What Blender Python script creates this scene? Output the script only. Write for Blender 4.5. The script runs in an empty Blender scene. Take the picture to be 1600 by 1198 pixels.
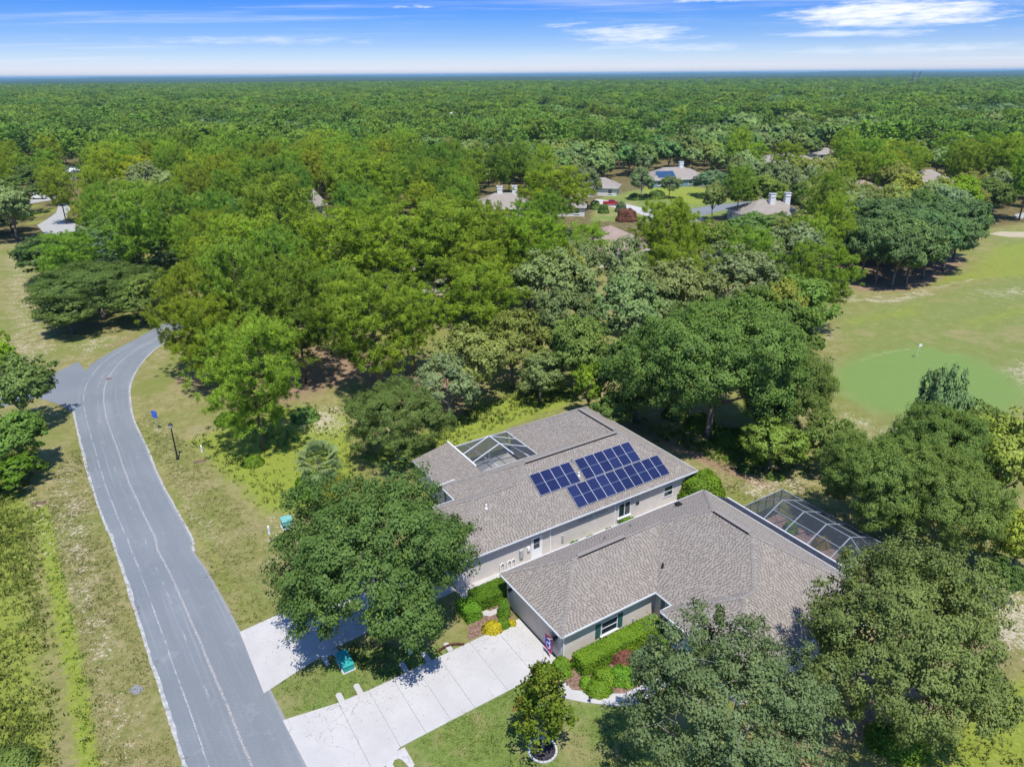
import bpy, math, random
import numpy as np
from mathutils import Vector, Matrix

random.seed(7)
rng = np.random.default_rng(7)
sc = bpy.context.scene
COL = sc.collection
R_ = math.radians

# ------------------------------------------------------------------ camera
HC = 38.5                      # height of the drone
FPX = 1111.0                   # focal length in pixels of a 1600 px wide frame
ROLL = math.atan2(12.0, 1600.0)
PITCH = math.atan((599.0 - 116.0) * math.cos(ROLL) / FPX)
FW = np.array([0, math.cos(PITCH), -math.sin(PITCH)])
_u0 = np.array([0, math.sin(PITCH), math.cos(PITCH)])
_r0 = np.array([1.0, 0, 0])
RT = math.cos(ROLL) * _r0 - math.sin(ROLL) * _u0
UP = math.sin(ROLL) * _r0 + math.cos(ROLL) * _u0
CP = np.array([0, 0, HC])
cd = bpy.data.cameras.new('camera')
cam = bpy.data.objects.new('camera', cd)
COL.objects.link(cam)
cd.sensor_fit = 'HORIZONTAL'
cd.angle = 2 * math.atan(800.0 / FPX)
cd.clip_start = 0.5
cd.clip_end = 60000
M = Matrix(((RT[0], UP[0], -FW[0], 0), (RT[1], UP[1], -FW[1], 0), (RT[2], UP[2], -FW[2], HC), (0, 0, 0, 1)))
cam.matrix_world = M
sc.camera = cam

# ------------------------------------------------------------------ sun, sky, exposure
SUN_EL = R_(67.0)
SUN_AZ = R_(164.0)             # clockwise from +Y
SUN_DIR = Vector((math.sin(SUN_AZ) * math.cos(SUN_EL), math.cos(SUN_AZ) * math.cos(SUN_EL), math.sin(SUN_EL)))
sd = bpy.data.lights.new('sun', 'SUN')
sd.energy = 4.3
sd.angle = R_(0.53)
sd.color = (1.0, 0.965, 0.90)
so = bpy.data.objects.new('sun', sd)
so.rotation_euler = SUN_DIR.to_track_quat('Z', 'Y').to_euler()
so.location = (0, 0, 200)
COL.objects.link(so)

sc.view_settings.view_transform = 'Standard'
sc.view_settings.look = 'None'
sc.view_settings.gamma = 1
sc.view_settings.use_curve_mapping = False
sc.view_settings.exposure = 0.35
sc.render.engine = 'CYCLES'
cy = sc.cycles
cy.max_bounces = 6
cy.diffuse_bounces = 3
cy.glossy_bounces = 2
cy.transmission_bounces = 3
cy.transparent_max_bounces = 12
cy.volume_bounces = 0
cy.use_denoising = True
cy.denoising_prefilter = 'ACCURATE'
cy.caustics_reflective = False
cy.caustics_refractive = False

world = bpy.data.worlds.new('World')
sc.world = world
world.use_nodes = True


class NT:
    """tiny helper for node trees"""
    def __init__(s, tree):
        s.t = tree
        tree.nodes.clear()

    def n(s, kind, **kw):
        nd = s.t.nodes.new(kind)
        for k, v in kw.items():
            if k.startswith('i_'):
                nd.inputs[k[2:].replace('_', ' ')].default_value = v
            else:
                setattr(nd, k, v)
        return nd

    def l(s, a, b):
        s.t.links.new(a, b)

    def val(s, x, sock):
        if hasattr(x, 'is_linked') or hasattr(x, 'links'):
            s.l(x, sock)
        else:
            sock.default_value = x

    def math(s, op, a, b=0.0, c=None, clamp=False):
        nd = s.n('ShaderNodeMath', operation=op, use_clamp=clamp)
        s.val(a, nd.inputs[0])
        s.val(b, nd.inputs[1])
        if c is not None:
            s.val(c, nd.inputs[2])
        return nd.outputs[0]

    def mix(s, f, a, b, mode='MIX'):
        nd = s.n('ShaderNodeMix', data_type='RGBA', blend_type=mode)
        s.val(f, nd.inputs[0])
        for x, i in ((a, 6), (b, 7)):
            if isinstance(x, (tuple, list)):
                nd.inputs[i].default_value = (x[0], x[1], x[2], 1)
            else:
                s.l(x, nd.inputs[i])
        return nd.outputs[2]

    def noise(s, vec, scale, detail=3.0, rough=0.55, out='Fac'):
        nd = s.n('ShaderNodeTexNoise')
        nd.inputs['Scale'].default_value = scale
        nd.inputs['Detail'].default_value = detail
        nd.inputs['Roughness'].default_value = rough
        if vec is not None:
            s.l(vec, nd.inputs['Vector'])
        return nd.outputs[out]

    def step(s, x, a, b):
        nd = s.n('ShaderNodeMapRange', interpolation_type='SMOOTHSTEP')
        s.val(x, nd.inputs[0])
        nd.inputs[1].default_value = a
        nd.inputs[2].default_value = b
        nd.inputs[3].default_value = 0
        nd.inputs[4].default_value = 1
        return nd.outputs[0]

    def ramp(s, x, stops):
        nd = s.n('ShaderNodeValToRGB')
        e = nd.color_ramp.elements
        while len(e) < len(stops):
            e.new(0.5)
        for el, (p, c) in zip(e, stops):
            el.position = p
            el.color = (c[0], c[1], c[2], 1)
        s.l(x, nd.inputs[0])
        return nd.outputs[0]


def build_world():
    w = NT(world.node_tree)
    out = w.n('ShaderNodeOutputWorld')
    bg = w.n('ShaderNodeBackground')
    bg.inputs['Strength'].default_value = 0.148
    sky = w.n('ShaderNodeTexSky', sky_type='NISHITA')
    sky.sun_disc = False
    sky.sun_elevation = SUN_EL
    sky.sun_rotation = SUN_AZ
    sky.altitude = 30
    sky.air_density = 1.0
    sky.dust_density = 0.4
    sky.ozone_density = 2.5
    tc = w.n('ShaderNodeTexCoord')
    sp = w.n('ShaderNodeSeparateXYZ')
    w.l(tc.outputs['Generated'], sp.inputs[0])
    z = sp.outputs[2]
    # clear-air grading by elevation: white at the horizon, saturated blue above
    grade = w.ramp(w.math('MULTIPLY', z, 2.0, clamp=True), [
        (0.0, (0.95, 0.93, 1.22)), (0.024, (0.68, 0.75, 1.10)), (0.045, (0.50, 0.63, 1.0)), (0.067, (0.37, 0.51, 0.93)), (0.091, (0.27, 0.43, 0.87)), (0.115, (0.21, 0.38, 0.83)), (0.136, (0.155, 0.335, 0.81)), (0.179, (0.085, 0.265, 0.79)), (0.30, (0.07, 0.24, 0.70)), (1.0, (0.5, 0.7, 1.0))])
    col = w.mix(1.0, sky.outputs[0], grade, 'MULTIPLY')
    # thin high cloud: direction projected to a layer overhead
    zz = w.math('ADD', w.math('MAXIMUM', z, 0.0), 0.02)
    px = w.math('DIVIDE', sp.outputs[0], zz)
    py = w.math('DIVIDE', sp.outputs[1], zz)
    cv = w.n('ShaderNodeCombineXYZ')
    w.l(w.math('MULTIPLY', px, 0.30), cv.inputs[0])
    w.l(w.math('MULTIPLY', py, 0.85), cv.inputs[1])
    cv.inputs[2].default_value = 3.3
    n1 = w.noise(cv.outputs[0], 0.55, 7, 0.62)
    n2 = w.noise(cv.outputs[0], 0.16, 4, 0.5)
    dens = w.math('MULTIPLY', w.step(n1, 0.46, 0.74), w.step(n2, 0.40, 0.62))
    # the two bright banks up to the right of the view
    def bank(az, el, saz, sel):
        a = w.math('ARCTAN2', sp.outputs[0], sp.outputs[1])
        e = w.math('ARCSINE', z)
        da = w.math('DIVIDE', w.math('SUBTRACT', a, R_(az)), R_(saz))
        de = w.math('DIVIDE', w.math('SUBTRACT', e, R_(el)), R_(sel))
        q = w.math('ADD', w.math('MULTIPLY', da, da), w.math('MULTIPLY', de, de))
        return w.math('EXPONENT', w.math('MULTIPLY', q, -1.0))
    # drawn-out wisps: noise stretched along the horizon
    az_ = w.math('ARCTAN2', sp.outputs[0], sp.outputs[1])
    el_ = w.math('ARCSINE', z)
    c2 = w.n('ShaderNodeCombineXYZ')
    w.l(w.math('MULTIPLY', az_, 9.0), c2.inputs[0])
    w.l(w.math('ADD', w.math('MULTIPLY', el_, 95.0), w.math('MULTIPLY', az_, -4.0)), c2.inputs[1])
    wsp = w.noise(c2.outputs[0], 1.0, 6, 0.62)
    c3 = w.n('ShaderNodeCombineXYZ')
    w.l(w.math('MULTIPLY', az_, 30.0), c3.inputs[0])
    w.l(w.math('MULTIPLY', el_, 160.0), c3.inputs[1])
    fluff = w.noise(c3.outputs[0], 1.0, 5, 0.65)
    wf = w.math('ADD', w.math('MULTIPLY', wsp, 0.6), w.math('MULTIPLY', fluff, 0.4))

    def cloud(az, el, saz, sel, lo, hi, amt):
        return w.math('MULTIPLY', w.step(w.math('ADD', wf, w.math('MULTIPLY', w.math('SUBTRACT', bank(az, el, saz, sel), 1.0), 0.38)), lo, hi), amt)
    d = w.math('MULTIPLY', dens, 0.42)
    for q in ((26.0, 3.45, 7.5, 1.25, 0.25, 0.54, 0.95), (31.0, 4.2, 6.0, 0.4, 0.34, 0.5, 0.85), (13.5, 4.95, 8.0, 0.55, 0.29, 0.52, 0.9), (8.5, 2.6, 7.5, 1.0, 0.32, 0.62, 0.75), (24.0, 2.35, 7.0, 0.3, 0.28, 0.55, 0.6),
              (4.0, 3.2, 5.0, 0.5, 0.42, 0.62, 0.5), (-6.0, 4.4, 4.0, 0.25, 0.4, 0.55, 0.6), (-18.0, 2.25, 16.0, 0.5, 0.36, 0.62, 0.42), (28.0, 1.3, 12.0, 0.4, 0.30, 0.6, 0.45), (12.0, 1.7, 10.0, 0.5, 0.34, 0.62, 0.4)):
        d = w.math('MAXIMUM', d, cloud(*q))
    col = w.mix(d, col, (5.6, 5.75, 6.0))
    w.l(col, bg.inputs['Color'])
    w.l(bg.outputs[0], out.inputs[0])


build_world()


# ------------------------------------------------------------------ placing helpers
def G(x, y, z=0.0):
    """world point at height z that the photograph shows at pixel x, y (1600 px frame)"""
    d = FW + RT * (x - 800) / FPX - UP * (y - 599) / FPX
    return CP + d * ((z - HC) / d[2])


def P(w):
    v = np.asarray(w, float) - CP
    d = v @ FW
    return 800 + FPX * (v @ RT) / d, 599 - FPX * (v @ UP) / d


def height_to(base, ytop):
    lo, hi = 0.2, 60.0
    for _ in range(40):
        m = (lo + hi) / 2
        if P(base + np.array([0, 0, m]))[1] > ytop:
            lo = m
        else:
            hi = m
    return lo


# ------------------------------------------------------------------ object helpers
def tag(o, label=None, cat=None, group=None, kind=None):
    if label: o['label'] = label
    if cat: o['category'] = cat
    if group: o['group'] = group
    if kind: o['kind'] = kind
    return o


def link(name, me, parent=None):
    o = bpy.data.objects.new(name, me)
    COL.objects.link(o)
    if parent is not None:
        o.parent = parent
    return o


def empty(name, loc=(0, 0, 0), rz=0.0):
    o = bpy.data.objects.new(name, None)
    COL.objects.link(o)
    o.location = tuple(float(a) for a in loc)
    o.rotation_euler = (0, 0, rz)
    o.empty_display_size = 0.3
    return o


def kids(o):
    return [c for c in bpy.data.objects if c.parent == o]


class MB:
    """collects polygons, built as one mesh"""
    def __init__(s):
        s.v, s.f, s.m = [], [], []

    def poly(s, pts, m=0):
        b = len(s.v)
        s.v += [tuple(float(c) for c in p) for p in pts]
        s.f.append(tuple(range(b, b + len(pts))))
        s.m.append(m)

    def box(s, x0, x1, y0, y1, z0, z1, m=0):
        b = len(s.v)
        s.v += [(x0, y0, z0), (x1, y0, z0), (x1, y1, z0), (x0, y1, z0), (x0, y0, z1), (x1, y0, z1), (x1, y1, z1), (x0, y1, z1)]
        for q in ((0, 3, 2, 1), (4, 5, 6, 7), (0, 1, 5, 4), (1, 2, 6, 5), (2, 3, 7, 6), (3, 0, 4, 7)):
            s.f.append(tuple(b + i for i in q))
            s.m.append(m)

    def beam(s, p, q, w, h, m=0, up=(0, 0, 1)):
        p, q = Vector(p), Vector(q)
        d = (q - p).normalized()
        u = Vector(up)
        sx = d.cross(u)
        if sx.length < 1e-4:
            sx = d.cross(Vector((1, 0, 0)))
        sx.normalize()
        uz = sx.cross(d).normalized()
        b = len(s.v)
        for e in (p, q):
            for a, c in ((-1, -1), (1, -1), (1, 1), (-1, 1)):
                s.v.append(tuple(e + sx * (a * w / 2) + uz * (c * h / 2)))
        for f in ((0, 1, 2, 3), (7, 6, 5, 4), (0, 4, 5, 1), (1, 5, 6, 2), (2, 6, 7, 3), (3, 7, 4, 0)):
            s.f.append(tuple(b + i for i in f))
            s.m.append(m)

    def tube(s, pts, rad, n=6, m=0, cap=True):
        pts = [Vector(p) for p in pts]
        b = len(s.v)
        prev = None
        for i, p in enumerate(pts):
            d = (pts[min(i + 1, len(pts) - 1)] - pts[max(i - 1, 0)]).normalized()
            a = d.cross(Vector((0.3, 0.9, 0.1)) if abs(d.z) > 0.8 else Vector((0, 0, 1))).normalized()
            if prev is not None and a.dot(prev) < 0:
                a = -a
            prev = a
            c = d.cross(a).normalized()
            r = rad[i] if hasattr(rad, '__len__') else rad
            for k in range(n):
                t = 2 * math.pi * k / n
                s.v.append(tuple(p + a * (math.cos(t) * r) + c * (math.sin(t) * r)))
        for i in range(len(pts) - 1):
            for k in range(n):
                k2 = (k + 1) % n
                s.f.append((b + i * n + k, b + i * n + k2, b + (i + 1) * n + k2, b + (i + 1) * n + k))
                s.m.append(m)
        if cap:
            s.f.append(tuple(b + k for k in reversed(range(n))))
            s.m.append(m)
            s.f.append(tuple(b + (len(pts) - 1) * n + k for k in range(n)))
            s.m.append(m)

    def prism(s, ring, z0, z1, m=0, side=None):
        """closed vertical prism from a counter-clockwise ring of (x, y)"""
        n = len(ring)
        s.poly([(x, y, z1) for x, y in ring], m)
        s.poly([(x, y, z0) for x, y in reversed(ring)], m)
        for i in range(n):
            a, c = ring[i], ring[(i + 1) % n]
            s.poly([(a[0], a[1], z0), (c[0], c[1], z0), (c[0], c[1], z1), (a[0], a[1], z1)], m if side is None else side)

    def lathe(s, prof, n=10, c=(0, 0), m=0):
        b = len(s.v)
        for r, z in prof:
            for k in range(n):
                t = 2 * math.pi * k / n
                s.v.append((c[0] + r * math.cos(t), c[1] + r * math.sin(t), z))
        for i in range(len(prof) - 1):
            for k in range(n):
                k2 = (k + 1) % n
                s.f.append((b + i * n + k, b + i * n + k2, b + (i + 1) * n + k2, b + (i + 1) * n + k))
                s.m.append(m)

    def mesh(s, name, mats, smooth=False):
        me = bpy.data.meshes.new(name)
        me.from_pydata(s.v, [], s.f)
        if not isinstance(mats, (list, tuple)):
            mats = [mats]
        for m in mats:
            me.materials.append(m)
        if len(mats) > 1:
            me.polygons.foreach_set('material_index', s.m)
        if smooth:
            me.polygons.foreach_set('use_smooth', [True] * len(s.f))
        me.update()
        return me

    def build(s, name, mats, parent=None, smooth=False):
        return link(name, s.mesh(name, mats, smooth), parent)


def np_mesh(name, verts, nper, mats, mat_idx=None, cn=None):
    """verts (N*nper,3): N separate faces of nper corners"""
    me = bpy.data.meshes.new(name)
    nv = len(verts)
    nf = nv // nper
    me.vertices.add(nv)
    me.vertices.foreach_set('co', np.ascontiguousarray(verts, np.float32).ravel())
    me.loops.add(nv)
    me.loops.foreach_set('vertex_index', np.arange(nv, dtype=np.int32))
    me.polygons.add(nf)
    me.polygons.foreach_set('loop_start', np.arange(0, nv, nper, dtype=np.int32))
    me.polygons.foreach_set('loop_total', np.full(nf, nper, np.int32))
    for m in (mats if isinstance(mats, (list, tuple)) else [mats]):
        me.materials.append(m)
    if mat_idx is not None:
        me.polygons.foreach_set('material_index', np.asarray(mat_idx, np.int32))
    if cn is not None:
        at = me.attributes.new('cn', 'FLOAT_VECTOR', 'POINT')
        at.data.foreach_set('vector', np.repeat(np.asarray(cn, np.float32), nper, axis=0).ravel())
    me.update(calc_edges=True)
    return me


# ------------------------------------------------------------------ materials
def principled(name, col, rough=0.7, spec=0.3, metal=0.0, noise=None, bump=None):
    m = bpy.data.materials.new(name)
    m.use_nodes = True
    t = NT(m.node_tree)
    o = t.n('ShaderNodeOutputMaterial')
    b = t.n('ShaderNodeBsdfPrincipled')
    t.l(b.outputs[0], o.inputs[0])
    b.inputs['Roughness'].default_value = rough
    b.inputs['Specular IOR Level'].default_value = spec
    b.inputs['Metallic'].default_value = metal
    tc = t.n('ShaderNodeTexCoord')
    if noise:
        sc_, amt = noise
        f = t.noise(tc.outputs['Object'], sc_, 5, 0.6)
        c = t.mix(t.step(f, 0.3, 0.7), tuple(x * (1 - amt) for x in col), tuple(min(1, x * (1 + amt)) for x in col))
        t.l(c, b.inputs['Base Color'])
    else:
        b.inputs['Base Color'].default_value = (*col, 1)
    if bump:
        bs, bd = bump
        bn = t.n('ShaderNodeBump')
        bn.inputs['Distance'].default_value = bd
        bn.inputs['Strength'].default_value = 0.8
        t.l(t.noise(tc.outputs['Object'], bs, 4), bn.inputs['Height'])
        t.l(bn.outputs[0], b.inputs['Normal'])
    return m


def leaf_mat(name, lo, hi, alt, alt_amt=0.12, transl=0.36, inst=0.24):
    """foliage: leaves vary singly; every plant carries its own tint (object colour) and a small shift of its own"""
    m = bpy.data.materials.new(name)
    m.use_nodes = True
    t = NT(m.node_tree)
    o = t.n('ShaderNodeOutputMaterial')
    geo = t.n('ShaderNodeNewGeometry')
    oi = t.n('ShaderNodeObjectInfo')
    tc = t.n('ShaderNodeTexCoord')
    ri = geo.outputs['Random Per Island']
    cl = t.noise(tc.outputs['Object'], 0.55, 2, 0.5)
    mixf = t.math('ADD', t.math('MULTIPLY', ri, 0.5), t.math('MULTIPLY', t.step(cl, 0.3, 0.7), 0.5))
    c = t.mix(mixf, lo, hi)
    c = t.mix(t.math('MULTIPLY', t.step(t.noise(tc.outputs['Object'], 0.9, 2, 0.5), 0.55, 0.72), t.math('GREATER_THAN', ri, 1 - alt_amt * 4)), c, alt)
    hs = t.n('ShaderNodeHueSaturation')
    hs.inputs['Saturation'].default_value = 1.0
    rr = oi.outputs['Random']
    t.l(t.math('ADD', 0.489, t.math('MULTIPLY', rr, 0.028)), hs.inputs['Hue'])
    r2 = t.math('FRACT', t.math('MULTIPLY', rr, 17.31))
    t.l(t.math('ADD', 1 - inst, t.math('MULTIPLY', r2, 2 * inst)), hs.inputs['Value'])
    t.l(c, hs.inputs['Color'])
    rg = t.noise(oi.outputs['Location'], 0.011, 3, 0.6)
    c = t.mix(1.0, hs.outputs[0], t.mix(t.step(rg, 0.36, 0.64), (0.84, 0.92, 1.0), (1.14, 1.08, 0.86)), 'MULTIPLY')
    c = t.mix(1.0, c, oi.outputs['Color'], 'MULTIPLY')
    # a leaf's shading leans towards the way its spray faces
    an = t.n('ShaderNodeAttribute', attribute_name='cn')
    vt = t.n('ShaderNodeVectorTransform', vector_type='VECTOR', convert_from='OBJECT', convert_to='WORLD')
    t.l(an.outputs['Vector'], vt.inputs[0])
    s1 = t.n('ShaderNodeVectorMath', operation='SCALE')
    s1.inputs['Scale'].default_value = 0.30
    t.l(geo.outputs['Normal'], s1.inputs[0])
    ad = t.n('ShaderNodeVectorMath', operation='ADD')
    t.l(s1.outputs[0], ad.inputs[0])
    t.l(vt.outputs[0], ad.inputs[1])
    nz = t.n('ShaderNodeVectorMath', operation='NORMALIZE')
    t.l(ad.outputs[0], nz.inputs[0])
    b = t.n('ShaderNodeBsdfPrincipled')
    b.inputs['Roughness'].default_value = 0.6
    b.inputs['Specular IOR Level'].default_value = 0.2
    t.l(c, b.inputs['Base Color'])
    t.l(nz.outputs[0], b.inputs['Normal'])
    tr = t.n('ShaderNodeBsdfTranslucent')
    t.l(t.mix(1.0, c, (1.15, 1.2, 0.55), 'MULTIPLY'), tr.inputs[0])
    mx = t.n('ShaderNodeMixShader')
    mx.inputs[0].default_value = transl
    t.l(b.outputs[0], mx.inputs[1])
    t.l(tr.outputs[0], mx.inputs[2])
    t.l(mx.outputs[0], o.inputs[0])
    return m


MAT = {}
MAT['oak_leaf'] = leaf_mat('oak_leaf', (0.120, 0.185, 0.044), (0.235, 0.335, 0.078), (0.36, 0.38, 0.08), 0.06, 0.38, 0.24)
MAT['olive_leaf'] = leaf_mat('olive_leaf', (0.150, 0.200, 0.070), (0.315, 0.375, 0.145), (0.42, 0.41, 0.13), 0.06, 0.36, 0.22)
MAT['moss_leaf'] = leaf_mat('moss_leaf', (0.15, 0.215, 0.100), (0.29, 0.36, 0.165), (0.38, 0.38, 0.25), 0.10, 0.36, 0.2)
MAT['pine_leaf'] = leaf_mat('pine_leaf', (0.20, 0.315, 0.030), (0.44, 0.575, 0.052), (0.48, 0.50, 0.07), 0.04, 0.42, 0.20)
MAT['lime_leaf'] = leaf_mat('lime_leaf', (0.12, 0.235, 0.018), (0.27, 0.42, 0.035), (0.34, 0.38, 0.05), 0.05)
MAT['maple_leaf'] = leaf_mat('maple_leaf', (0.15, 0.27, 0.025), (0.34, 0.47, 0.04), (0.58, 0.28, 0.08), 0.10)
MAT['red_leaf'] = leaf_mat('red_leaf', (0.22, 0.085, 0.065), (0.44, 0.18, 0.13), (0.22, 0.22, 0.06), 0.12)
MAT['yellow_leaf'] = leaf_mat('yellow_leaf', (0.40, 0.33, 0.02), (0.68, 0.52, 0.03), (0.20, 0.28, 0.03), 0.08)
MAT['palm_leaf'] = leaf_mat('palm_leaf', (0.17, 0.24, 0.075), (0.37, 0.42, 0.17), (0.50, 0.44, 0.18), 0.10)
MAT['weed_leaf'] = leaf_mat('weed_leaf', (0.165, 0.215, 0.038), (0.31, 0.36, 0.07), (0.40, 0.34, 0.13), 0.12, 0.3)
MAT['pine_far'] = leaf_mat('pine_far', (0.155, 0.275, 0.050), (0.310, 0.450, 0.068), (0.36, 0.42, 0.07), 0.03, 0.40, 0.24)
MAT['oak_far'] = leaf_mat('oak_far', (0.105, 0.185, 0.062), (0.205, 0.310, 0.092), (0.30, 0.34, 0.09), 0.04, 0.36, 0.28)
MAT['olive_far'] = leaf_mat('olive_far', (0.150, 0.220, 0.080), (0.280, 0.370, 0.130), (0.36, 0.38, 0.12), 0.05, 0.36, 0.24)
MAT['straw_leaf'] = leaf_mat('straw_leaf', (0.185, 0.195, 0.060), (0.340, 0.315, 0.130), (0.44, 0.38, 0.21), 0.14, 0.3)
MAT['turf_leaf'] = leaf_mat('turf_leaf', (0.130, 0.195, 0.040), (0.215, 0.275, 0.065), (0.32, 0.29, 0.12), 0.10, 0.3)
MAT['bark'] = principled('bark', (0.17, 0.145, 0.125), 0.9, 0.1, noise=(3, 0.4), bump=(9, 0.03))
MAT['pine_bark'] = principled('pine_bark', (0.16, 0.115, 0.09), 0.9, 0.1, noise=(3, 0.4), bump=(9, 0.03))
MAT['pale_bark'] = principled('pale_bark', (0.30, 0.275, 0.25), 0.9, 0.1, noise=(3, 0.3))
MAT['white'] = principled('white_paint', (0.78, 0.79, 0.80), 0.45, 0.4, noise=(2, 0.04))
MAT['fascia'] = principled('fascia_paint', (0.50, 0.53, 0.56), 0.5, 0.4, noise=(2, 0.06))
MAT['gutter'] = principled('gutter_metal', (0.56, 0.58, 0.60), 0.45, 0.4, noise=(2, 0.06))
MAT['stucco'] = principled('stucco', (0.66, 0.60, 0.53), 0.9, 0.15, noise=(1.2, 0.05), bump=(40, 0.01))
MAT['stucco_b'] = principled('stucco_b', (0.60, 0.55, 0.505), 0.9, 0.15, noise=(1.2, 0.05), bump=(40, 0.01))
MAT['stucco_white'] = principled('stucco_white', (0.68, 0.67, 0.63), 0.9, 0.15, noise=(1.2, 0.05))
MAT['soffit'] = principled('soffit', (0.55, 0.54, 0.52), 0.8, 0.2)
MAT['garage'] = principled('garage_door', (0.62, 0.53, 0.44), 0.6, 0.3, noise=(1.5, 0.05))
MAT['shutter'] = principled('shutter_green', (0.035, 0.12, 0.105), 0.5, 0.4)
MAT['glass'] = principled('window_glass', (0.02, 0.035, 0.045), 0.06, 0.6)
MAT['black'] = principled('black_metal', (0.015, 0.015, 0.017), 0.45, 0.4)
MAT['lead'] = principled('vent_metal', (0.22, 0.22, 0.22), 0.5, 0.4, noise=(6, 0.2))
MAT['alu_white'] = principled('white_aluminium', (0.60, 0.62, 0.66), 0.4, 0.5)
MAT['alu_grey'] = principled('grey_aluminium', (0.27, 0.31, 0.35), 0.4, 0.5)
MAT['alu_dark'] = principled('bronze_aluminium', (0.05, 0.055, 0.065), 0.45, 0.5)
MAT['teal'] = principled('teal_plastic', (0.03, 0.33, 0.30), 0.5, 0.4, noise=(3, 0.1))
MAT['teal_light'] = principled('green_cabinet', (0.16, 0.40, 0.35), 0.5, 0.4, noise=(3, 0.1))
MAT['grey_box'] = principled('grey_metal_box', (0.38, 0.39, 0.40), 0.5, 0.4, noise=(3, 0.1))
MAT['pave_red'] = principled('terracotta_pavers', (0.42, 0.27, 0.22), 0.85, 0.2, noise=(4, 0.18))
MAT['red_edge'] = principled('dark_red_edging', (0.09, 0.03, 0.025), 0.8, 0.2, noise=(4, 0.3))
MAT['mulch'] = principled('mulch', (0.21, 0.135, 0.10), 0.95, 0.1, noise=(5, 0.5), bump=(14, 0.05))
MAT['dark_mulch'] = principled('dark_mulch', (0.045, 0.04, 0.045), 0.95, 0.1, noise=(6, 0.5), bump=(14, 0.04))
MAT['rust'] = principled('rusty_grate', (0.17, 0.10, 0.09), 0.8, 0.2, noise=(8, 0.3))
MAT['blue_sign'] = principled('blue_sign', (0.015, 0.10, 0.62), 0.45, 0.4)
MAT['sign_mark'] = principled('sign_mark', (0.16, 0.30, 0.80), 0.45, 0.4)
MAT['galv'] = principled('galvanised_post', (0.45, 0.46, 0.45), 0.5, 0.4)
MAT['lamp_glass'] = principled('lamp_globe', (0.82, 0.82, 0.80), 0.3, 0.4)
MAT['red_car'] = principled('red_car_paint', (0.36, 0.008, 0.02), 0.25, 0.5)
MAT['tyre'] = principled('tyre', (0.02, 0.02, 0.02), 0.8, 0.2)
MAT['flag_red'] = principled('flag_red', (0.60, 0.03, 0.09), 0.8, 0.1)
MAT['flag_blue'] = principled('flag_blue', (0.10, 0.09, 0.42), 0.8, 0.1)
MAT['flag_white'] = principled('flag_white', (0.8, 0.8, 0.82), 0.8, 0.1)
MAT['tower'] = principled('galvanised_steel', (0.20, 0.23, 0.25), 0.5, 0.4)
MAT['roof_far'] = principled('far_shingles', (0.29, 0.255, 0.225), 0.9, 0.15, noise=(0.8, 0.08), bump=(6, 0.02))
MAT['roof_brown'] = principled('brown_shingles', (0.30, 0.225, 0.19), 0.9, 0.15, noise=(0.8, 0.08), bump=(6, 0.02))
MAT['roof_red'] = principled('red_roof', (0.42, 0.15, 0.09), 0.9, 0.15, noise=(0.8, 0.08))
MAT['roof_white'] = principled('pale_roof', (0.65, 0.65, 0.63), 0.8, 0.15, noise=(0.8, 0.05))
MAT['teal_wall'] = principled('blue_grey_wall', (0.18, 0.28, 0.32), 0.8, 0.2)
MAT['solar_far'] = principled('far_solar', (0.03, 0.075, 0.15), 0.25, 0.5, noise=(2, 0.1))


def mat_screen():
    m = bpy.data.materials.new('insect_screen')
    m.use_nodes = True
    t = NT(m.node_tree)
    o = t.n('ShaderNodeOutputMaterial')
    d = t.n('ShaderNodeBsdfPrincipled')
    d.inputs['Base Color'].default_value = (0.045, 0.056, 0.075, 1)
    d.inputs['Roughness'].default_value = 0.6
    tr = t.n('ShaderNodeBsdfTransparent')
    mx = t.n('ShaderNodeMixShader')
    mx.inputs[0].default_value = 0.46
    t.l(tr.outputs[0], mx.inputs[1])
    t.l(d.outputs[0], mx.inputs[2])
    t.l(mx.outputs[0], o.inputs[0])
    return m


def mat_shingle(name, a, b, c):
    m = bpy.data.materials.new(name)
    m.use_nodes = True
    t = NT(m.node_tree)
    o = t.n('ShaderNodeOutputMaterial')
    bs = t.n('ShaderNodeBsdfPrincipled')
    bs.inputs['Roughness'].default_value = 0.93
    bs.inputs['Specular IOR Level'].default_value = 0.12
    g = t.n('ShaderNodeNewGeometry')
    tc = t.n('ShaderNodeTexCoord')
    col = t.ramp(g.outputs['Random Per Island'], [(0.0, a), (0.38, b), (0.62, b), (1.0, c)])
    big = t.noise(tc.outputs['Object'], 0.35, 4, 0.6)
    col = t.mix(t.math('MULTIPLY', t.step(big, 0.35, 0.7), 0.35), col, tuple(x * 1.1 for x in b))
    gr = t.noise(tc.outputs['Object'], 18.0, 2, 0.6)
    col = t.mix(0.5, col, t.mix(gr, (0.6, 0.6, 0.6), (1.4, 1.4, 1.4)), 'MULTIPLY')
    t.l(col, bs.inputs['Base Color'])
    t.l(bs.outputs[0], o.inputs[0])
    return m


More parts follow.
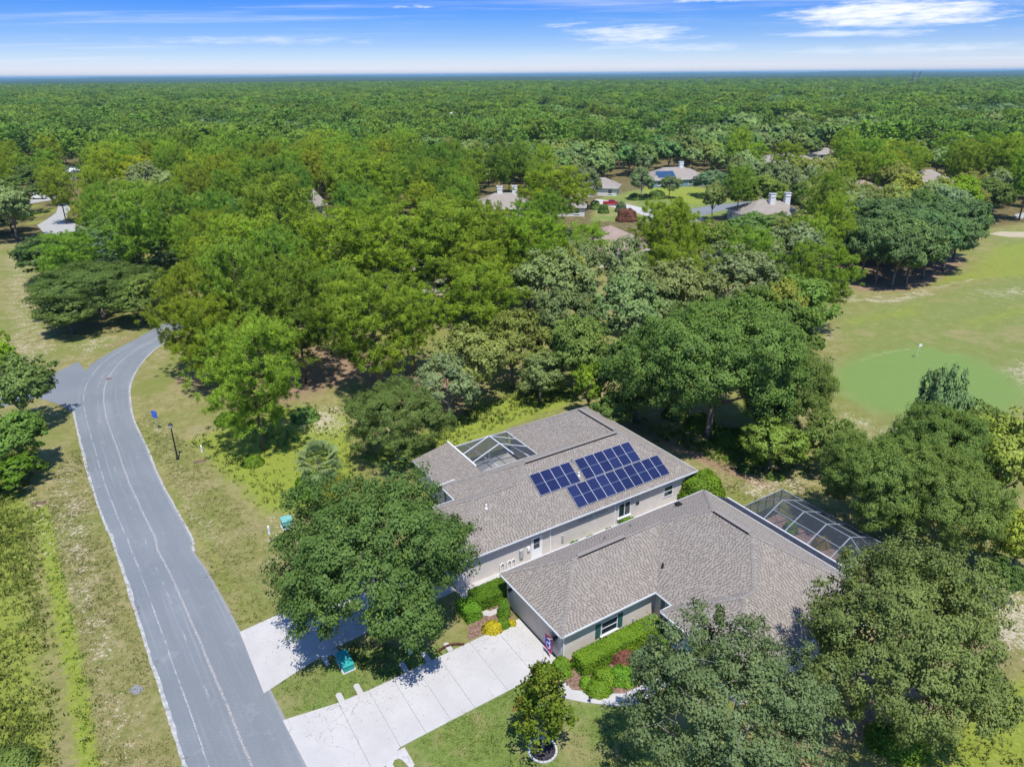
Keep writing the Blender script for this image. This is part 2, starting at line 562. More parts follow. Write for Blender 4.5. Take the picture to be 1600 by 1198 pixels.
def mat_concrete():
    m = bpy.data.materials.new('driveway_concrete')
    m.use_nodes = True
    t = NT(m.node_tree)
    o = t.n('ShaderNodeOutputMaterial')
    b = t.n('ShaderNodeBsdfPrincipled')
    b.inputs['Roughness'].default_value = 0.85
    b.inputs['Specular IOR Level'].default_value = 0.2
    tc = t.n('ShaderNodeTexCoord')
    n1 = t.noise(tc.outputs['Object'], 0.35, 5, 0.6)
    n2 = t.noise(tc.outputs['Object'], 3.5, 4, 0.7)
    c = t.mix(t.step(n1, 0.3, 0.7), (0.43, 0.415, 0.40), (0.49, 0.475, 0.46))
    c = t.mix(t.math('MULTIPLY', t.step(n2, 0.56, 0.76), 0.5), c, (0.34, 0.32, 0.30))
    # hairline cracks
    vo = t.n('ShaderNodeTexVoronoi', feature='DISTANCE_TO_EDGE')
    vo.inputs['Scale'].default_value = 0.33
    wv = t.n('ShaderNodeVectorMath', operation='ADD')
    t.l(tc.outputs['Object'], wv.inputs[0])
    ns = t.n('ShaderNodeTexNoise')
    ns.inputs['Scale'].default_value = 0.8
    t.l(tc.outputs['Object'], ns.inputs['Vector'])
    t.l(ns.outputs['Color'], wv.inputs[1])
    t.l(wv.outputs[0], vo.inputs['Vector'])
    cr = t.math('SUBTRACT', 1.0, t.step(vo.outputs['Distance'], 0.003, 0.014))
    cr = t.math('MULTIPLY', cr, t.step(n1, 0.45, 0.6))
    c = t.mix(t.math('MULTIPLY', cr, 0.4), c, (0.26, 0.24, 0.22))
    t.l(c, b.inputs['Base Color'])
    t.l(b.outputs[0], o.inputs[0])
    return m


def mat_road():
    m = bpy.data.materials.new('worn_asphalt')
    m.use_nodes = True
    t = NT(m.node_tree)
    o = t.n('ShaderNodeOutputMaterial')
    b = t.n('ShaderNodeBsdfPrincipled')
    b.inputs['Roughness'].default_value = 0.9
    b.inputs['Specular IOR Level'].default_value = 0.25
    tc = t.n('ShaderNodeTexCoord')
    uv = t.n('ShaderNodeUVMap')
    sp = t.n('ShaderNodeSeparateXYZ')
    t.l(uv.outputs[0], sp.inputs[0])
    u, v = sp.outputs[0], sp.outputs[1]
    ob = tc.outputs['Object']
    lo = t.noise(ob, 0.12, 4, 0.6)
    c = t.mix(t.step(lo, 0.3, 0.7), (0.165, 0.183, 0.198), (0.198, 0.216, 0.230))
    hi = t.noise(ob, 7.0, 3, 0.7)
    c = t.mix(0.5, c, t.mix(hi, (0.62, 0.62, 0.62), (1.38, 1.38, 1.38)), 'MULTIPLY')
    # long faint wheel streaks
    cs = t.n('ShaderNodeCombineXYZ')
    t.l(t.math('MULTIPLY', u, 26.0), cs.inputs[0])
    t.l(t.math('MULTIPLY', v, 0.06), cs.inputs[1])
    st = t.noise(cs.outputs[0], 1.0, 4, 0.6)
    c = t.mix(t.math('MULTIPLY', t.step(st, 0.52, 0.72), 0.30), c, (0.30, 0.33, 0.36))
    wob = t.math('MULTIPLY', t.math('SUBTRACT', t.noise(ob, 0.25, 3, 0.6), 0.5), 0.025)
    rag = t.noise(ob, 2.3, 4, 0.75)
    ragv = t.n('ShaderNodeCombineXYZ')
    t.l(t.math('MULTIPLY', u, 10.0), ragv.inputs[0])
    t.l(t.math('MULTIPLY', v, 0.33), ragv.inputs[1])
    brk = t.noise(ragv.outputs[0], 1.0, 3, 0.65)
    fine = t.noise(ob, 9.0, 3, 0.8)

    def stripe(u0, w, keep0, keep1, col, amt):
        nonlocal c
        d = t.math('ABSOLUTE', t.math('SUBTRACT', t.math('ADD', u, wob), u0))
        edge = t.math('ADD', d, t.math('MULTIPLY', t.math('SUBTRACT', rag, 0.5), w * 1.8))
        k = t.math('SUBTRACT', 1.0, t.step(edge, w * 0.35, w))
        k = t.math('MULTIPLY', k, t.step(brk, keep0, keep1))
        k = t.math('MULTIPLY', k, t.step(fine, 0.42, 0.58))
        c = t.mix(t.math('MULTIPLY', k, amt), c, col)
    stripe(0.545, 0.019, 0.25, 0.35, (0.43, 0.385, 0.36), 0.85)
    stripe(0.20, 0.010, 0.40, 0.52, (0.50, 0.50, 0.50), 0.85)
    stripe(0.415, 0.013, 0.53, 0.60, (0.42, 0.41, 0.40), 0.75)
    stripe(0.66, 0.010, 0.60, 0.66, (0.36, 0.34, 0.33), 0.6)
    # oil darkened lanes and patches
    for u0 in (0.30, 0.74):
        dd = t.math('ABSOLUTE', t.math('SUBTRACT', u, u0))
        c = t.mix(t.math('MULTIPLY', t.math('SUBTRACT', 1.0, t.step(dd, 0.0, 0.14)), t.math('MULTIPLY', t.step(lo, 0.3, 0.7), 0.22)), c, (0.11, 0.12, 0.13))
    pt = t.noise(ob, 0.5, 3, 0.7)
    c = t.mix(t.math('MULTIPLY', t.step(pt, 0.60, 0.68), 0.35), c, (0.25, 0.265, 0.275))
    # gravelly band towards the drives
    er = t.math('SUBTRACT', 1.0, t.step(t.math('ADD', t.math('SUBTRACT', 1.0, u), t.math('MULTIPLY', t.math('SUBTRACT', rag, 0.5), 0.05)), 0.015, 0.05))
    c = t.mix(t.math('MULTIPLY', er, 0.55), c, (0.30, 0.29, 0.285))
    t.l(c, b.inputs['Base Color'])
    bn = t.n('ShaderNodeBump')
    bn.inputs['Distance'].default_value = 0.01
    t.l(hi, bn.inputs['Height'])
    t.l(bn.outputs[0], b.inputs['Normal'])
    t.l(b.outputs[0], o.inputs[0])
    return m


def mat_edge():
    """sandy, broken concrete ribbon along the road edge"""
    return principled('pale_road_edge', (0.36, 0.36, 0.35), 0.9, 0.2, noise=(2.6, 0.3), bump=(10, 0.02))


def mat_ground():
    m = bpy.data.materials.new('ground_cover')
    m.use_nodes = True
    t = NT(m.node_tree)
    o = t.n('ShaderNodeOutputMaterial')
    b = t.n('ShaderNodeBsdfPrincipled')
    b.inputs['Roughness'].default_value = 0.95
    b.inputs['Specular IOR Level'].default_value = 0.1
    tc = t.n('ShaderNodeTexCoord')
    ob = tc.outputs['Object']

    def attr(nm):
        a = t.n('ShaderNodeAttribute', attribute_name=nm)
        s = t.n('ShaderNodeSeparateColor')
        t.l(a.outputs['Color'], s.inputs[0])
        return s.outputs[0], s.outputs[1], s.outputs[2]
    lime, sand, litter = attr('cover_a')
    lawn, green, woods = attr('cover_b')
    n_lo = t.noise(ob, 0.09, 5, 0.6)
    n_mid = t.noise(ob, 0.55, 5, 0.65)
    n_hi = t.noise(ob, 3.2, 5, 0.75)
    n_vhi = t.noise(ob, 11.0, 3, 0.8)
    dry = t.mix(t.step(n_mid, 0.35, 0.65), (0.215, 0.20, 0.068), (0.315, 0.265, 0.125))
    n_cl = t.noise(ob, 1.5, 5, 0.7)
    dry = t.mix(t.math('MULTIPLY', t.step(n_cl, 0.46, 0.60), 0.7), dry, (0.155, 0.175, 0.045))
    dry = t.mix(t.math('MULTIPLY', t.step(n_hi, 0.52, 0.66), 0.55), dry, (0.39, 0.325, 0.19))
    dry = t.mix(t.math('MULTIPLY', t.step(n_lo, 0.42, 0.62), 0.75), dry, (0.175, 0.20, 0.045))
    dry = t.mix(t.math('MULTIPLY', t.step(t.noise(ob, 0.23, 4, 0.6), 0.55, 0.7), 0.5), dry, (0.33, 0.27, 0.15))
    limec = t.mix(t.step(n_hi, 0.3, 0.7), (0.165, 0.215, 0.03), (0.285, 0.325, 0.052))
    limec = t.mix(t.math('MULTIPLY', t.step(n_mid, 0.5, 0.75), 0.5), limec, (0.27, 0.26, 0.07))
    lawnc = t.mix(t.step(n_hi, 0.3, 0.7), (0.125, 0.185, 0.042), (0.195, 0.25, 0.06))
    lawnc = t.mix(t.math('MULTIPLY', t.step(n_mid, 0.50, 0.68), 0.7), lawnc, (0.29, 0.255, 0.115))
    lawnc = t.mix(t.math('MULTIPLY', t.step(n_lo, 0.50, 0.64), 0.7), lawnc, (0.305, 0.255, 0.125))
    sandc = t.mix(t.step(n_hi, 0.35, 0.65), (0.36, 0.30, 0.19), (0.50, 0.44, 0.33))
    litc = t.mix(t.step(n_hi, 0.3, 0.7), (0.21, 0.135, 0.085), (0.34, 0.235, 0.15))
    wave = t.n('ShaderNodeTexWave', bands_direction='DIAGONAL')
    wave.inputs['Scale'].default_value = 0.42
    wave.inputs['Distortion'].default_value = 1.0
    t.l(ob, wave.inputs['Vector'])
    grc = t.mix(t.math('MULTIPLY', wave.outputs[0], 0.6), (0.150, 0.225, 0.062), (0.180, 0.258, 0.075))
    grc = t.mix(0.3, grc, t.mix(n_mid, (0.8, 0.8, 0.8), (1.2, 1.2, 1.2)), 'MULTIPLY')
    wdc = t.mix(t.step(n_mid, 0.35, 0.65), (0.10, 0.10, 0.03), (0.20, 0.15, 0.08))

    def thr(w, soft=0.22):
        x = t.math('ADD', w, t.math('MULTIPLY', t.math('SUBTRACT', n_mid, 0.5), 0.75))
        x = t.math('ADD', x, t.math('MULTIPLY', t.math('SUBTRACT', n_hi, 0.5), 0.6))
        return t.step(x, 0.5 - soft, 0.5 + soft)
    c = dry
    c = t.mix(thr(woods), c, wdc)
    c = t.mix(thr(lawn), c, lawnc)
    c = t.mix(thr(lime), c, limec)
    c = t.mix(thr(litter), c, litc)
    # sand shows as flecks
    fl = t.math('ADD', sand, t.math('MULTIPLY', t.math('SUBTRACT', n_hi, 0.5), 2.0))
    fl = t.math('ADD', fl, t.math('MULTIPLY', t.math('SUBTRACT', n_mid, 0.5), 0.9))
    c = t.mix(t.step(fl, 0.46, 0.66), c, sandc)
    gs = t.math('ADD', green, t.math('MULTIPLY', t.math('SUBTRACT', n_mid, 0.5), 0.5))
    c = t.mix(t.step(gs, 0.30, 0.70), c, grc)
    var = t.math('SUBTRACT', 1.0, t.math('MULTIPLY', t.step(gs, 0.42, 0.58), 0.75))
    c = t.mix(t.math('MULTIPLY', var, 0.6), c, t.mix(n_vhi, (0.55, 0.55, 0.55), (1.45, 1.45, 1.45)), 'MULTIPLY')
    t.l(c, b.inputs['Base Color'])
    bn = t.n('ShaderNodeBump')
    bn.inputs['Distance'].default_value = 0.07
    t.l(t.math('MULTIPLY', var, n_vhi), bn.inputs['Height'])
    t.l(bn.outputs[0], b.inputs['Normal'])
    t.l(b.outputs[0], o.inputs[0])
    return m


def mat_panel():
    m = bpy.data.materials.new('solar_cells')
    m.use_nodes = True
    t = NT(m.node_tree)
    o = t.n('ShaderNodeOutputMaterial')
    b = t.n('ShaderNodeBsdfPrincipled')
    b.inputs['Roughness'].default_value = 0.18
    b.inputs['Specular IOR Level'].default_value = 0.5
    tc = t.n('ShaderNodeTexCoord')
    sp = t.n('ShaderNodeSeparateXYZ')
    t.l(tc.outputs['Object'], sp.inputs[0])
    fx = t.math('FRACT', t.math('MULTIPLY', sp.outputs[0], 6.0 / 1.02))
    li = t.math('LESS_THAN', t.math('ABSOLUTE', t.math('SUBTRACT', fx, 0.5)), 0.08)
    oi = t.n('ShaderNodeObjectInfo')
    base = t.mix(oi.outputs['Random'], (0.006, 0.010, 0.050), (0.014, 0.022, 0.085))
    n = t.noise(tc.outputs['Object'], 1.7, 2, 0.5)
    base = t.mix(t.math('MULTIPLY', t.step(n, 0.4, 0.7), 0.5), base, (0.018, 0.016, 0.07))
    c = t.mix(t.math('MULTIPLY', li, 0.30), base, (0.13, 0.17, 0.28))
    t.l(c, b.inputs['Base Color'])
    t.l(b.outputs[0], o.inputs[0])
    return m


MAT['screen'] = mat_screen()
MAT['shingle'] = mat_shingle('asphalt_shingle', (0.235, 0.207, 0.180), (0.285, 0.252, 0.220), (0.335, 0.298, 0.262))
MAT['shingle_dark'] = mat_shingle('asphalt_shingle_dark', (0.15, 0.13, 0.112), (0.185, 0.161, 0.140), (0.225, 0.198, 0.174))
MAT['cap'] = mat_shingle('ridge_cap_shingle', (0.215, 0.195, 0.178), (0.245, 0.222, 0.20), (0.285, 0.258, 0.235))
MAT['deck'] = principled('roof_deck', (0.17, 0.145, 0.125), 0.95, 0.1)
MAT['concrete'] = mat_concrete()
MAT['road'] = mat_road()
MAT['edge'] = mat_edge()
MAT['ground'] = mat_ground()
MAT['panel'] = mat_panel()
MAT['dark_membrane'] = principled('dark_membrane', (0.03, 0.033, 0.05), 0.7, 0.3, noise=(2, 0.3))
MAT['far_canopy'] = leaf_mat('far_canopy', (0.045, 0.08, 0.022), (0.11, 0.155, 0.035), (0.10, 0.13, 0.04), 0.1, 0.0, 0.0)

# ------------------------------------------------------------------ ground
def seg_dist(px, py, ax, ay, bx, by):
    dx, dy = bx - ax, by - ay
    t = np.clip(((px - ax) * dx + (py - ay) * dy) / (dx * dx + dy * dy + 1e-9), 0, 1)
    return np.hypot(px - (ax + t * dx), py - (ay + t * dy))


def inside_d(px, py, ring):
    """signed distance to a ring of ground points, positive inside"""
    d = np.full(px.shape, 1e9)
    ins = np.zeros(px.shape, bool)
    n = len(ring)
    for i in range(n):
        ax, ay = ring[i][:2]
        bx, by = ring[(i + 1) % n][:2]
        d = np.minimum(d, seg_dist(px, py, ax, ay, bx, by))
        c = ((ay > py) != (by > py)) & (px < (bx - ax) * (py - ay) / (by - ay + 1e-12) + ax)
        ins ^= c
    return np.where(ins, d, -d)


def ring(*pts):
    return [tuple(G(*p)[:2]) for p in pts]


def axis(dense0, dense1, step, far, grow):
    a = list(np.arange(dense0, dense1 + 1e-6, step))
    s, x = step, a[-1]
    while x < far[1]:
        s *= grow
        x += s
        a.append(x)
    s, x, lo = step, a[0], []
    while x > far[0]:
        s *= grow
        x -= s
        lo.append(x)
    return np.array(lo[::-1] + a)


def build_ground():
    xs = axis(-105, 125, 0.75, (-22000, 22000), 1.22)
    ys = axis(24, 215, 0.75, (-600, 30000), 1.22)
    X, Y = np.meshgrid(xs, ys)
    px, py = X.ravel(), Y.ravel()
    nx, ny = len(xs), len(ys)

    def poly(soft, *pts):
        return np.clip(0.5 + inside_d(px, py, ring(*pts)) / (2 * soft), 0, 1)

    def line(w, soft, *pts):
        r = ring(*pts)
        d = np.full(px.shape, 1e9)
        for a, b in zip(r[:-1], r[1:]):
            d = np.minimum(d, seg_dist(px, py, *a, *b))
        return np.clip(0.5 + (w - d) / (2 * soft), 0, 1)
    mx = np.maximum.reduce
    lime = mx([
        poly(2.5, (300, 690), (345, 672), (395, 655), (470, 635), (545, 650), (555, 760), (470, 800), (415, 800), (360, 745), (330, 715)),
        poly(2.0, (540, 720), (640, 690), (700, 655), (780, 625), (880, 590), (905, 625), (800, 665), (700, 705), (640, 730)),
        0.62 * poly(1.5, (0, 720), (45, 760), (62, 800), (62, 900), (85, 1050), (95, 1260), (-300, 1260), (-300, 720)),
        poly(1.5, (1400, 1180), (1500, 1130), (1620, 1040), (1900, 1060), (1900, 1400), (1380, 1400)),
        line(0.55, 0.5, (64, 795), (78, 860), (100, 960), (120, 1060), (140, 1198), (150, 1270)),
        0.7 * poly(4, (1000, 292), (1100, 292), (1155, 312), (1080, 322), (1000, 305)),
        0.8 * poly(4, (40, 320), (85, 318), (92, 330), (60, 350), (40, 352)),
        0.55 * poly(4, (1420, 440), (1500, 418), (1530, 385), (1600, 375), (1700, 380), (1700, 430), (1560, 440), (1450, 450)),
        0.6 * poly(4, (1300, 500), (1440, 470), (1450, 495), (1330, 512)),
        0.5 * poly(3, (1480, 500), (1600, 470), (1640, 490), (1500, 520)),
        0.5 * poly(3, (1320, 640), (1380, 660), (1340, 690), (1290, 660)),
        0.8 * poly(1.5, (1105, 665), (1250, 690), (1280, 730), (1180, 715), (1090, 700)),
        0.45 * line(0.7, 0.8, (178, 840), (200, 900), (232, 985), (262, 1060)),
        0.5 * line(0.8, 0.8, (318, 840), (350, 905), (395, 975)),
        0.5 * line(0.6, 0.7, (215, 640), (245, 712), (275, 775), (305, 850)),
    ])
    sand = mx([
        0.62 * poly(2.0, (80, 740), (110, 720), (140, 800), (150, 900), (190, 1040), (150, 1060), (110, 960), (90, 850)),
        0.50 * poly(2.0, (150, 1040), (215, 1080), (240, 1198), (170, 1260), (150, 1198)),
        0.60 * poly(1.5, (290, 785), (325, 800), (352, 845), (325, 855), (300, 822)),
        0.52 * poly(2.5, (225, 650), (262, 660), (300, 730), (320, 790), (290, 790), (262, 730), (235, 690)),
        0.62 * poly(3.0, (440, 660), (500, 625), (560, 640), (540, 690), (470, 680)),
        0.45 * poly(2.5, (90, 540), (180, 515), (215, 525), (120, 570)),
        0.55 * line(0.9, 1.0, (1270, 447), (1330, 462), (1395, 465), (1440, 455), (1520, 437)),
        0.55 * line(1.6, 1.2, (1270, 452), (1330, 468), (1395, 470), (1450, 458)),
        1.4 * poly(0.6, (1548, 366), (1560, 362), (1640, 363), (1640, 371), (1575, 370)),
        0.9 * line(0.3, 0.4, (1340, 565), (1380, 552), (1420, 545)),
        0.50 * poly(4, (1275, 500), (1330, 520), (1300, 560), (1270, 545)),
        0.46 * poly(4, (1500, 450), (1620, 440), (1640, 465), (1520, 475)),
        0.50 * poly(3, (1290, 620), (1340, 640), (1420, 672), (1390, 690), (1310, 670)),
        0.55 * poly(3, (1540, 575), (1600, 555), (1660, 600), (1610, 640)),
        0.62 * poly(2, (1470, 880), (1560, 900), (1680, 960), (1660, 1040), (1560, 1030), (1500, 960)),
        0.50 * poly(2, (1180, 705), (1240, 715), (1300, 775), (1200, 800), (1130, 770)),
        0.60 * line(0.6, 0.5, (1262, 484), (1275, 492), (1268, 500)),
        0.50 * poly(1.5, (425, 805), (455, 800), (465, 845), (415, 850)),
        0.42 * poly(2.5, (0, 400), (40, 390), (70, 470), (110, 545), (0, 600)),
        0.55 * line(0.5, 0.5, (45, 760), (60, 800), (75, 870)),
    ])
    litter = mx([
        0.75 * poly(4, (260, 600), (300, 560), (500, 540), (640, 560), (760, 600), (740, 650), (640, 660), (560, 600), (500, 620), (440, 640), (380, 640), (300, 610)),
        0.95 * poly(3, (1295, 425), (1330, 400), (1480, 390), (1510, 410), (1470, 435), (1420, 455), (1340, 455)),
        0.75 * line(1.0, 0.8, (960, 650), (1060, 700), (1130, 730), (1200, 760)),
        0.65 * poly(2, (1200, 1100), (1290, 1080), (1330, 1260), (1180, 1260)),
        0.6 * poly(2, (150, 545), (230, 510), (210, 535), (170, 548)),
        0.75 * poly(2, (1400, 960), (1520, 940), (1600, 1010), (1560, 1080), (1480, 1130), (1300, 1180), (1250, 1100)),
    ])
    lawn = mx([
        poly(0.6, (420, 1075), (505, 1018), (720, 1005), (720, 1028), (545, 1100), (448, 1124)),
        poly(0.8, (560, 1260), (640, 1150), (820, 1050), (905, 1095), (1000, 1100), (1100, 1150), (1100, 1300)),
        poly(3, (925, 345), (935, 310), (985, 300), (1100, 295), (1155, 318), (1150, 332), (1060, 348)),
        0.56 * poly(6, (1270, 480), (1420, 455), (1530, 430), (1525, 360), (1650, 340), (1900, 340), (1900, 900), (1330, 690), (1290, 560)),
        0.62 * poly(2, (375, 900), (420, 880), (430, 980), (380, 980)),
    ])
    green = poly(5.5, (1303, 600), (1300, 575), (1345, 556), (1395, 546), (1445, 543), (1505, 554), (1565, 578), (1600, 602), (1605, 630), (1560, 648), (1480, 650), (1420, 648), (1370, 640), (1325, 622))
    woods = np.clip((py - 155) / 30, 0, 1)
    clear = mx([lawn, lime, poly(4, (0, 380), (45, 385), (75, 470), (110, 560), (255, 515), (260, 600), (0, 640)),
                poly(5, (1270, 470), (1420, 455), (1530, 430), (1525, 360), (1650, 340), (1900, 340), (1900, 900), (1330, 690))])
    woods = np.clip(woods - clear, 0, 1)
    verts = np.stack([px, py, np.zeros_like(px)], 1)
    idx = np.arange(nx * ny).reshape(ny, nx)
    quads = np.stack([idx[:-1, :-1], idx[:-1, 1:], idx[1:, 1:], idx[1:, :-1]], -1).reshape(-1, 4)
    me = bpy.data.meshes.new('ground')
    me.vertices.add(len(verts))
    me.vertices.foreach_set('co', verts.astype(np.float32).ravel())
    me.loops.add(quads.size)
    me.loops.foreach_set('vertex_index', quads.astype(np.int32).ravel())
    me.polygons.add(len(quads))
    me.polygons.foreach_set('loop_start', np.arange(0, quads.size, 4, dtype=np.int32))
    me.polygons.foreach_set('loop_total', np.full(len(quads), 4, np.int32))
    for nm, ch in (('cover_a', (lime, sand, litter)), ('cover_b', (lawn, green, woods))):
        at = me.color_attributes.new(nm, 'FLOAT_COLOR', 'POINT')
        arr = np.ones((len(verts), 4), np.float32)
        for k in range(3):
            arr[:, k] = ch[k]
        at.data.foreach_set('color', arr.ravel())
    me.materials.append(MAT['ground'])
    me.update(calc_edges=True)
    tag(link('ground', me), 'grassy and wooded ground with sandy bare patches', kind='structure')


build_ground()


def sheet(name, pts, z, mat, thick=0.0):
    """flat sheet (or slab) over ground points given as pixels"""
    mb = MB()
    r = [tuple(G(*p)[:2]) for p in pts]
    a = sum(r[i][0] * r[(i + 1) % len(r)][1] - r[(i + 1) % len(r)][0] * r[i][1] for i in range(len(r)))
    if a < 0:
        r = r[::-1]
    if thick:
        mb.prism(r, z - thick, z)
    else:
        mb.poly([(x, y, z) for x, y in r])
    return mb.build(name, mat)


def smooth_pairs(pairs, n):
    """Catmull-Rom through (left, right) ground point pairs"""
    A = np.array([[*G(*l)[:2], *G(*r)[:2]] for l, r in pairs])
    out = []
    for i in range(len(A) - 1):
        p0, p1, p2, p3 = A[max(i - 1, 0)], A[i], A[i + 1], A[min(i + 2, len(A) - 1)]
        for k in range(n):
            t = k / n
            out.append(0.5 * (2 * p1 + (p2 - p0) * t + (2 * p0 - 5 * p1 + 4 * p2 - p3) * t * t + (3 * p1 - p0 - 3 * p2 + p3) * t ** 3))
    out.append(A[-1])
    return np.array(out)


def ribbon(name, S, z, mat, across=8, jag=0.0):
    v, f, uv = [], [], []
    L = 0.0
    n = len(S)
    for i, s in enumerate(S):
        if i:
            L += np.hypot(*((s[:2] + s[2:]) / 2 - (S[i - 1][:2] + S[i - 1][2:]) / 2))
        for k in range(across + 1):
            t = k / across
            j0 = rng.normal(0, jag) if jag and k in (0, across) else 0
            p = s[:2] * (1 - t) + s[2:] * t
            d = (s[2:] - s[:2]) / (np.linalg.norm(s[2:] - s[:2]) + 1e-9)
            p = p + d * j0
            v.append((p[0], p[1], z))
            uv.append((t, L))
    for i in range(n - 1):
        for k in range(across):
            a = i * (across + 1) + k
            f.append((a, a + 1, a + across + 2, a + across + 1))
    me = bpy.data.meshes.new(name)
    me.from_pydata(v, [], f)
    ul = me.uv_layers.new(name='UVMap')
    lv = np.empty(len(me.loops), np.int32)
    me.loops.foreach_get('vertex_index', lv)
    ul.data.foreach_set('uv', np.array(uv, np.float32)[lv].ravel())
    me.materials.append(mat)
    me.update()
    if me.polygons[0].normal.z < 0:
        me.flip_normals()
    return link(name, me)


ROAD = [((345, 1420), (575, 1420)), ((315, 1300), (528, 1300)), ((288, 1198), (482, 1198)), ((262, 1116), (443, 1116)), ((239, 1042), (405, 1042)),
        ((209, 948), (356, 948)), ((192, 893), (325, 893)), ((180, 858), (303, 861)), ((173, 838), (301, 844)), ((164.5, 820), (291, 824)),
        ((140, 750), (250.5, 750)), ((127, 700), (230, 700)), ((117, 655), (209, 655)), ((112, 628), (203, 618)), ((118, 600), (207, 592)),
        ((140, 572), (225, 563)), ((175, 549), (249, 541)), ((212, 530), (280, 524)), ((246, 511), (315, 507)), ((300, 487), (365, 487))]
RS = smooth_pairs(ROAD, 12)
tag(ribbon('road', RS, 0.020, MAT['road']), 'worn grey two lane road curving past the houses', kind='structure')
tag(sheet('side_road', [(122, 565), (75, 588), (40, 600), (-40, 616), (-70, 652), (20, 632), (58, 621), (96, 633), (113, 643), (122, 665), (165, 620)], 0.012, MAT['road']), 'side road joining from the left', kind='structure')
# pale broken edging ribbons
wL = np.array([[0.20 + 0.05 * math.sin(i * 0.21) + 0.03 * math.sin(i * 0.6)] for i in range(len(RS))])
dR = (RS[:, 2:] - RS[:, :2]) / np.linalg.norm(RS[:, 2:] - RS[:, :2], axis=1)[:, None]
k0, k1 = 0, 156
tag(ribbon('road_edge', np.hstack([RS[k0:k1, :2] - dR[k0:k1] * 0.10, RS[k0:k1, :2] + dR[k0:k1] * wL[k0:k1]]), 0.026, MAT['edge'], 3, 0.03), 'pale broken concrete ribbon along the road', kind='structure')
k0, k1 = 84, 228
tag(ribbon('road_edge', np.hstack([RS[k0:k1, 2:] - dR[k0:k1] * (wL[k0:k1] * 0.35), RS[k0:k1, 2:] + dR[k0:k1] * 0.13]), 0.026, MAT['edge'], 3, 0.025), 'pale concrete ribbon along the inner side of the bend', kind='structure')
tag(sheet('far_road', [(58, 352), (75, 342), (88, 332), (92, 318), (104, 318), (110, 326), (103, 345), (125, 352), (140, 360), (135, 378), (80, 378)], 0.014, MAT['edge']), 'pale road bending between the trees', kind='structure')
tag(sheet('far_road', [(35, 314), (90, 306), (92, 311), (36, 320)], 0.014, MAT['edge']), 'pale street behind the far oak', kind='structure')
tag(sheet('cul_de_sac_road', [(1010, 340), (1050, 333), (1110, 321), (1160, 316), (1215, 306), (1215, 314), (1150, 326), (1120, 331), (1080, 342), (1040, 352)], 0.014, MAT['road']), 'grey street in the far clearing', kind='structure')
tag(sheet('far_driveway', [(926, 317), (932, 311), (962, 315), (1000, 324), (1035, 333), (1020, 340), (985, 330), (950, 322)], 0.018, MAT['concrete'], 0.02), 'pale driveway leading to the house with the red car', kind='structure')
tag(sheet('far_driveway', [(1072, 338), (1095, 336), (1100, 344), (1075, 348)], 0.02, MAT['concrete'], 0.02), 'pale driveway apron on the far street', kind='structure')
tag(sheet('cart_path', [(1585, 335), (1640, 325), (1640, 330), (1590, 343)], 0.014, MAT['edge']), 'pale cart path beyond the fairway', kind='structure')

# ------------------------------------------------------------------ the two near houses share one set of axes
TH = R_(32.2)
ZE = 2.85                       # height of the eaves
O2 = G(781.8, 895.9, ZE)[:2]
UU = np.array([math.cos(TH), math.sin(TH)])
VV = np.array([math.sin(TH), -math.cos(TH)])


def L2W(u, v, z=0.0):
    p = O2 + UU * u + VV * v
    return (p[0], p[1], z)


def uvslab(name, pts, z0, z1, mat):
    mb = MB()
    r = [L2W(*p)[:2] for p in pts]
    a = sum(r[i][0] * r[(i + 1) % len(r)][1] - r[(i + 1) % len(r)][0] * r[i][1] for i in range(len(r)))
    mb.prism(r if a > 0 else r[::-1], z0, z1)
    return mb.build(name, mat)


# driveway of the front house: panels with open joints between them
def drive_panels(cuts, v_of, z, name, label, skew=0.0):
    root = empty(name, L2W((cuts[0] + cuts[-1]) / 2, (v_of(cuts[0])[0] + v_of(cuts[0])[1]) / 2))
    tag(root, label, kind='structure')
    g = 0.008
    k = 0
    for a, b in zip(cuts[:-1], cuts[1:]):
        (a0, a1), (b0, b1) = v_of(a), v_of(b)
        mb = MB()
        sk = skew if k == 0 else 0.0      # the end slab follows the slanting road edge
        r = [L2W(a + g, a0)[:2], L2W(b - g, b0)[:2], L2W(b - g, b1)[:2], L2W(a + g + sk, a1)[:2]]
        r = [(p[0] - root.location.x, p[1] - root.location.y) for p in r]
        ar = sum(r[i][0] * r[(i + 1) % 4][1] - r[(i + 1) % 4][0] * r[i][1] for i in range(4))
        mb.prism(r if ar > 0 else r[::-1], -0.02, z + 0.003 * (k % 2))
        mb.build('concrete_slab', MAT['concrete'], root)
        k += 1
    return root


def interp(xs, ys, x):
    return float(np.interp(x, xs, ys))


drive_panels([-17.85, -14.3, -12.2, -10.4, -8.6, -6.8, -4.2, -1.9, 0.25],
             lambda u: (interp([-17.6, -13.5, -0.6], [1.9, 2.65, 2.35], u), interp([-17.6, -14.2, -13.4, 0.3], [13.2, 8.9, 7.9, 7.75], u)),
             0.05, 'driveway', 'broad pale concrete driveway of the front house', 0.75)
drive_panels([-18.3, -15.6, -12.6, -9.6, -6.6, -2.3],
             lambda u: (interp([-18.3, -13.6, -2.3], [-7.9, -8.4, -8.8], u), interp([-18.3, -17.6, -13.6, -2.3], [-1.0, -1.1, -2.4, -3.2], u)),
             0.05, 'driveway', 'pale concrete driveway of the solar roof house')
tag(sheet('walkway', [(846, 1042), (862, 1036), (878, 1060), (893.5, 1077.5), (913, 1080), (940, 1083.5), (976, 1083.5), (1020, 1062), (1050, 1030), (1075, 1020), (1080, 1040), (1050, 1065), (1000, 1100), (970, 1103), (940, 1100), (911.5, 1097), (878.5, 1090), (860, 1068)], 0.045, MAT['concrete'], 0.06), 'pale concrete path to the front door', kind='structure')
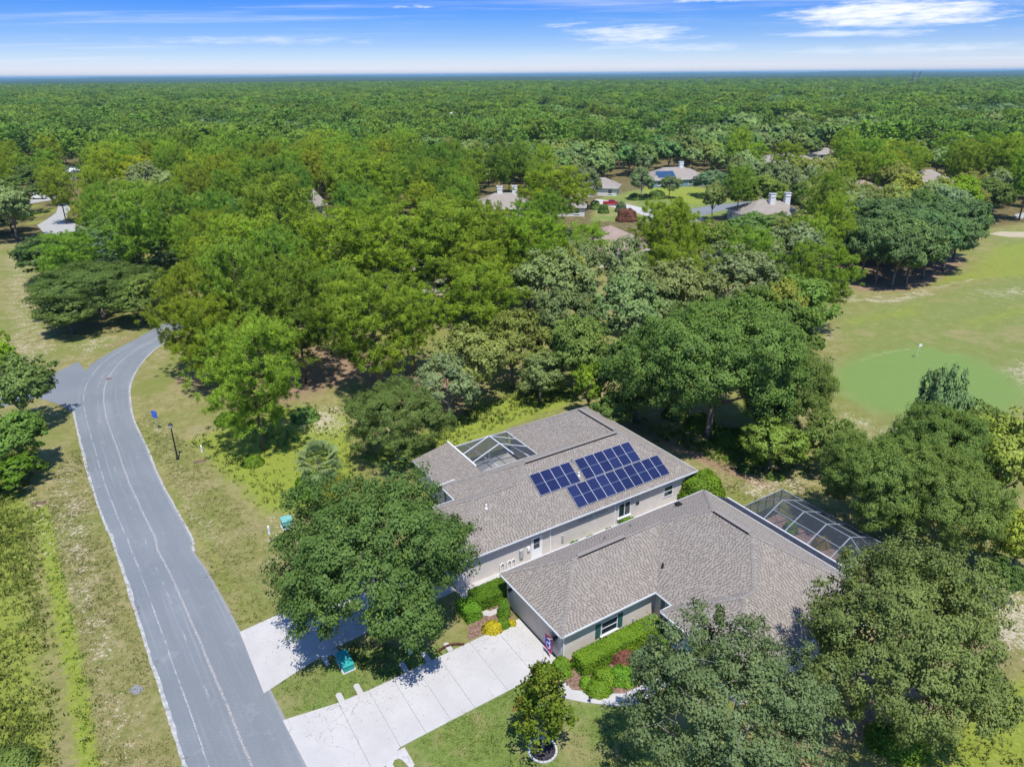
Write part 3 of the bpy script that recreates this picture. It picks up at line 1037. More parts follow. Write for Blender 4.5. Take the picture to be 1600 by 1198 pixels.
uvslab('walkway', [(-2.6, -1.2), (-2.0, -0.9), (-1.2, 0.4), (0.3, 0.4), (0.3, 0.9), (-1.5, 0.9), (-2.2, 0.2), (-3.0, -0.6)], -0.02, 0.04, MAT['concrete'])['kind'] = 'structure'
tag(uvslab('flower_bed', [(0.35, 7.8), (9.0, 8.0), (9.0, 10.4), (8.0, 10.6), (7.5, 13.0), (3.4, 12.6), (0.4, 11.7), (-1.2, 9.6), (-0.4, 8.3)], -0.02, 0.014, MAT['mulch']), 'brown mulch bed along the front house', kind='structure')
tag(uvslab('flower_bed', [(-4.2, 2.2), (-0.1, 2.2), (0.35, 1.0), (0.35, -0.4), (-1.2, -0.6), (-3.4, 0.6)], -0.02, 0.012, MAT['mulch']), 'brown mulch bed beside the garage', kind='structure')
tag(uvslab('side_path', [(-2.3, -3.3), (24, -3.3), (24, -1.4), (1.0, -1.4), (0.2, -2.0), (-2.3, -2.0)], -0.02, 0.02, MAT['concrete']), 'pale strip of concrete between the two houses', kind='structure')


# ------------------------------------------------------------------ roofs
def clip_poly(poly, a, b):
    """keep the part of a 2D polygon left of the directed line a-b"""
    out = []
    n = len(poly)
    ex, ey = b[0] - a[0], b[1] - a[1]
    for i in range(n):
        p, q = poly[i], poly[(i + 1) % n]
        sp = ex * (p[1] - a[1]) - ey * (p[0] - a[0])
        sq = ex * (q[1] - a[1]) - ey * (q[0] - a[0])
        if sp >= 0:
            out.append(p)
        if (sp >= 0) != (sq >= 0):
            t = sp / (sp - sq)
            out.append((p[0] + (q[0] - p[0]) * t, p[1] + (q[1] - p[1]) * t))
    return out


def shingle_facet(mb, facet, expo=0.15, seed=1):
    """facet: convex ring of (x, y, z). adds overlapping tabs, each its own island"""
    r = random.Random(seed)
    pts = [Vector(p) for p in facet]
    n = (pts[1] - pts[0]).cross(pts[2] - pts[0]).normalized()
    if n.z < 0:
        pts.reverse()
        n = -n
    e = Vector((0, 0, 1)).cross(n).normalized()
    t = n.cross(e).normalized()          # up the slope
    o = pts[0]
    q = [((p - o).dot(e), (p - o).dot(t)) for p in pts]
    ar = sum(q[i][0] * q[(i + 1) % len(q)][1] - q[(i + 1) % len(q)][0] * q[i][1] for i in range(len(q)))
    if ar < 0:
        q.reverse()
    x0, x1 = min(p[0] for p in q), max(p[0] for p in q)
    y0, y1 = min(p[1] for p in q), max(p[1] for p in q)
    row = 0
    y = y0
    while y < y1:
        x = x0 - r.random() * 0.4
        dark = False
        while x < x1:
            dark = not dark
            w = r.uniform(0.085, 0.13) if dark else r.uniform(0.13, 0.22)
            poly = [(x, y), (x + w - 0.008, y), (x + w - 0.008, y + expo), (x, y + expo)]
            for i in range(len(q)):
                poly = clip_poly(poly, q[i], q[(i + 1) % len(q)])
                if len(poly) < 3:
                    break
            if len(poly) >= 3:
                lift = 0.014 if dark else 0.026
                top = [o + e * p[0] + t * p[1] + n * (0.004 + lift * (1 - (p[1] - y) / expo)) for p in poly]
                bot = [o + e * p[0] + t * p[1] for p in poly]
                b = len(mb.v)
                k = len(poly)
                mb.v += [tuple(p) for p in top] + [tuple(p) for p in bot]
                mi = int(dark and r.random() < 0.85)
                mb.f.append(tuple(range(b, b + k)))
                mb.m.append(mi)
                for i in range(k):
                    j = (i + 1) % k
                    mb.f.append((b + j, b + i, b + k + i, b + k + j))
                    mb.m.append(mi)
            x += w
        y += expo
        row += 1


def caps(mb, p, q, seed=3, w=0.34):
    """overlapping cap shingles along a hip or a ridge"""
    p, q = Vector(p), Vector(q)
    if q.z < p.z:
        p, q = q, p
    L = (q - p).length
    d = (q - p).normalized()
    s = d.cross(Vector((0, 0, 1))).normalized()
    n = max(1, int(L / 0.24))
    for i in range(n):
        a = p + d * (L * i / n)
        b = p + d * (L * (i + 1) / n - 0.012)
        up = Vector((0, 0, 1))
        dz = -0.055
        base = len(mb.v)
        for c, h in ((a, 0.052), (b, 0.036)):
            for k in (-1, 0, 1):
                mb.v.append(tuple(c + s * (k * w / 2) + up * (h + (dz if k else 0))))
        mb.f += [(base, base + 1, base + 4, base + 3), (base + 1, base + 2, base + 5, base + 4), (base + 2, base + 1, base)]
        mb.m += [0, 0, 0]


def roof_parts(root, facets, deckname='roof'):
    deck = MB()
    for f in facets:
        g = [Vector(p) for p in f]
        if (g[1] - g[0]).cross(g[2] - g[0]).z < 0:
            g.reverse()
        deck.poly(g)
    ro = deck.build('roof', MAT['deck'], root)
    return ro


def house_frame(name, loc, rz, label):
    h = empty(name, loc, rz)
    tag(h, label, 'house')
    return h


def edge_trim(root, eave, out, ze):
    """fascia boards and gutters round an eave loop of (x, y), counter-clockwise"""
    n = len(eave)
    for i in range(n):
        a, b = Vector((*eave[i], ze)), Vector((*eave[(i + 1) % n], ze))
        d = (b - a).normalized()
        o = Vector((d.y, -d.x, 0))
        mb = MB()
        e = 0.0015 * i
        mb.beam(a + o * (0.012 + e) - Vector((0, 0, 0.10 + e)), b + o * (0.012 + e) - Vector((0, 0, 0.10 + e)), 0.024, 0.19)
        mb.build('fascia', MAT['fascia'], root)
        g = MB()
        gz = Vector((0, 0, 0.055 + e))
        g.beam(a + o * (0.070 + e) - gz, b + o * (0.070 + e) - gz, 0.085, 0.10)
        g.build('gutter', MAT['gutter'], root)


def wall_ring(root, ringpts, z0, z1, mat):
    mb = MB()
    mb.prism(ringpts, z0, z1)
    return mb.build('wall', mat, root)


def on_wall(o, d, s, z):
    return Vector((o[0] + d[0] * s, o[1] + d[1] * s, z))


def window(root, o, d, nrm, s0, s1, z0, z1, bars=1, shutters=False, sill=True):
    """sash window in a wall that starts at o and runs along d; nrm points out"""
    o3 = Vector((o[0], o[1], 0))
    D, N = Vector((*d, 0)), Vector((*nrm, 0))

    def bx(name, a, b, c, e, th, off, mat, par):
        mb = MB()
        p = o3 + D * ((a + b) / 2) + N * (off + th / 2)
        mb.beam(p + Vector((0, 0, c)), p + Vector((0, 0, e)), 1, 1)
        # rebuild as an oriented box
        mb = MB()
        cs = []
        for z in (c, e):
            for s_, q in ((a, off), (b, off), (b, off + th), (a, off + th)):
                cs.append(o3 + D * s_ + N * q + Vector((0, 0, z)))
        mb.v = [tuple(x) for x in cs]
        mb.f = [(0, 3, 2, 1), (4, 5, 6, 7), (0, 1, 5, 4), (1, 2, 6, 5), (2, 3, 7, 6), (3, 0, 4, 7)]
        mb.m = [0] * 6
        return mb.build(name, mat, par)
    w = empty('window')
    w.parent = root
    bx('pane', s0 + 0.05, s1 - 0.05, z0 + 0.05, z1 - 0.05, 0.02, 0.012, MAT['glass'], w)
    f = 0.07
    for a, b, c, e in ((s0, s1, z1 - f, z1), (s0, s1, z0, z0 + f), (s0, s0 + f, z0 + f, z1 - f), (s1 - f, s1, z0 + f, z1 - f)):
        bx('frame', a, b, c, e, 0.06, 0.004, MAT['white'], w)
    for k in range(bars):
        zc = z0 + (z1 - z0) * (k + 1) / (bars + 1)
        bx('sash_bar', s0 + f, s1 - f, zc - 0.025, zc + 0.025, 0.05, 0.006, MAT['white'], w)
    if sill:
        bx('sill', s0 - 0.08, s1 + 0.08, z0 - 0.14, z0 - 0.003, 0.14, 0.004, MAT['white'], w)
    if shutters:
        for a in (s0 - 0.50, s1 + 0.04):
            bx('shutter', a, a + 0.44, z0 - 0.02, z1 + 0.02, 0.05, 0.005, MAT['shutter'], w)
    return w


def obox(name, o, d, nrm, a, b, c, e, off, th, mat, par):
    o3 = Vector((o[0], o[1], 0))
    D, N = Vector((*d, 0)), Vector((*nrm, 0))
    mb = MB()
    mb.v = [tuple(o3 + D * s_ + N * q + Vector((0, 0, z))) for z in (c, e) for s_, q in ((a, off), (b, off), (b, off + th), (a, off + th))]
    mb.f = [(0, 3, 2, 1), (4, 5, 6, 7), (0, 1, 5, 4), (1, 2, 6, 5), (2, 3, 7, 6), (3, 0, 4, 7)]
    mb.m = [0] * 6
    return mb.build(name, mat, par)


SL = 0.60


def front_house():
    h = house_frame('house', L2W(0, 0), TH, 'front house with taupe garage door, green shutters and shingled hip roof')
    z = ZE

    def P3(u, v, dist):
        return (u, -v, z + SL * dist)
    E = lambda u, v: P3(u, v, 0)
    Bv, Uw, Vw = 8.1, 22.3, 17.6        # garage wing depth, main right eave, main front eave
    U0 = 8.7                            # main left eave
    hr = Bv / 2
    mu = (U0 + Uw) / 2
    mr = (Uw - U0) / 2
    W0, Wv = 7.55, 9.9                  # front wing
    wv = (Wv + Vw) / 2
    wr = (Vw - Wv) / 2
    p1 = P3(hr, hr, hr)
    jn = P3(U0 + hr, hr, hr)
    p2 = P3(mu, mr, mr)
    p3 = P3(mu, Vw - mr, mr)
    p4 = P3(U0 + wr, wv, wr)
    p5 = P3(W0 + wr, wv, wr)
    facets = [
        [E(0, 0), E(0, Bv), p1],
        [E(0, 0), p1, jn, E(hr + U0, 0)],
        [E(U0 + hr, 0), jn, p2, E(Uw, 0)],
        [E(0, Bv), E(U0, Bv), jn, p1],
        [E(U0, Bv), E(U0, Wv), p4, p3, p2, jn] if False else [E(U0, Bv), E(U0, Wv), P3(U0 + 0.001, Wv, 0.0), jn],
        [P3(U0, Wv, 0), p4, p3, p2, jn],
        [E(W0, Wv), E(U0, Wv), p4, p5],
        [E(W0, Wv), p5, E(W0, Vw)],
        [E(W0, Vw), p5, p4, P3(U0 + wr, Vw, 0)],
        [P3(U0 + wr, Vw, 0), p4, p3, E(Uw, Vw)],
        [E(Uw, 0), p2, p3, E(Uw, Vw)],
    ]
    facets[4] = [E(U0, Bv), E(U0, Wv), jn]
    ro = roof_parts(h, facets)
    sm = MB()
    for i, f in enumerate(facets):
        shingle_facet(sm, f, seed=10 + i)
    s = sm.build('shingle', [MAT['shingle'], MAT['shingle_dark']], ro)
    s['kind'] = 'stuff'
    cm = MB()
    for a, b in ((E(0, 0), p1), (E(0, Bv), p1), (p1, jn), (jn, p2), (E(Uw, 0), p2), (p2, p3), (p3, p4), (p3, E(Uw, Vw)), (p4, p5), (p5, E(W0, Wv)), (p5, E(W0, Vw))):
        caps(cm, a, b)
    c = cm.build('ridge_cap', MAT['cap'], ro)
    c['kind'] = 'stuff'
    # dark ridge ventilators
    for a, b in ((P3(hr + 0.3, hr, hr), P3(U0 + 0.2, hr, hr)), (P3(mu, mr + 0.25, mr), P3(mu, Vw - mr - 0.25, mr))):
        mb = MB()
        A, Bq = Vector(a) + Vector((0, 0, 0.055)), Vector(b) + Vector((0, 0, 0.055))
        mb.beam(A, Bq, 0.36, 0.07)
        mb.build('ridge_vent', MAT['cap'], ro)
        d = (Bq - A).normalized()
        sd_ = d.cross(Vector((0, 0, 1)))
        if sd_.y > 0 or (abs(sd_.y) < 0.1 and sd_.x > 0):
            sd_ = -sd_
        m2 = MB()
        m2.beam(A + sd_ * 0.195 - Vector((0, 0, .01)), Bq + sd_ * 0.195 - Vector((0, 0, .01)), 0.03, 0.085)
        m2.build('vent_slot', MAT['black'], ro)
    eave = [(0, 0), (0, -Bv), (U0, -Bv), (U0, -Wv), (W0, -Wv), (W0, -Vw), (Uw, -Vw), (Uw, 0)]
    edge_trim(h, eave, 0.1, z)
    sf = MB()
    sf.poly([(x, y, z - 0.16) for x, y in reversed(eave)])
    sf.build('soffit', MAT['soffit'], h)
    o = 0.38
    W = [(o, -o), (o, -Bv + o), (U0 + o, -Bv + o), (U0 + o, -Wv - o), (W0 + o, -Wv - o), (W0 + o, -Vw + o), (Uw - o, -Vw + o), (Uw - o, -o)]
    # split into convex blocks so the ring prism stays clean
    wall_ring(h, W, 0, z - 0.165, MAT['stucco'])
    # garage front: faces -x at x = o
    go, gd, gn = (o, 0), (0, -1), (-1, 0)
    gdr = empty('garage_door')
    gdr.parent = h
    for k in range(4):
        obox('door_panel', go, gd, gn, 1.55, 6.45, 0.03 + 0.535 * k, 0.03 + 0.535 * k + 0.522, 0.004, 0.035 + 0.002 * k, MAT['garage'], gdr)
    for a, b, c, e in ((1.40, 1.545, 0, 2.3), (6.455, 6.60, 0, 2.3), (1.40, 6.60, 2.303, 2.44)):
        obox('door_frame', go, gd, gn, a, b, c, e, 0.003, 0.075, MAT['stucco'], gdr)
    for a in (0.42, Bv - 0.85):
        obox('corner_pilaster', go, gd, gn, a, a + 0.42, 0, z - 0.17, -0.15, 0.20, MAT['stucco_b'], h)
    for s_ in (1.02, 7.05):
        la = empty('wall_lantern')
        la.parent = h
        mb = MB()
        p = on_wall(go, gd, s_, 1.85) + Vector((-0.06, 0, 0))
        mb.beam(p + Vector((0.05, 0, 0)), p + Vector((-0.12, 0, 0.06)), 0.05, 0.05)
        mb.beam(p + Vector((0.03, 0, -0.12)), p + Vector((0.03, 0, 0.12)), 0.12, 0.12, up=(1, 0, 0))
        mb.build('bracket', MAT['black'], la)
        m2 = MB()
        c2 = p + Vector((-0.16, 0, 0))
        m2.lathe([(0.0, c2.z - 0.24), (0.07, c2.z - 0.2), (0.11, c2.z + 0.06), (0.15, c2.z + 0.07), (0.03, c2.z + 0.2), (0.0, c2.z + 0.21)], 8, (c2.x, c2.y))
        m2.build('lantern', MAT['black'], la)
    # wall under the long front eave of the garage wing (faces -y), starts at the garage corner
    fo, fd, fn = (o, -Bv + o), (1, 0), (0, -1)
    window(h, fo, fd, fn, 3.45, 5.0, 0.75, 1.95, 1, True)
    obox('wall_pipe', fo, fd, fn, 6.5, 6.6, 0.2, 0.9, 0.005, 0.1, MAT['grey_box'], h)
    # corner downpipes
    for (x, y) in ((o + 0.03, -Bv + o - 0.09), (W0 + o - 0.12, -Wv - o - 1.25)):
        mb = MB()
        mb.box(x - 0.05, x + 0.05, y - 0.04, y + 0.04, 0.06, z - 0.12)
        mb.build('downpipe', MAT['white'], h)
    # short return wall with a tall shuttered window, and the entry
    window(h, (U0 + o, -Bv + o), (0, -1), (-1, 0), 1.15, 2.1, 0.5, 2.2, 2, False)
    obox('shutter', (U0 + o, -Bv + o), (0, -1), (-1, 0), 0.70, 1.10, 0.45, 2.25, 0.005, 0.05, MAT['shutter'], h)
    window(h, (W0 + o, -Wv - o), (0, -1), (-1, 0), 0.35, 1.15, 0.4, 2.2, 2, False)
    dr = obox('door', (W0 + o, -Wv - o), (0, -1), (-1, 0), 1.8, 2.75, 0.03, 2.2, 0.004, 0.05, MAT['teal_light'], h)
    window(h, (W0 + o, -Wv - o), (0, -1), (-1, 0), 3.6, 5.4, 0.7, 2.0, 1, True)
    window(h, (W0 + o, -Vw + o), (1, 0), (0, -1), 6.0, 7.4, 0.7, 2.1, 1, False)
    window(h, (W0 + o, -Vw + o), (1, 0), (0, -1), 1.5, 3.2, 0.7, 2.1, 1, True)
    # roof furniture: pipe vents and box vents
    for u, v, kind in ((10.25, 7.1, 'pipe'), (17.2, 1.7, 'box'), (8.2, 2.6, 'pipe'), (11.2, 2.2, 'pipe')):
        dist = v if v < hr else (Bv - v if u < U0 else min(u - U0, 5))
        if (u, v) == (10.25, 7.1):
            dist = (u - U0)
        zz = z + SL * dist
        mb = MB()
        if kind == 'pipe':
            mb.lathe([(0.16, zz - 0.05), (0.10, zz + 0.08), (0.075, zz + 0.1), (0.075, zz + 0.36), (0.0, zz + 0.36)], 8, (u, -v))
            mb.build('vent_pipe', MAT['black'] if u > 10 and v > 5 else MAT['lead'], ro)
        else:
            mb.beam((u - .25, -v, zz + 0.16), (u + .25, -v, zz + 0.16), 0.5, 0.18)
            mb.build('roof_vent', MAT['black'], ro)
    # low dark lanai strip and its gutter towards the pool screen
    lm = MB()
    lm.poly([(Uw + 0.14, -1.0, z - 0.12), (Uw + 0.14, -14.2, z - 0.12), (Uw + 0.95, -14.2, z - 0.20), (Uw + 0.95, -1.9, z - 0.20)][::1])
    lm.build('lanai_roof', MAT['dark_membrane'], h)
    lg = MB()
    lg.beam((Uw + 1.0, -1.9, z - 0.17), (Uw + 1.0, -14.2, z - 0.17), 0.09, 0.12)
    lg.build('gutter', MAT['white'], h)
    return h


def rear_house():
    h = house_frame('house', L2W(0, 0), TH, 'rear house with three dark blue solar arrays on its shingled roof')
    z = ZE

    def P3(u, v, dist):
        return (u, -v, z + SL * dist)
    E = lambda u, v: P3(u, v, 0)
    Vf, Vb = -2.9, -14.1               # front and courtyard eaves of the main body
    r = (Vf - Vb) / 2
    vm = Vf - r
    Ur, Uin = 24.4, 13.5               # right wing: right eave, courtyard eave
    um = Ur - r
    Uin = um - r
    Vfar = -20.4
    Ul = 2.0                           # left hip eave of the main body
    g0, gV = -2.5, -11.2               # garage wing: left eave, rear eave
    gr = (Vf - gV) / 2
    gv = Vf - gr
    pl = P3(Ul + r, vm, r)
    pr = P3(um, vm, r)
    pf = P3(um, Vfar + r, r)
    pg = P3(g0 + gr, gv, gr)
    pj = P3(Ul + gr, gv, gr)            # garage ridge meets the left hip slope
    facets = [
        [E(g0, Vf), E(Ul + gr, Vf), pj, pg],
        [E(Ul + gr, Vf), P3(Ul + r, Vf, 0), pl, pj],
        [P3(Ul + r, Vf, 0), E(um, Vf), pr, pl],
        [E(um, Vf), E(Ur, Vf), pr],
        [E(Ur, Vf), E(Ur, Vfar), pf, pr],
        [E(Ur, Vfar), E(Uin, Vfar), pf],
        [E(Uin, Vfar), P3(Uin, Vb, 0), pr, pf],
        [P3(Uin, Vb, 0), E(Ul, Vb), pl, pr],
        [E(Ul, Vb), E(Ul, gV), pj, pl],
        [E(g0, gV), pg, pj, E(Ul, gV)],
        [E(g0, Vf), pg, E(g0, gV)],
    ]
    zl = lambda u: z - 0.05 + 0.20 * (u - 1.9)
    facets.append([(1.9, 14.12, zl(1.9)), (5.9, 14.1 - (zl(5.9) - z) / SL, zl(5.9)), (5.9, 20.1, zl(5.9)), (1.9, 20.1, zl(1.9))])
    ro = roof_parts(h, facets)
    sm = MB()
    for i, f in enumerate(facets):
        shingle_facet(sm, f, seed=50 + i)
    s = sm.build('shingle', [MAT['shingle'], MAT['shingle_dark']], ro)
    s['kind'] = 'stuff'
    cm = MB()
    for a, b in ((E(g0, Vf), pg), (E(g0, gV), pg), (pg, pj), (pj, pl), (E(Ul, Vb), pl), (pl, pr), (pr, pf), (pf, E(Ur, Vfar)), (pf, E(Uin, Vfar)), (pr, E(Ur, Vf))):
        caps(cm, a, b)
    c = cm.build('ridge_cap', MAT['cap'], ro)
    c['kind'] = 'stuff'
    for a, b in ((P3(Ul + r + 0.2, vm, r), P3(um - 0.3, vm, r)), (P3(um, vm - 0.5, r), P3(um, Vfar + r + 0.2, r))):
        mb = MB()
        A, Bq = Vector(a) + Vector((0, 0, 0.055)), Vector(b) + Vector((0, 0, 0.055))
        mb.beam(A, Bq, 0.36, 0.07)
        mb.build('ridge_vent', MAT['cap'], ro)
        d = (Bq - A).normalized()
        sd_ = d.cross(Vector((0, 0, 1)))
        if sd_.y > 0.1 or (abs(sd_.y) < 0.1 and sd_.x > 0):
            sd_ = -sd_
        m2 = MB()
        m2.beam(A + sd_ * 0.195 - Vector((0, 0, .01)), Bq + sd_ * 0.195 - Vector((0, 0, .01)), 0.03, 0.085)
        m2.build('vent_slot', MAT['black'], ro)
    eave = [(g0, -Vf), (Ur, -Vf), (Ur, -Vfar), (Uin, -Vfar), (Uin, -Vb), (Ul, -Vb), (Ul, -gV), (g0, -gV)]
    edge_trim(h, eave, 0.1, z)
    sf = MB()
    sf.poly([(x, y, z - 0.16) for x, y in reversed(eave)])
    sf.build('soffit', MAT['soffit'], h)
    o = 0.38
    W = [(g0 + o, -Vf + o), (Ur - o, -Vf + o), (Ur - o, -Vfar - o), (Uin + o, -Vfar - o), (Uin + o, -Vb - o), (Ul + o, -Vb - o), (Ul + o, -gV - o), (g0 + o, -gV - o)]
    wall_ring(h, W, 0, z - 0.165, MAT['stucco_b'])
    # low left wing beside the courtyard
    wall_ring(h, [(2.3, 14.0), (5.75, 14.0), (5.75, 19.8), (2.3, 19.8)], 0, 2.6, MAT['stucco_b'])
    for a, b in (((5.97, 14.3, zl(5.97)), (5.97, 20.2, zl(5.97))),):
        mb = MB()
        mb.beam(Vector(a), Vector(b), 0.14, 0.24)
        mb.build('fascia', MAT['white'], h)
    mb = MB()
    mb.beam((1.6, 14.16, z + 0.03), (3.4, 13.85, z + 0.33), 0.05, 0.10)
    mb.build('flashing', MAT['white'], h)
    mb = MB()
    mb.beam((1.85, 14.35, zl(1.9) - 0.09), (1.85, 20.1, zl(1.9) - 0.09), 0.05, 0.17)
    mb.build('fascia', MAT['fascia'], h)
    # wall towards the front house: starts at the garage corner
    fo, fd, fn = (0, -Vf + o), (1, 0), (0, -1)
    dd = empty('door')
    dd.parent = h
    obox('door_leaf', fo, fd, fn, 5.15, 6.10, 0.03, 2.12, 0.004, 0.04, MAT['white'], dd)
    for q in (1.0, 1.52):
        obox('pane', fo, fd, fn, 5.32, 5.93, q, q + 0.46, 0.045, 0.012, MAT['glass'], dd)
    for a, b, c, e in ((5.05, 5.147, 0, 2.22), (6.103, 6.2, 0, 2.22), (5.15, 6.1, 2.123, 2.22)):
        obox('door_frame', fo, fd, fn, a, b, c, e, 0.003, 0.07, MAT['white'], dd)
    window(h, fo, fd, fn, 14.75, 16.2, 0.65, 2.15, 0, False)
    obox('sash_bar', fo, fd, fn, 15.44, 15.52, 0.72, 2.08, 0.012, 0.06, MAT['white'], h)
    window(h, fo, fd, fn, 20.4, 21.6, 0.9, 2.1, 1, False, False)
    for s_, a, b in ((10.2, 1.90, 2.12), (12.0, 1.90, 2.12), (16.9, 1.3, 1.6)):
        obox('wall_vent', fo, fd, fn, s_, s_ + (1.5 if s_ < 16 else 0.4), a, b, 0.004, 0.03, MAT['grey_box'] if s_ < 16 else MAT['black'], h)
    for s_ in (7.0, 14.25):
        obox('downpipe', fo, fd, fn, s_, s_ + 0.1, 0.06, z - 0.15, 0.005, 0.09, MAT['white'], h)
    obox('meter_box', fo, fd, fn, 3.85, 4.2, 0.75, 1.45, 0.005, 0.2, MAT['grey_box'], h)
    obox('meter_box', fo, fd, fn, 4.65, 4.9, 1.1, 1.45, 0.005, 0.16, MAT['white'], h)
    obox('meter_box', fo, fd, fn, 8.3, 8.5, 0.6, 1.25, 0.005, 0.12, MAT['grey_box'], h)
    for s_ in (1.9, 2.6, 3.0):
        mb = MB()
        y = -Vf + o - 0.12
        mb.tube([(s_, y, 0.05), (s_, y, 0.75), (s_ + 0.22, y, 0.95), (s_ + 0.42, y, 0.75), (s_ + 0.42, y, 0.05)], 0.045, 6)
        mb.build('water_pipe', MAT['white'], h)
    # garage front towards the road
    go, gd, gn = (g0 + o, -Vf + o), (0, 1), (-1, 0)
    gdr = empty('garage_door')
    gdr.parent = h
    for k in range(4):
        obox('door_panel', go, gd, gn, 1.3, 6.2, 0.03 + 0.535 * k, 0.03 + 0.535 * k + 0.522, 0.004, 0.035 + 0.002 * k, MAT['stucco_white'], gdr)
    # pipes on the roof between the arrays
    for u, v, mt in ((12.25, -7.25, 'lead'), (12.15, -6.0, 'white'), (2.3, -6.0, 'white')):
        zz = z + SL * abs(v - Vf)
        mb = MB()
        mb.lathe([(0.15, zz - 0.05), (0.10, zz + 0.08), (0.075, zz + 0.1), (0.075, zz + 0.38), (0.0, zz + 0.38)], 8, (u, -v))
        mb.build('vent_pipe', MAT[mt], ro)
    # solar arrays
    c_, s_ = math.cos(math.atan(SL)), math.sin(math.atan(SL))
    PM = {}

    def panel_meshes(w, l):
        key = (round(w, 3), round(l, 3))
        if key in PM:
            return PM[key]
        f = MB()
        e = 0.016
        f.box(0, w, 0, e, 0, 0.04)
        f.box(0, w, l - e, l, 0, 0.04)
        f.box(0, e, e, l - e, 0, 0.04)
        f.box(w - e, w, e, l - e, 0, 0.04)
        fm = f.mesh('panel_frame', MAT['alu_white'])
        g = MB()
        g.box(e, w - e, e, l / 2 - 0.012, 0.005, 0.034)
        g.box(e, w - e, l / 2 + 0.012, l - e, 0.005, 0.034)
        gm = g.mesh('panel_glass', MAT['panel'])
        d = MB()
        d.box(e, w - e, l / 2 - 0.0119, l / 2 + 0.0119, 0.004, 0.032)
        dm = d.mesh('panel_divider', MAT['alu_grey'])
        PM[key] = (fm, gm, dm)
        return PM[key]
    arrays = [('left', 7.5, 4, 1.11, -5.38, 4, 'smallest solar array, four panels wide, left of the vent pipe'),
              ('upper', 12.5, 6, 1.11, -5.38, 6, 'upper solar array of six panels nearest the ridge'),
              ('lower', 10.2, 10, 1.10, -3.42, 10, 'longest solar array of ten panels along the lower roof')]
    for nm, u0, n, w, vbot, _, lab in arrays:
        dist = Vf - vbot
        a = empty('solar_array', (*L2W(u0, vbot)[:2], z + SL * dist + 0.13), 0)
        # local y runs up the slope (towards -v)
        a.rotation_euler = (math.atan(SL), 0, TH)
        tag(a, lab, 'solar array', 'solar arrays on the rear roof')
        l = 2.20
        fm, gm, dm = panel_meshes(w - 0.02, l)
        for k in range(n):
            p = link('solar_panel', fm, a)
            p.location = (k * w, 0, 0)
            gl = link('panel_glass', gm, p)
            dv = link('panel_divider', dm, p)
        rl = MB()
        for yy in (0.45, 1.75):
            rl.box(-0.05, n * w + 0.03, yy, yy + 0.04, -0.05, -0.004)
        for xx in np.linspace(0.1, n * w - 0.15, max(3, n // 2)):
            for yy in (0.455, 1.755):
                rl.box(xx, xx + 0.05, yy, yy + 0.03, -0.16, -0.052)
        rl.build('mounting_rail', MAT['alu_grey'], a)
    return h


front_house()
rear_house()


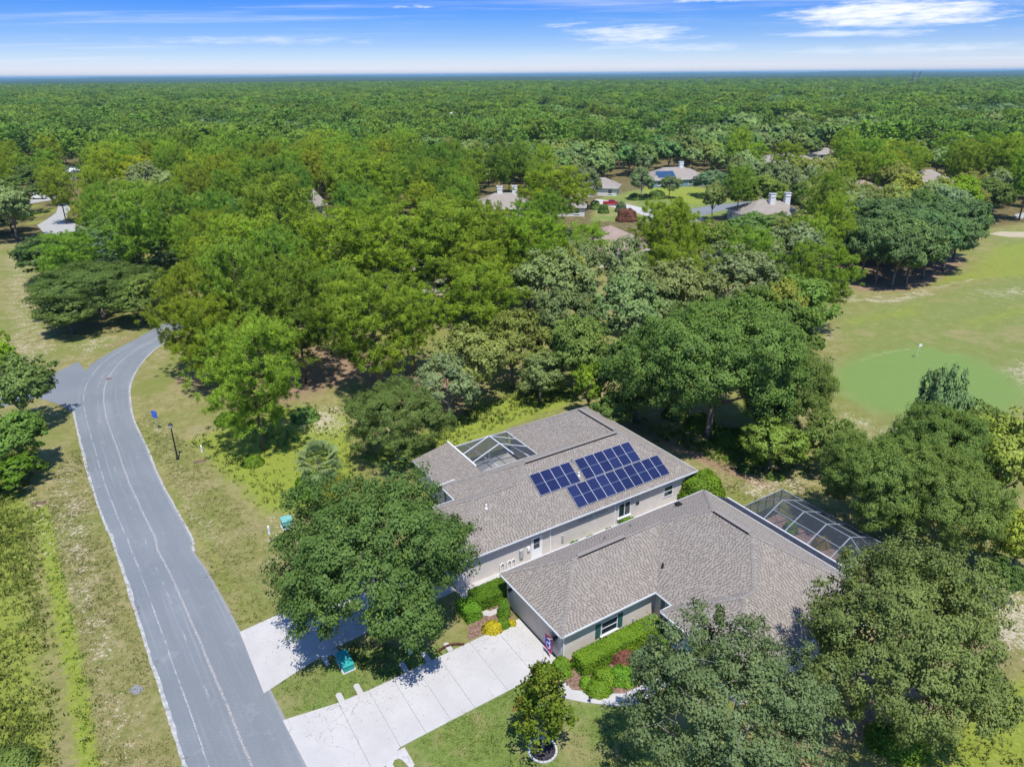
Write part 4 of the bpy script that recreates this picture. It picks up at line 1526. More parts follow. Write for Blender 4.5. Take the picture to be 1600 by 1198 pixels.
# ------------------------------------------------------------------ screen enclosures
def pool_screen():
    e = empty('pool_enclosure', L2W(23.3, 3.7), TH)
    tag(e, 'dark screened pool enclosure with pale mansard beams behind the front house', 'pool enclosure')
    ZB = 2.68
    Lu, Lv = 5.4, 10.4                     # depth and length; local x = u, y = -v
    pk = 2.35, ZB + 1.15                   # peak line
    posts = MB()

    def beam(a, b, w=0.09, m=MAT['alu_grey'], nm='beam'):
        mb = MB()
        w *= 0.72
        mb.beam(a, b, w, w)
        return mb.build(nm, m, e)
    fr = [2.3, 4.5, 6.7, 8.9]
    for y in np.linspace(0, Lv, 7):
        beam((Lu, -y, 0), (Lu, -y, ZB - 0.05), 0.07, MAT['alu_dark'], 'post')
    for x in (0.0, 1.1, 2.2, 3.3, 4.4):
        beam((x, 0, 0), (x, 0, ZB - 0.05), 0.07, MAT['alu_dark'], 'post')
        beam((x, -Lv, 0), (x, -Lv, ZB - 0.05), 0.07, MAT['alu_dark'], 'post')
    beam((0, 0, ZB), (Lu, 0, ZB), 0.1)
    beam((Lu, 0, ZB + .002), (Lu, -Lv, ZB + .002), 0.1)
    beam((0, -Lv, ZB), (Lu, -Lv, ZB), 0.1)
    beam((0.0, 0, ZB - .004), (0.0, -Lv, ZB - .004), 0.1, MAT['alu_grey'])
    beam((Lu, 0, 0.85), (Lu, -Lv, 0.85), 0.06, MAT['alu_dark'])
    beam((0, 0, 0.85), (Lu, 0, 0.85), 0.06, MAT['alu_dark'])
    px, pz = pk
    for y in fr:
        beam((0, -y, ZB), (px, -y, pz), 0.11)
        beam((px, -y, pz), (Lu, -y, ZB), 0.10)
    beam((px, -fr[0], pz + .003), (px, -fr[-1], pz + .003), 0.09)
    mx, mz = px / 2, (ZB + pz) / 2
    beam((mx, -fr[0], mz), (mx, -fr[-1], mz), 0.085)
    fx, fz = px + (Lu - px) * 0.5, (ZB + pz) / 2
    beam((fx, -fr[0], fz), (fx, -fr[-1], fz), 0.075)
    # hip end beams
    for x, z2 in ((mx, mz), (px, pz), (fx, fz)):
        beam((x, 0, ZB), (x, -fr[0], z2 - 0.002), 0.075)
        beam((x, -Lv, ZB), (x, -fr[-1], z2 - 0.002), 0.075)
    beam((mx, -fr[0], mz), (mx + 0.2, -fr[0] - 1.6, 0.4), 0.05, MAT['alu_grey'], 'brace')
    # screen cloth
    def cloth(pts):
        mb = MB()
        mb.poly(pts)
        mb.build('screen_panel', MAT['screen'], e)
    ys = fr
    for a, b in zip(ys[:-1], ys[1:]):
        cloth([(0, -a, ZB), (0, -b, ZB), (px, -b, pz), (px, -a, pz)])
        cloth([(px, -a, pz), (px, -b, pz), (Lu, -b, ZB), (Lu, -a, ZB)])
    cloth([(0, 0, ZB), (px, -ys[0], pz), (Lu, 0, ZB)])
    cloth([(0, 0, ZB), (0, -ys[0], ZB), (px, -ys[0], pz)])
    cloth([(Lu, 0, ZB), (px, -ys[0], pz), (Lu, -ys[0], ZB)])
    cloth([(0, -Lv, ZB), (Lu, -Lv, ZB), (px, -ys[-1], pz)])
    cloth([(0, -Lv, ZB), (px, -ys[-1], pz), (0, -ys[-1], ZB)])
    cloth([(Lu, -Lv, ZB), (Lu, -ys[-1], ZB), (px, -ys[-1], pz)])
    pst = np.linspace(0, Lv, 7)
    for a, b in zip(pst[:-1], pst[1:]):
        cloth([(Lu, -a, 0.02), (Lu, -b, 0.02), (Lu, -b, ZB), (Lu, -a, ZB)])
    for a, b in zip((0.0, 1.1, 2.2, 3.3, 4.4), (1.1, 2.2, 3.3, 4.4, Lu)):
        cloth([(a, 0, 0.02), (b, 0, 0.02), (b, 0, ZB), (a, 0, ZB)])
        cloth([(a, -Lv, 0.02), (b, -Lv, 0.02), (b, -Lv, ZB), (a, -Lv, ZB)])
    dk = uvslab('pool_deck', [(21.9, 3.75), (28.65, 3.75), (28.65, 14.05), (21.9, 14.05)], -0.02, 0.03, MAT['pave_red'])
    tag(dk, 'terracotta paved deck inside the pool screen', kind='structure')


pool_screen()


def courtyard_screen():
    u0, u1 = 6.1, 13.4
    v0, v1 = -14.1, -20.3
    e = empty('courtyard_screen', L2W(u0, v1), TH)
    tag(e, 'white framed screen roof over the courtyard of the rear house', 'screen roof')
    W, D = u1 - u0, v0 - v1
    z0 = 2.72
    cx, pz = W / 2, 4.15
    yb = D                     # local y = -v: far edge at y = 0?  local y grows away from the viewer

    def beam(a, b, w=0.09, m=MAT['alu_white'], nm='beam'):
        mb = MB()
        mb.beam(a, b, w, w)
        mb.build(nm, m, e)
    # local frame: x = u - u0, y = -(v - v1): the far eave is y = 0, the near (roof) edge y = -D
    beam((0, 0, z0), (W, 0, z0), 0.13)
    beam((0.0, 0.0, z0 - .003), (0.0, -D, z0 - .003), 0.10)
    beam((W, 0, z0 + .003), (W, -D, z0 + .003), 0.12)
    f1, f2 = -2.2, -4.2
    nend = -D - 0.7
    beam((cx, f1, pz), (cx, nend, pz + 0.1), 0.11)
    for y in (f1, f2):
        beam((0, y, z0), (cx, y, pz), 0.10)
        beam((cx, y, pz), (W, y, z0), 0.09)
    beam((cx, f1, pz), (cx * 0.95, 0, z0), 0.08)
    q = 0.5
    qz = z0 + (pz - z0) * q
    beam((cx * q, 0, z0), (cx * q, nend, qz), 0.085)
    beam((W - cx * q, 0, z0), (W - cx * q, nend, qz), 0.085)
    beam((0, 0, z0), (cx, f1, pz), 0.085)
    beam((W, 0, z0), (cx, f1, pz), 0.085)

    def cloth(pts):
        mb = MB()
        mb.poly(pts)
        mb.build('screen_panel', MAT['screen'], e)
    cloth([(0, 0, z0), (W, 0, z0), (cx, f1, pz)])
    for a, b in ((f1, f2), (f2, -D)):
        cloth([(0, a, z0), (0, b, z0), (cx, b, pz), (cx, a, pz)])
        cloth([(W, a, z0), (cx, a, pz), (cx, b, pz), (W, b, z0)])
    cloth([(0, 0, z0), (0, f1, z0), (cx, f1, pz)])
    cloth([(W, 0, z0), (cx, f1, pz), (W, f1, z0)])
    wall = MB()
    wall.poly([(0, 0.03, 0.02), (W, 0.03, 0.02), (W, 0.03, z0), (0, 0.03, z0)])
    wall.build('screen_panel', MAT['screen'], e)
    for x in (0.05, W / 3, 2 * W / 3, W - 0.05):
        beam((x, 0, 0.02), (x, 0, z0 - .07), 0.07, MAT['alu_white'], 'post')
    tag(uvslab('courtyard_floor', [(5.8, -14.4), (13.9, -14.4), (13.9, -20.35), (5.8, -20.35)], -0.02, 0.03, MAT['concrete']), 'pale floor of the screened courtyard', kind='structure')
    # a low white wall and a table inside
    k = empty('courtyard_bench', L2W(8.4, -17.2), TH)
    tag(k, 'low white bench with thick seat inside the screened courtyard', 'bench')
    mb = MB(); mb.box(-1.6, 1.6, -0.25, 0.25, 0.40, 0.52); mb.build('seat', MAT['white'], k)
    for x in (-1.4, 1.4):
        mb = MB(); mb.box(x - 0.1, x + 0.1, -0.2, 0.2, 0.03, 0.398); mb.build('leg', MAT['white'], k)
    k = empty('courtyard_table', L2W(10.9, -16.6), TH)
    tag(k, 'round dark table with pale rim under the courtyard screen', 'table')
    mb = MB(); mb.lathe([(0, 0.70), (0.62, 0.70), (0.62, 0.76), (0, 0.76)], 16); mb.build('table_top', MAT['grey_box'], k)
    mb = MB(); mb.lathe([(0.3, 0.03), (0.06, 0.08), (0.06, 0.69)], 10); mb.build('leg', MAT['black'], k)


courtyard_screen()


# ------------------------------------------------------------------ foliage
def unit(v):
    return v / (np.linalg.norm(v, axis=-1, keepdims=True) + 1e-9)


def leaf_quads(c, n, size, aspect=1.5, rnd=None):
    """diamond leaves: centres c (N,3), facing n (N,3), size (N,) -> (4N,3)"""
    g = rnd or rng
    N = len(c)
    a = unit(np.cross(n, g.normal(size=(N, 3))))
    b = unit(np.cross(n, a))
    s = np.asarray(size).reshape(-1, 1)
    v = np.empty((N, 4, 3))
    bend = n * s * 0.15
    v[:, 0] = c + a * s * aspect * 0.5
    v[:, 1] = c + b * s * 0.5 + bend
    v[:, 2] = c - a * s * aspect * 0.5
    v[:, 3] = c - b * s * 0.5 + bend
    return v.reshape(-1, 3)


def crown_clumps(g, R, Hh, lobes, per, flat=0.35, gap=0.15, jitter=0.5):
    """clump centres and outward directions on a lumpy dome; origin at the crown's middle, R wide, Hh half high"""
    cs, ns, lobe_c = [], [], []
    golden = math.pi * (3 - math.sqrt(5))
    for i in range(lobes):
        z = 1 - (i + 0.5) / lobes * (1 + flat)
        th = i * golden + g.uniform(-0.5, 0.5)
        r = math.sqrt(max(0, 1 - min(1, abs(z)) ** 2))
        rr = g.uniform(0.50, 0.88)
        ctr = np.array([math.cos(th) * r * R * rr, math.sin(th) * r * R * rr, z * Hh * rr])
        lr = g.uniform(0.22, 0.44) * R
        lz = lr * g.uniform(0.55, 0.8) * min(1.0, Hh / R * 1.3)
        lobe_c.append(ctr)
        d = unit(g.normal(size=(per, 3)))
        out = unit(ctr + np.array([0, 0, 0.25 * Hh]))
        keep = (d @ out > -0.35) | (g.random(per) < 0.25)
        d = d[keep]
        q = ctr + d * np.array([lr, lr, lz]) * g.uniform(0.72, 1.06, (len(d), 1))
        ok = g.random(len(d)) > gap
        cs.append(q[ok])
        ns.append(unit(d[ok] + out * 0.6))
    return np.concatenate(cs), np.concatenate(ns), np.array(lobe_c)


def broad_crown(name, mat, seed, R, Hh, lobes, per, clump_r, nleaf, lsize, flat=0.35, gap=0.15, up=0.5, aspect=1.5):
    g = np.random.default_rng(seed)
    c, n, lc = crown_clumps(g, R, Hh, lobes, per, flat, gap)
    k = len(c)
    off = g.normal(size=(k, nleaf, 3))
    off = off / np.linalg.norm(off, axis=2, keepdims=True) * (g.random((k, nleaf, 1)) ** 0.5)
    cr = clump_r * g.uniform(0.6, 1.4, (k, 1, 1))
    pos = c[:, None, :] + off * cr * np.array([1, 1, 0.6])
    nr = unit(n[:, None, :] * 0.6 + off * 0.5 + np.array([0, 0, up]) + g.normal(size=off.shape) * 0.55)
    pos, nr = pos.reshape(-1, 3), nr.reshape(-1, 3)
    cn = unit(n[:, None, :] * 0.75 + off * 0.75 + np.array([0, 0, 0.35])).reshape(-1, 3)
    v = leaf_quads(pos, nr, g.uniform(0.65, 1.35, len(pos)) * lsize, aspect, g)
    return np_mesh(name, v, 4, MAT[mat], cn=cn), lc


def limb_mesh(name, mat, seed, targets, z0, r0, fork, crook=0.15, lean=0.0, twigs=0):
    """trunk from the ground to a fork, limbs to each target point"""
    g = random.Random(seed)
    mb = MB()
    top = Vector((g.uniform(-.3, .3) + lean, g.uniform(-.3, .3), fork))
    mb.tube([(0, 0, -0.1), (g.uniform(-.1, .1), g.uniform(-.1, .1), fork * 0.35), tuple(top)], [r0 * 1.25, r0 * 0.95, r0 * 0.8], 8)
    for t in targets:
        t = Vector(t)
        L = (t - top).length
        m1 = top.lerp(t, 0.35) + Vector((g.uniform(-1, 1), g.uniform(-1, 1), g.uniform(0, 1.2))) * L * crook
        m2 = top.lerp(t, 0.7) + Vector((g.uniform(-1, 1), g.uniform(-1, 1), g.uniform(-.5, .8))) * L * crook
        mb.tube([tuple(top), tuple(m1), tuple(m2), tuple(t)], [r0 * 0.55, r0 * 0.38, r0 * 0.24, r0 * 0.08], 5, cap=False)
        for _ in range(twigs):
            a = m1.lerp(t, g.random())
            b = a + Vector((g.uniform(-1, 1), g.uniform(-1, 1), g.uniform(-.2, .9))) * L * 0.35
            mb.tube([tuple(a), tuple(a.lerp(b, .5) + Vector((0, 0, .1 * L * g.uniform(-.5, 1)))), tuple(b)], [r0 * 0.17, r0 * 0.11, r0 * 0.05], 4, cap=False)
    return mb.mesh(name, MAT[mat], True)


def pine_parts(seed, Hh, crown_frac, R, nbranch, tufts, needles, nl, nw, mat='pine_leaf'):
    """tall pine: bare trunk, upswept branches, each tipped with round bursts of needles"""
    g = np.random.default_rng(seed)
    r = random.Random(seed)
    tr = MB()
    lx, ly = r.uniform(-.4, .4), r.uniform(-.4, .4)

    def axis_at(t):
        return np.array([lx * t + 0.12 * math.sin(t * 5 + seed), ly * t + 0.12 * math.cos(t * 4 + seed), Hh * t])
    ts = [0, .25, .5, .75, .97]
    tr.tube([tuple(axis_at(t) - (np.array([0, 0, .1]) if t == 0 else 0)) for t in ts], [0.011 * Hh + .05, 0.0095 * Hh + .03, 0.0075 * Hh + .03, 0.005 * Hh + .01, 0.02], 7)
    cen, nrm = [], []
    for i in range(nbranch):
        t = 1 - crown_frac * ((i + 0.5) / nbranch) ** 0.85
        prog = (1 - t) / crown_frac           # 0 top, 1 bottom
        prof = 0.34 + 0.78 * math.sin(math.pi * min(1.0, prog * 0.82 + 0.06))
        L = R * prof * r.uniform(0.7, 1.15)
        az = i * 2.399 + r.uniform(-.6, .6)
        p0 = axis_at(t)
        rise = (0.55 - 0.5 * prog + r.uniform(-.15, .2)) * L
        d = np.array([math.cos(az), math.sin(az), 0])
        p2 = p0 + d * L + np.array([0, 0, rise])
        p1 = (p0 + p2) / 2 + np.array([0, 0, -0.08 * L + r.uniform(-.1, .1)])
        tr.tube([tuple(p0), tuple(p1), tuple(p2)], [0.0035 * Hh * (0.6 + prog), 0.0022 * Hh * (0.6 + prog), 0.015], 4, cap=False)
        nt = max(3, int(tufts * (0.5 + 0.7 * prof)))
        s = r.random() if False else 0
        for k in range(nt):
            f = 1 - 0.62 * (k / nt) ** 1.3
            side = g.normal(size=3) * np.array([0.42, 0.42, 0.26]) * L * 0.5
            q = p0 * (1 - f) + p2 * f + side * (0.35 + 0.65 * (k > 0))
            cen.append(q)
            nrm.append(unit(d * 0.5 + side * 0.6 + np.array([0, 0, 0.9])))
    for k in range(6):
        cen.append(axis_at(0.985) + g.normal(size=3) * 0.3)
        nrm.append(np.array([0, 0, 1.0]))
    cen, nrm = np.array(cen), np.array(nrm)
    K = len(cen)
    d = unit(g.normal(size=(K, needles, 3)) + nrm[:, None, :] * 0.75)
    ln = nl * g.uniform(0.65, 1.2, (K, needles, 1)) * g.uniform(0.75, 1.2, (K, 1, 1))
    tip = cen[:, None, :] + d * ln
    side = unit(np.cross(d, g.normal(size=d.shape))) * nw
    base = cen[:, None, :] + d * ln * 0.08
    v = np.stack([base - side * 0.4, tip - side, tip + side * 1.0, base + side * 0.4], 2).reshape(-1, 3)
    cn = unit(d * 0.8 + nrm[:, None, :] * 0.7 + np.array([0, 0, 0.2])).reshape(-1, 3)
    cm = np_mesh('pine_crown', v, 4, MAT[mat], cn=cn)
    tm = tr.mesh('pine_trunk', MAT['pine_bark'], True)
    return cm, tm


LIB = {}


def lib_broad(key, mat, bark, n, R, Hh, hc, lobes, per, clump_r, nleaf, lsize, r0, fork, flat=0.35, gap=0.15, twigs=0, aspect=1.5, limbs=9):
    """n variants of a broad crown of half width R; hc: height of the crown's middle above ground"""
    out = []
    for i in range(n):
        sd_ = abs(hash(key)) % 1000 if False else sum(map(ord, key)) + i * 31
        cm, lc = broad_crown(key + '_crown', mat, sd_, R, Hh, lobes, per, clump_r, nleaf, lsize, flat, gap, aspect=aspect)
        cm.transform(Matrix.Translation((0, 0, hc)))
        tg = [tuple(p * 0.92 + np.array([0, 0, hc])) for p in lc[:: max(1, len(lc) // limbs)]]
        tm = limb_mesh(key + '_trunk', bark, sd_, tg, 0, r0, fork, twigs=twigs)
        out.append((cm, tm, R, hc))
    LIB[key] = out


def lib_pine(key, n, Hh, R, cf, nb, tufts, needles, nl, nw):
    LIB[key] = []
    for i in range(n):
        cm, tm = pine_parts(sum(map(ord, key)) + i * 17, Hh, cf, R, nb, tufts, needles, nl, nw)
        LIB[key].append((cm, tm, R, Hh))


# big near oaks, one mesh each; then shared sets for the middle distance
lib_broad('near_oak', 'oak_leaf', 'bark', 3, 8.0, 4.6, 6.4, 36, 46, 0.72, 105, 0.135, 0.34, 3.0, 0.52, 0.19, twigs=1, limbs=12)
lib_broad('near_olive', 'olive_leaf', 'pale_bark', 2, 8.0, 5.0, 6.8, 40, 34, 0.66, 84, 0.135, 0.26, 2.8, 0.45, 0.36, twigs=4, limbs=12)
lib_broad('dense_olive', 'olive_leaf', 'pale_bark', 1, 8.0, 5.2, 6.8, 44, 40, 0.7, 84, 0.135, 0.28, 2.6, 0.6, 0.16, twigs=2, limbs=12)
lib_broad('oak', 'oak_leaf', 'bark', 4, 5.0, 3.6, 5.6, 20, 28, 0.68, 34, 0.25, 0.24, 2.6, 0.45, 0.15)
lib_broad('olive_oak', 'olive_leaf', 'bark', 3, 5.0, 3.8, 5.6, 19, 26, 0.66, 32, 0.25, 0.22, 2.6, 0.45, 0.22, twigs=1)
lib_broad('moss_oak', 'moss_leaf', 'pale_bark', 2, 5.0, 3.6, 5.6, 19, 26, 0.66, 32, 0.25, 0.22, 2.6, 0.5, 0.2, twigs=1)
lib_broad('lime_tree', 'lime_leaf', 'bark', 2, 4.0, 3.6, 5.0, 16, 24, 0.6, 30, 0.25, 0.18, 2.2, 0.45, 0.2)
lib_broad('far_oak', 'oak_far', 'bark', 3, 5.0, 3.5, 6.0, 14, 16, 0.95, 9, 0.66, 0.24, 2.6, 0.4, 0.12, limbs=4)
lib_broad('far_olive', 'olive_far', 'bark', 2, 5.0, 3.7, 6.2, 14, 16, 0.95, 9, 0.66, 0.22, 2.6, 0.4, 0.15, limbs=4)
lib_broad('bush', 'oak_leaf', 'bark', 2, 1.0, 0.75, 0.62, 9, 16, 0.24, 16, 0.12, 0.05, 0.25, 0.6, 0.05, limbs=4)
lib_pine('pine', 5, 16.0, 4.3, 0.60, 50, 11, 46, 0.52, 0.034)
lib_pine('near_pine', 4, 14.0, 4.2, 0.72, 56, 12, 64, 0.48, 0.024)
lib_pine('far_pine', 4, 16.0, 4.4, 0.58, 34, 8, 18, 0.80, 0.09)

PLACED = []      # (x, y, radius) of every tree so far


def plant(key, var, loc, sx, sz, label, cat, group=None, name=None, tint=(1, 1, 1), rz=None, lean=(0, 0)):
    cm, tm, R, h = LIB[key][var % len(LIB[key])]
    nm = name or ('pine_tree' if 'pine' in key else 'oak_tree')
    e = empty(nm, loc, random.uniform(0, 6.283) if rz is None else rz)
    e.scale = (sx, sx, sz)
    e.rotation_euler[0], e.rotation_euler[1] = lean
    tag(e, label, cat, group)
    c = link('crown', cm, e)
    c.color = (*tint, 1)
    t = link('trunk', tm, e)
    PLACED.append((loc[0], loc[1], R * sx))
    return e


def broad_at(key, px, py, w, label, hcen=None, tall=1.0, tint=(1, 1, 1), var=None, name='oak_tree', cat='tree', group=None, rz=None):
    """broad tree by the pixel of its crown's middle and the crown's pixel width"""
    _, _, R, hc = LIB[key][0]
    z = hcen or hc
    for _ in range(6):
        p = G(px, py, z)
        depth = (p - CP) @ FW
        r = w / 2 * depth / FPX
        s = r / R / 1.14
        if hcen is None:
            z = hc * s * tall
    sz = z / hc
    return plant(key, random.randrange(99) if var is None else var, (p[0], p[1], 0), s, sz, label, cat, group, name, tint, rz)


def pine_at(bx, by, ytop, w, label, key='pine', tint=(1, 1, 1), var=None, rz=None):
    b = G(bx, by)
    h = height_to(b, ytop)
    depth = (b - CP) @ FW
    _, _, R, Hh = LIB[key][0]
    return plant(key, random.randrange(99) if var is None else var, (b[0], b[1], 0), w / 2 * depth / FPX / R / 1.22, h / Hh, label, 'tree', None, 'pine_tree', tint, rz)


# ------------------------------------------------------------------ trees placed one by one
broad_at('near_oak', 588, 862, 352, 'big dark green oak shading both driveways in front of the rear house', hcen=7.3, var=0, rz=0.4, tint=(1.12, 1.1, 1.05))
broad_at('near_oak', 620, 655, 166, 'rounded oak beyond the palm, left of the courtyard screen', hcen=5.2, var=1, rz=1.0)
broad_at('near_olive', 1132, 1112, 400, 'grey green open crowned oak in front of the front house, at the lower edge', hcen=7.0, var=0, rz=2.0, tint=(0.92, 0.98, 1.05))
broad_at('dense_olive', 1420, 1004, 338, 'tall olive oak at the right end of the front house, hiding its corner', hcen=7.4, var=0, rz=0.5, tint=(0.84, 0.84, 0.62))
# the row right of the pool screen
broad_at('near_oak', 1372, 752, 200, 'dark oak just beyond the pool screen', hcen=6.0, var=2, rz=0.2)
broad_at('near_oak', 1480, 788, 196, 'wide dark oak right of the pool screen, nearest of its row', hcen=5.6, var=0, rz=3.0)
broad_at('near_oak', 1462, 712, 170, 'oak in the middle of the row between the pool screen and the putting green', hcen=6.5, var=1, rz=2.2, tint=(1.2, 1.12, 1.0))
broad_at('olive_oak', 1578, 715, 150, 'yellowish oak at the right edge below the putting green', hcen=6.5, tint=(1.35, 1.25, 0.6))
broad_at('olive_oak', 1600, 835, 120, 'yellow green bushy tree on the right edge beside the dark oaks', hcen=4.5, tint=(1.5, 1.4, 0.55))
broad_at('oak', 1530, 690, 110, 'dark narrow oak under the yellowish oak at the right edge', hcen=6)
broad_at('oak', 1300, 690, 90, 'small oak between the great oak and the row beyond the pool screen', hcen=4)
broad_at('moss_oak', 1470, 640, 80, 'thin half bare grey tree standing up against the putting green', hcen=8, var=1, tint=(0.8, 0.95, 0.85))
broad_at('oak', 1565, 900, 70, 'low dark bush like oak under the right hand row', hcen=2.2, tall=0.6)
# the great oak and its neighbours
broad_at('near_oak', 1118, 568, 315, 'great spreading oak behind the rear house with its trunk showing', hcen=9.2, var=2, rz=1.4, tint=(1.08, 1.08, 1.05))
broad_at('near_oak', 1235, 610, 165, 'oak joined to the right side of the great oak, edging the putting green', hcen=6.5, var=0, rz=5)
broad_at('oak', 1000, 575, 150, 'dark oak joined to the left side of the great oak', hcen=7.0)
broad_at('oak', 1185, 515, 180, 'oak behind the great oak, towards the fairway', hcen=7.5, tint=(0.95, 1.0, 0.9))
broad_at('olive_oak', 1215, 500, 90, 'yellow tinged oak top rising behind the great oak', hcen=8, tint=(1.25, 1.15, 0.6))
broad_at('lime_tree', 922, 600, 62, 'slim bright lime sapling left of the great oak', hcen=4.5, tall=1.6, name='sapling')
broad_at('oak', 905, 545, 110, 'grey green oak left of the lime sapling', hcen=6.5, tint=(1.15, 1.1, 1.1))
broad_at('oak', 1210, 690, 110, 'low oak in front of the great oak at the edge of the dry grass', hcen=3.6, tint=(1.1, 1.1, 0.9))
broad_at('oak', 960, 640, 80, 'low oak tucked against the far corner of the rear house', hcen=3)
# moss hung oaks left of the fairway
broad_at('moss_oak', 1236, 405, 150, 'grey green moss hung oak left of the fairway grove', hcen=8)
broad_at('moss_oak', 1150, 435, 165, 'pale moss hung oak behind the great oak, top bare in places', hcen=8, tint=(1.05, 1.0, 0.95))
broad_at('olive_oak', 1065, 462, 140, 'olive oak below the pine by the brown roof', hcen=8)
broad_at('moss_oak', 980, 492, 140, 'grey green oak in the thicket left of the moss hung oaks', hcen=7.5, tint=(0.85, 0.95, 0.8))
broad_at('olive_oak', 880, 505, 120, 'mossy olive oak in the middle of the thicket', hcen=7)
broad_at('olive_oak', 800, 535, 130, 'yellow olive oak in the thicket behind the rear house', hcen=6.5, tint=(1.2, 1.1, 0.7))
broad_at('olive_oak', 735, 560, 130, 'half bare olive oak with grey limbs behind the rear house', hcen=6.5, tint=(1.05, 1.0, 0.8))
broad_at('moss_oak', 700, 600, 110, 'twiggy grey oak at the edge of the bright grass', hcen=5)
broad_at('olive_oak', 845, 585, 85, 'small olive oak standing at the edge of the bright grass', hcen=4)
broad_at('oak', 1165, 365, 110, 'oak in front of the house with twin white chimney stacks', hcen=6)
broad_at('olive_oak', 1255, 365, 90, 'yellow olive tree right of the twin white chimney stacks', hcen=7, tint=(1.2, 1.15, 0.65))
broad_at('oak', 1115, 375, 90, 'olive dark oak right of the pine by the brown roof', hcen=6, tint=(1.2, 1.1, 0.8))
broad_at('olive_oak', 1200, 356, 74, 'olive tree hiding the left foot of the twin white chimney house', hcen=4.5, tint=(1.0, 1.0, 0.8))
broad_at('oak', 1240, 352, 60, 'small dark tree hiding the right foot of the twin white chimney house', hcen=4.0)
# oaks left of the road
broad_at('near_oak', 152, 452, 222, 'large dark oak clump beside the road bend', hcen=5.4, var=1, rz=2)
broad_at('oak', 92, 398, 165, 'rounded oak on the left side of the clump beside the road bend', hcen=6)
broad_at('moss_oak', 205, 392, 165, 'grey oak behind the clump beside the road bend', hcen=6, tint=(0.75, 0.92, 0.9))
broad_at('oak', 215, 462, 100, 'oak on the right side of the clump, touching the road', hcen=5)
broad_at('oak', 105, 485, 110, 'lowest oak on the left foot of the clump by the road', hcen=4)
broad_at('oak', 8, 300, 95, 'dark tall oak cut by the left edge, above the dry verge', hcen=7)
broad_at('oak', 12, 340, 70, 'dark bushy oak at the left edge under the tall one', hcen=4)
broad_at('oak', 45, 275, 70, 'dark oak before the pale street at the upper left', hcen=6)
broad_at('olive_oak', 25, 605, 125, 'olive oak at the left edge reaching over the side road', hcen=5.5, tint=(0.95, 1.05, 0.8))
broad_at('oak', 20, 680, 120, 'dark oak at the left edge below the side road', hcen=4.5, tint=(1.05, 1.1, 0.85))
broad_at('lime_tree', -5, 560, 60, 'yellow green tree at the left edge above the side road', hcen=5, tint=(1.1, 1, 0.7))
broad_at('lime_tree', 20, 735, 90, 'low lime green shrub mass at the left edge of the roadside weeds', hcen=2.2, tall=0.6, tint=(0.85, 0.9, 0.8), name='shrub', cat='shrub')
# far clearing
broad_at('moss_oak', 912, 285, 62, 'weeping grey green tree left of the white house with the red car', hcen=8)
broad_at('moss_oak', 1003, 283, 42, 'slender grey tree right of the white house with the red car', hcen=6, tint=(0.75, 0.8, 0.75))
broad_at('olive_oak', 1047, 288, 38, 'small round tree alone on the far lawn', hcen=4.5)
broad_at('moss_oak', 1110, 284, 70, 'silvery tree on the right of the far lawn', hcen=5, tint=(0.85, 1.0, 1.0))
broad_at('oak', 1185, 300, 85, 'broad oak where the far street ends', hcen=7, tint=(1.1, 1.1, 0.95))
broad_at('lime_tree', 795, 262, 58, 'bright yellow green tree above the grey roof with two chimneys', hcen=9, tint=(1.25, 1.1, 0.6), name='broadleaf_tree')
broad_at('lime_tree', 1498, 308, 78, 'vivid lime green tree behind the fairway grove', hcen=8, tint=(1.1, 1.1, 0.7), name='broadleaf_tree')
broad_at('lime_tree', 1530, 350, 40, 'small lime green tree at the right end of the fairway grove', hcen=5, tint=(1.05, 1.1, 0.7), name='broadleaf_tree')
broad_at('olive_oak', 1415, 297, 60, 'yellowish bushy tree behind the fairway grove', hcen=7, tint=(1.25, 1.15, 0.6))
broad_at('oak', 1550, 305, 75, 'grey green oak left of the tall pines at the right edge', hcen=7)
# the grove on the fairway
for i, (bx, by, w) in enumerate([(1322, 428, 105), (1345, 440, 95), (1368, 444, 90), (1392, 449, 95), (1414, 446, 95), (1440, 436, 100), (1472, 424, 95), (1385, 415, 110), (1350, 410, 110), (1425, 410, 110), (1458, 405, 100), (1490, 405, 80), (1330, 400, 90), (1400, 395, 100)]):
    b = G(bx, by)
    dpt = (b - CP) @ FW
    s = w / 2 * dpt / FPX / 5.0 / 1.1
    nth = ['leftmost', 'second', 'third', 'fourth', 'fifth', 'sixth', 'rightmost'][i] + ' oak of the front row' if i < 7 else ['middle', 'left', 'right', 'far right', 'rightmost', 'far left', 'hindmost'][i - 7] + ' oak of the back rows'
    plant('oak', i, (b[0], b[1], 0), s, 1.27 + 0.1 * (i % 3), nth + ' in the dense round grove on the fairway', 'tree', 'oaks of the fairway grove', 'oak_tree', (0.90, 0.93, 1.25))

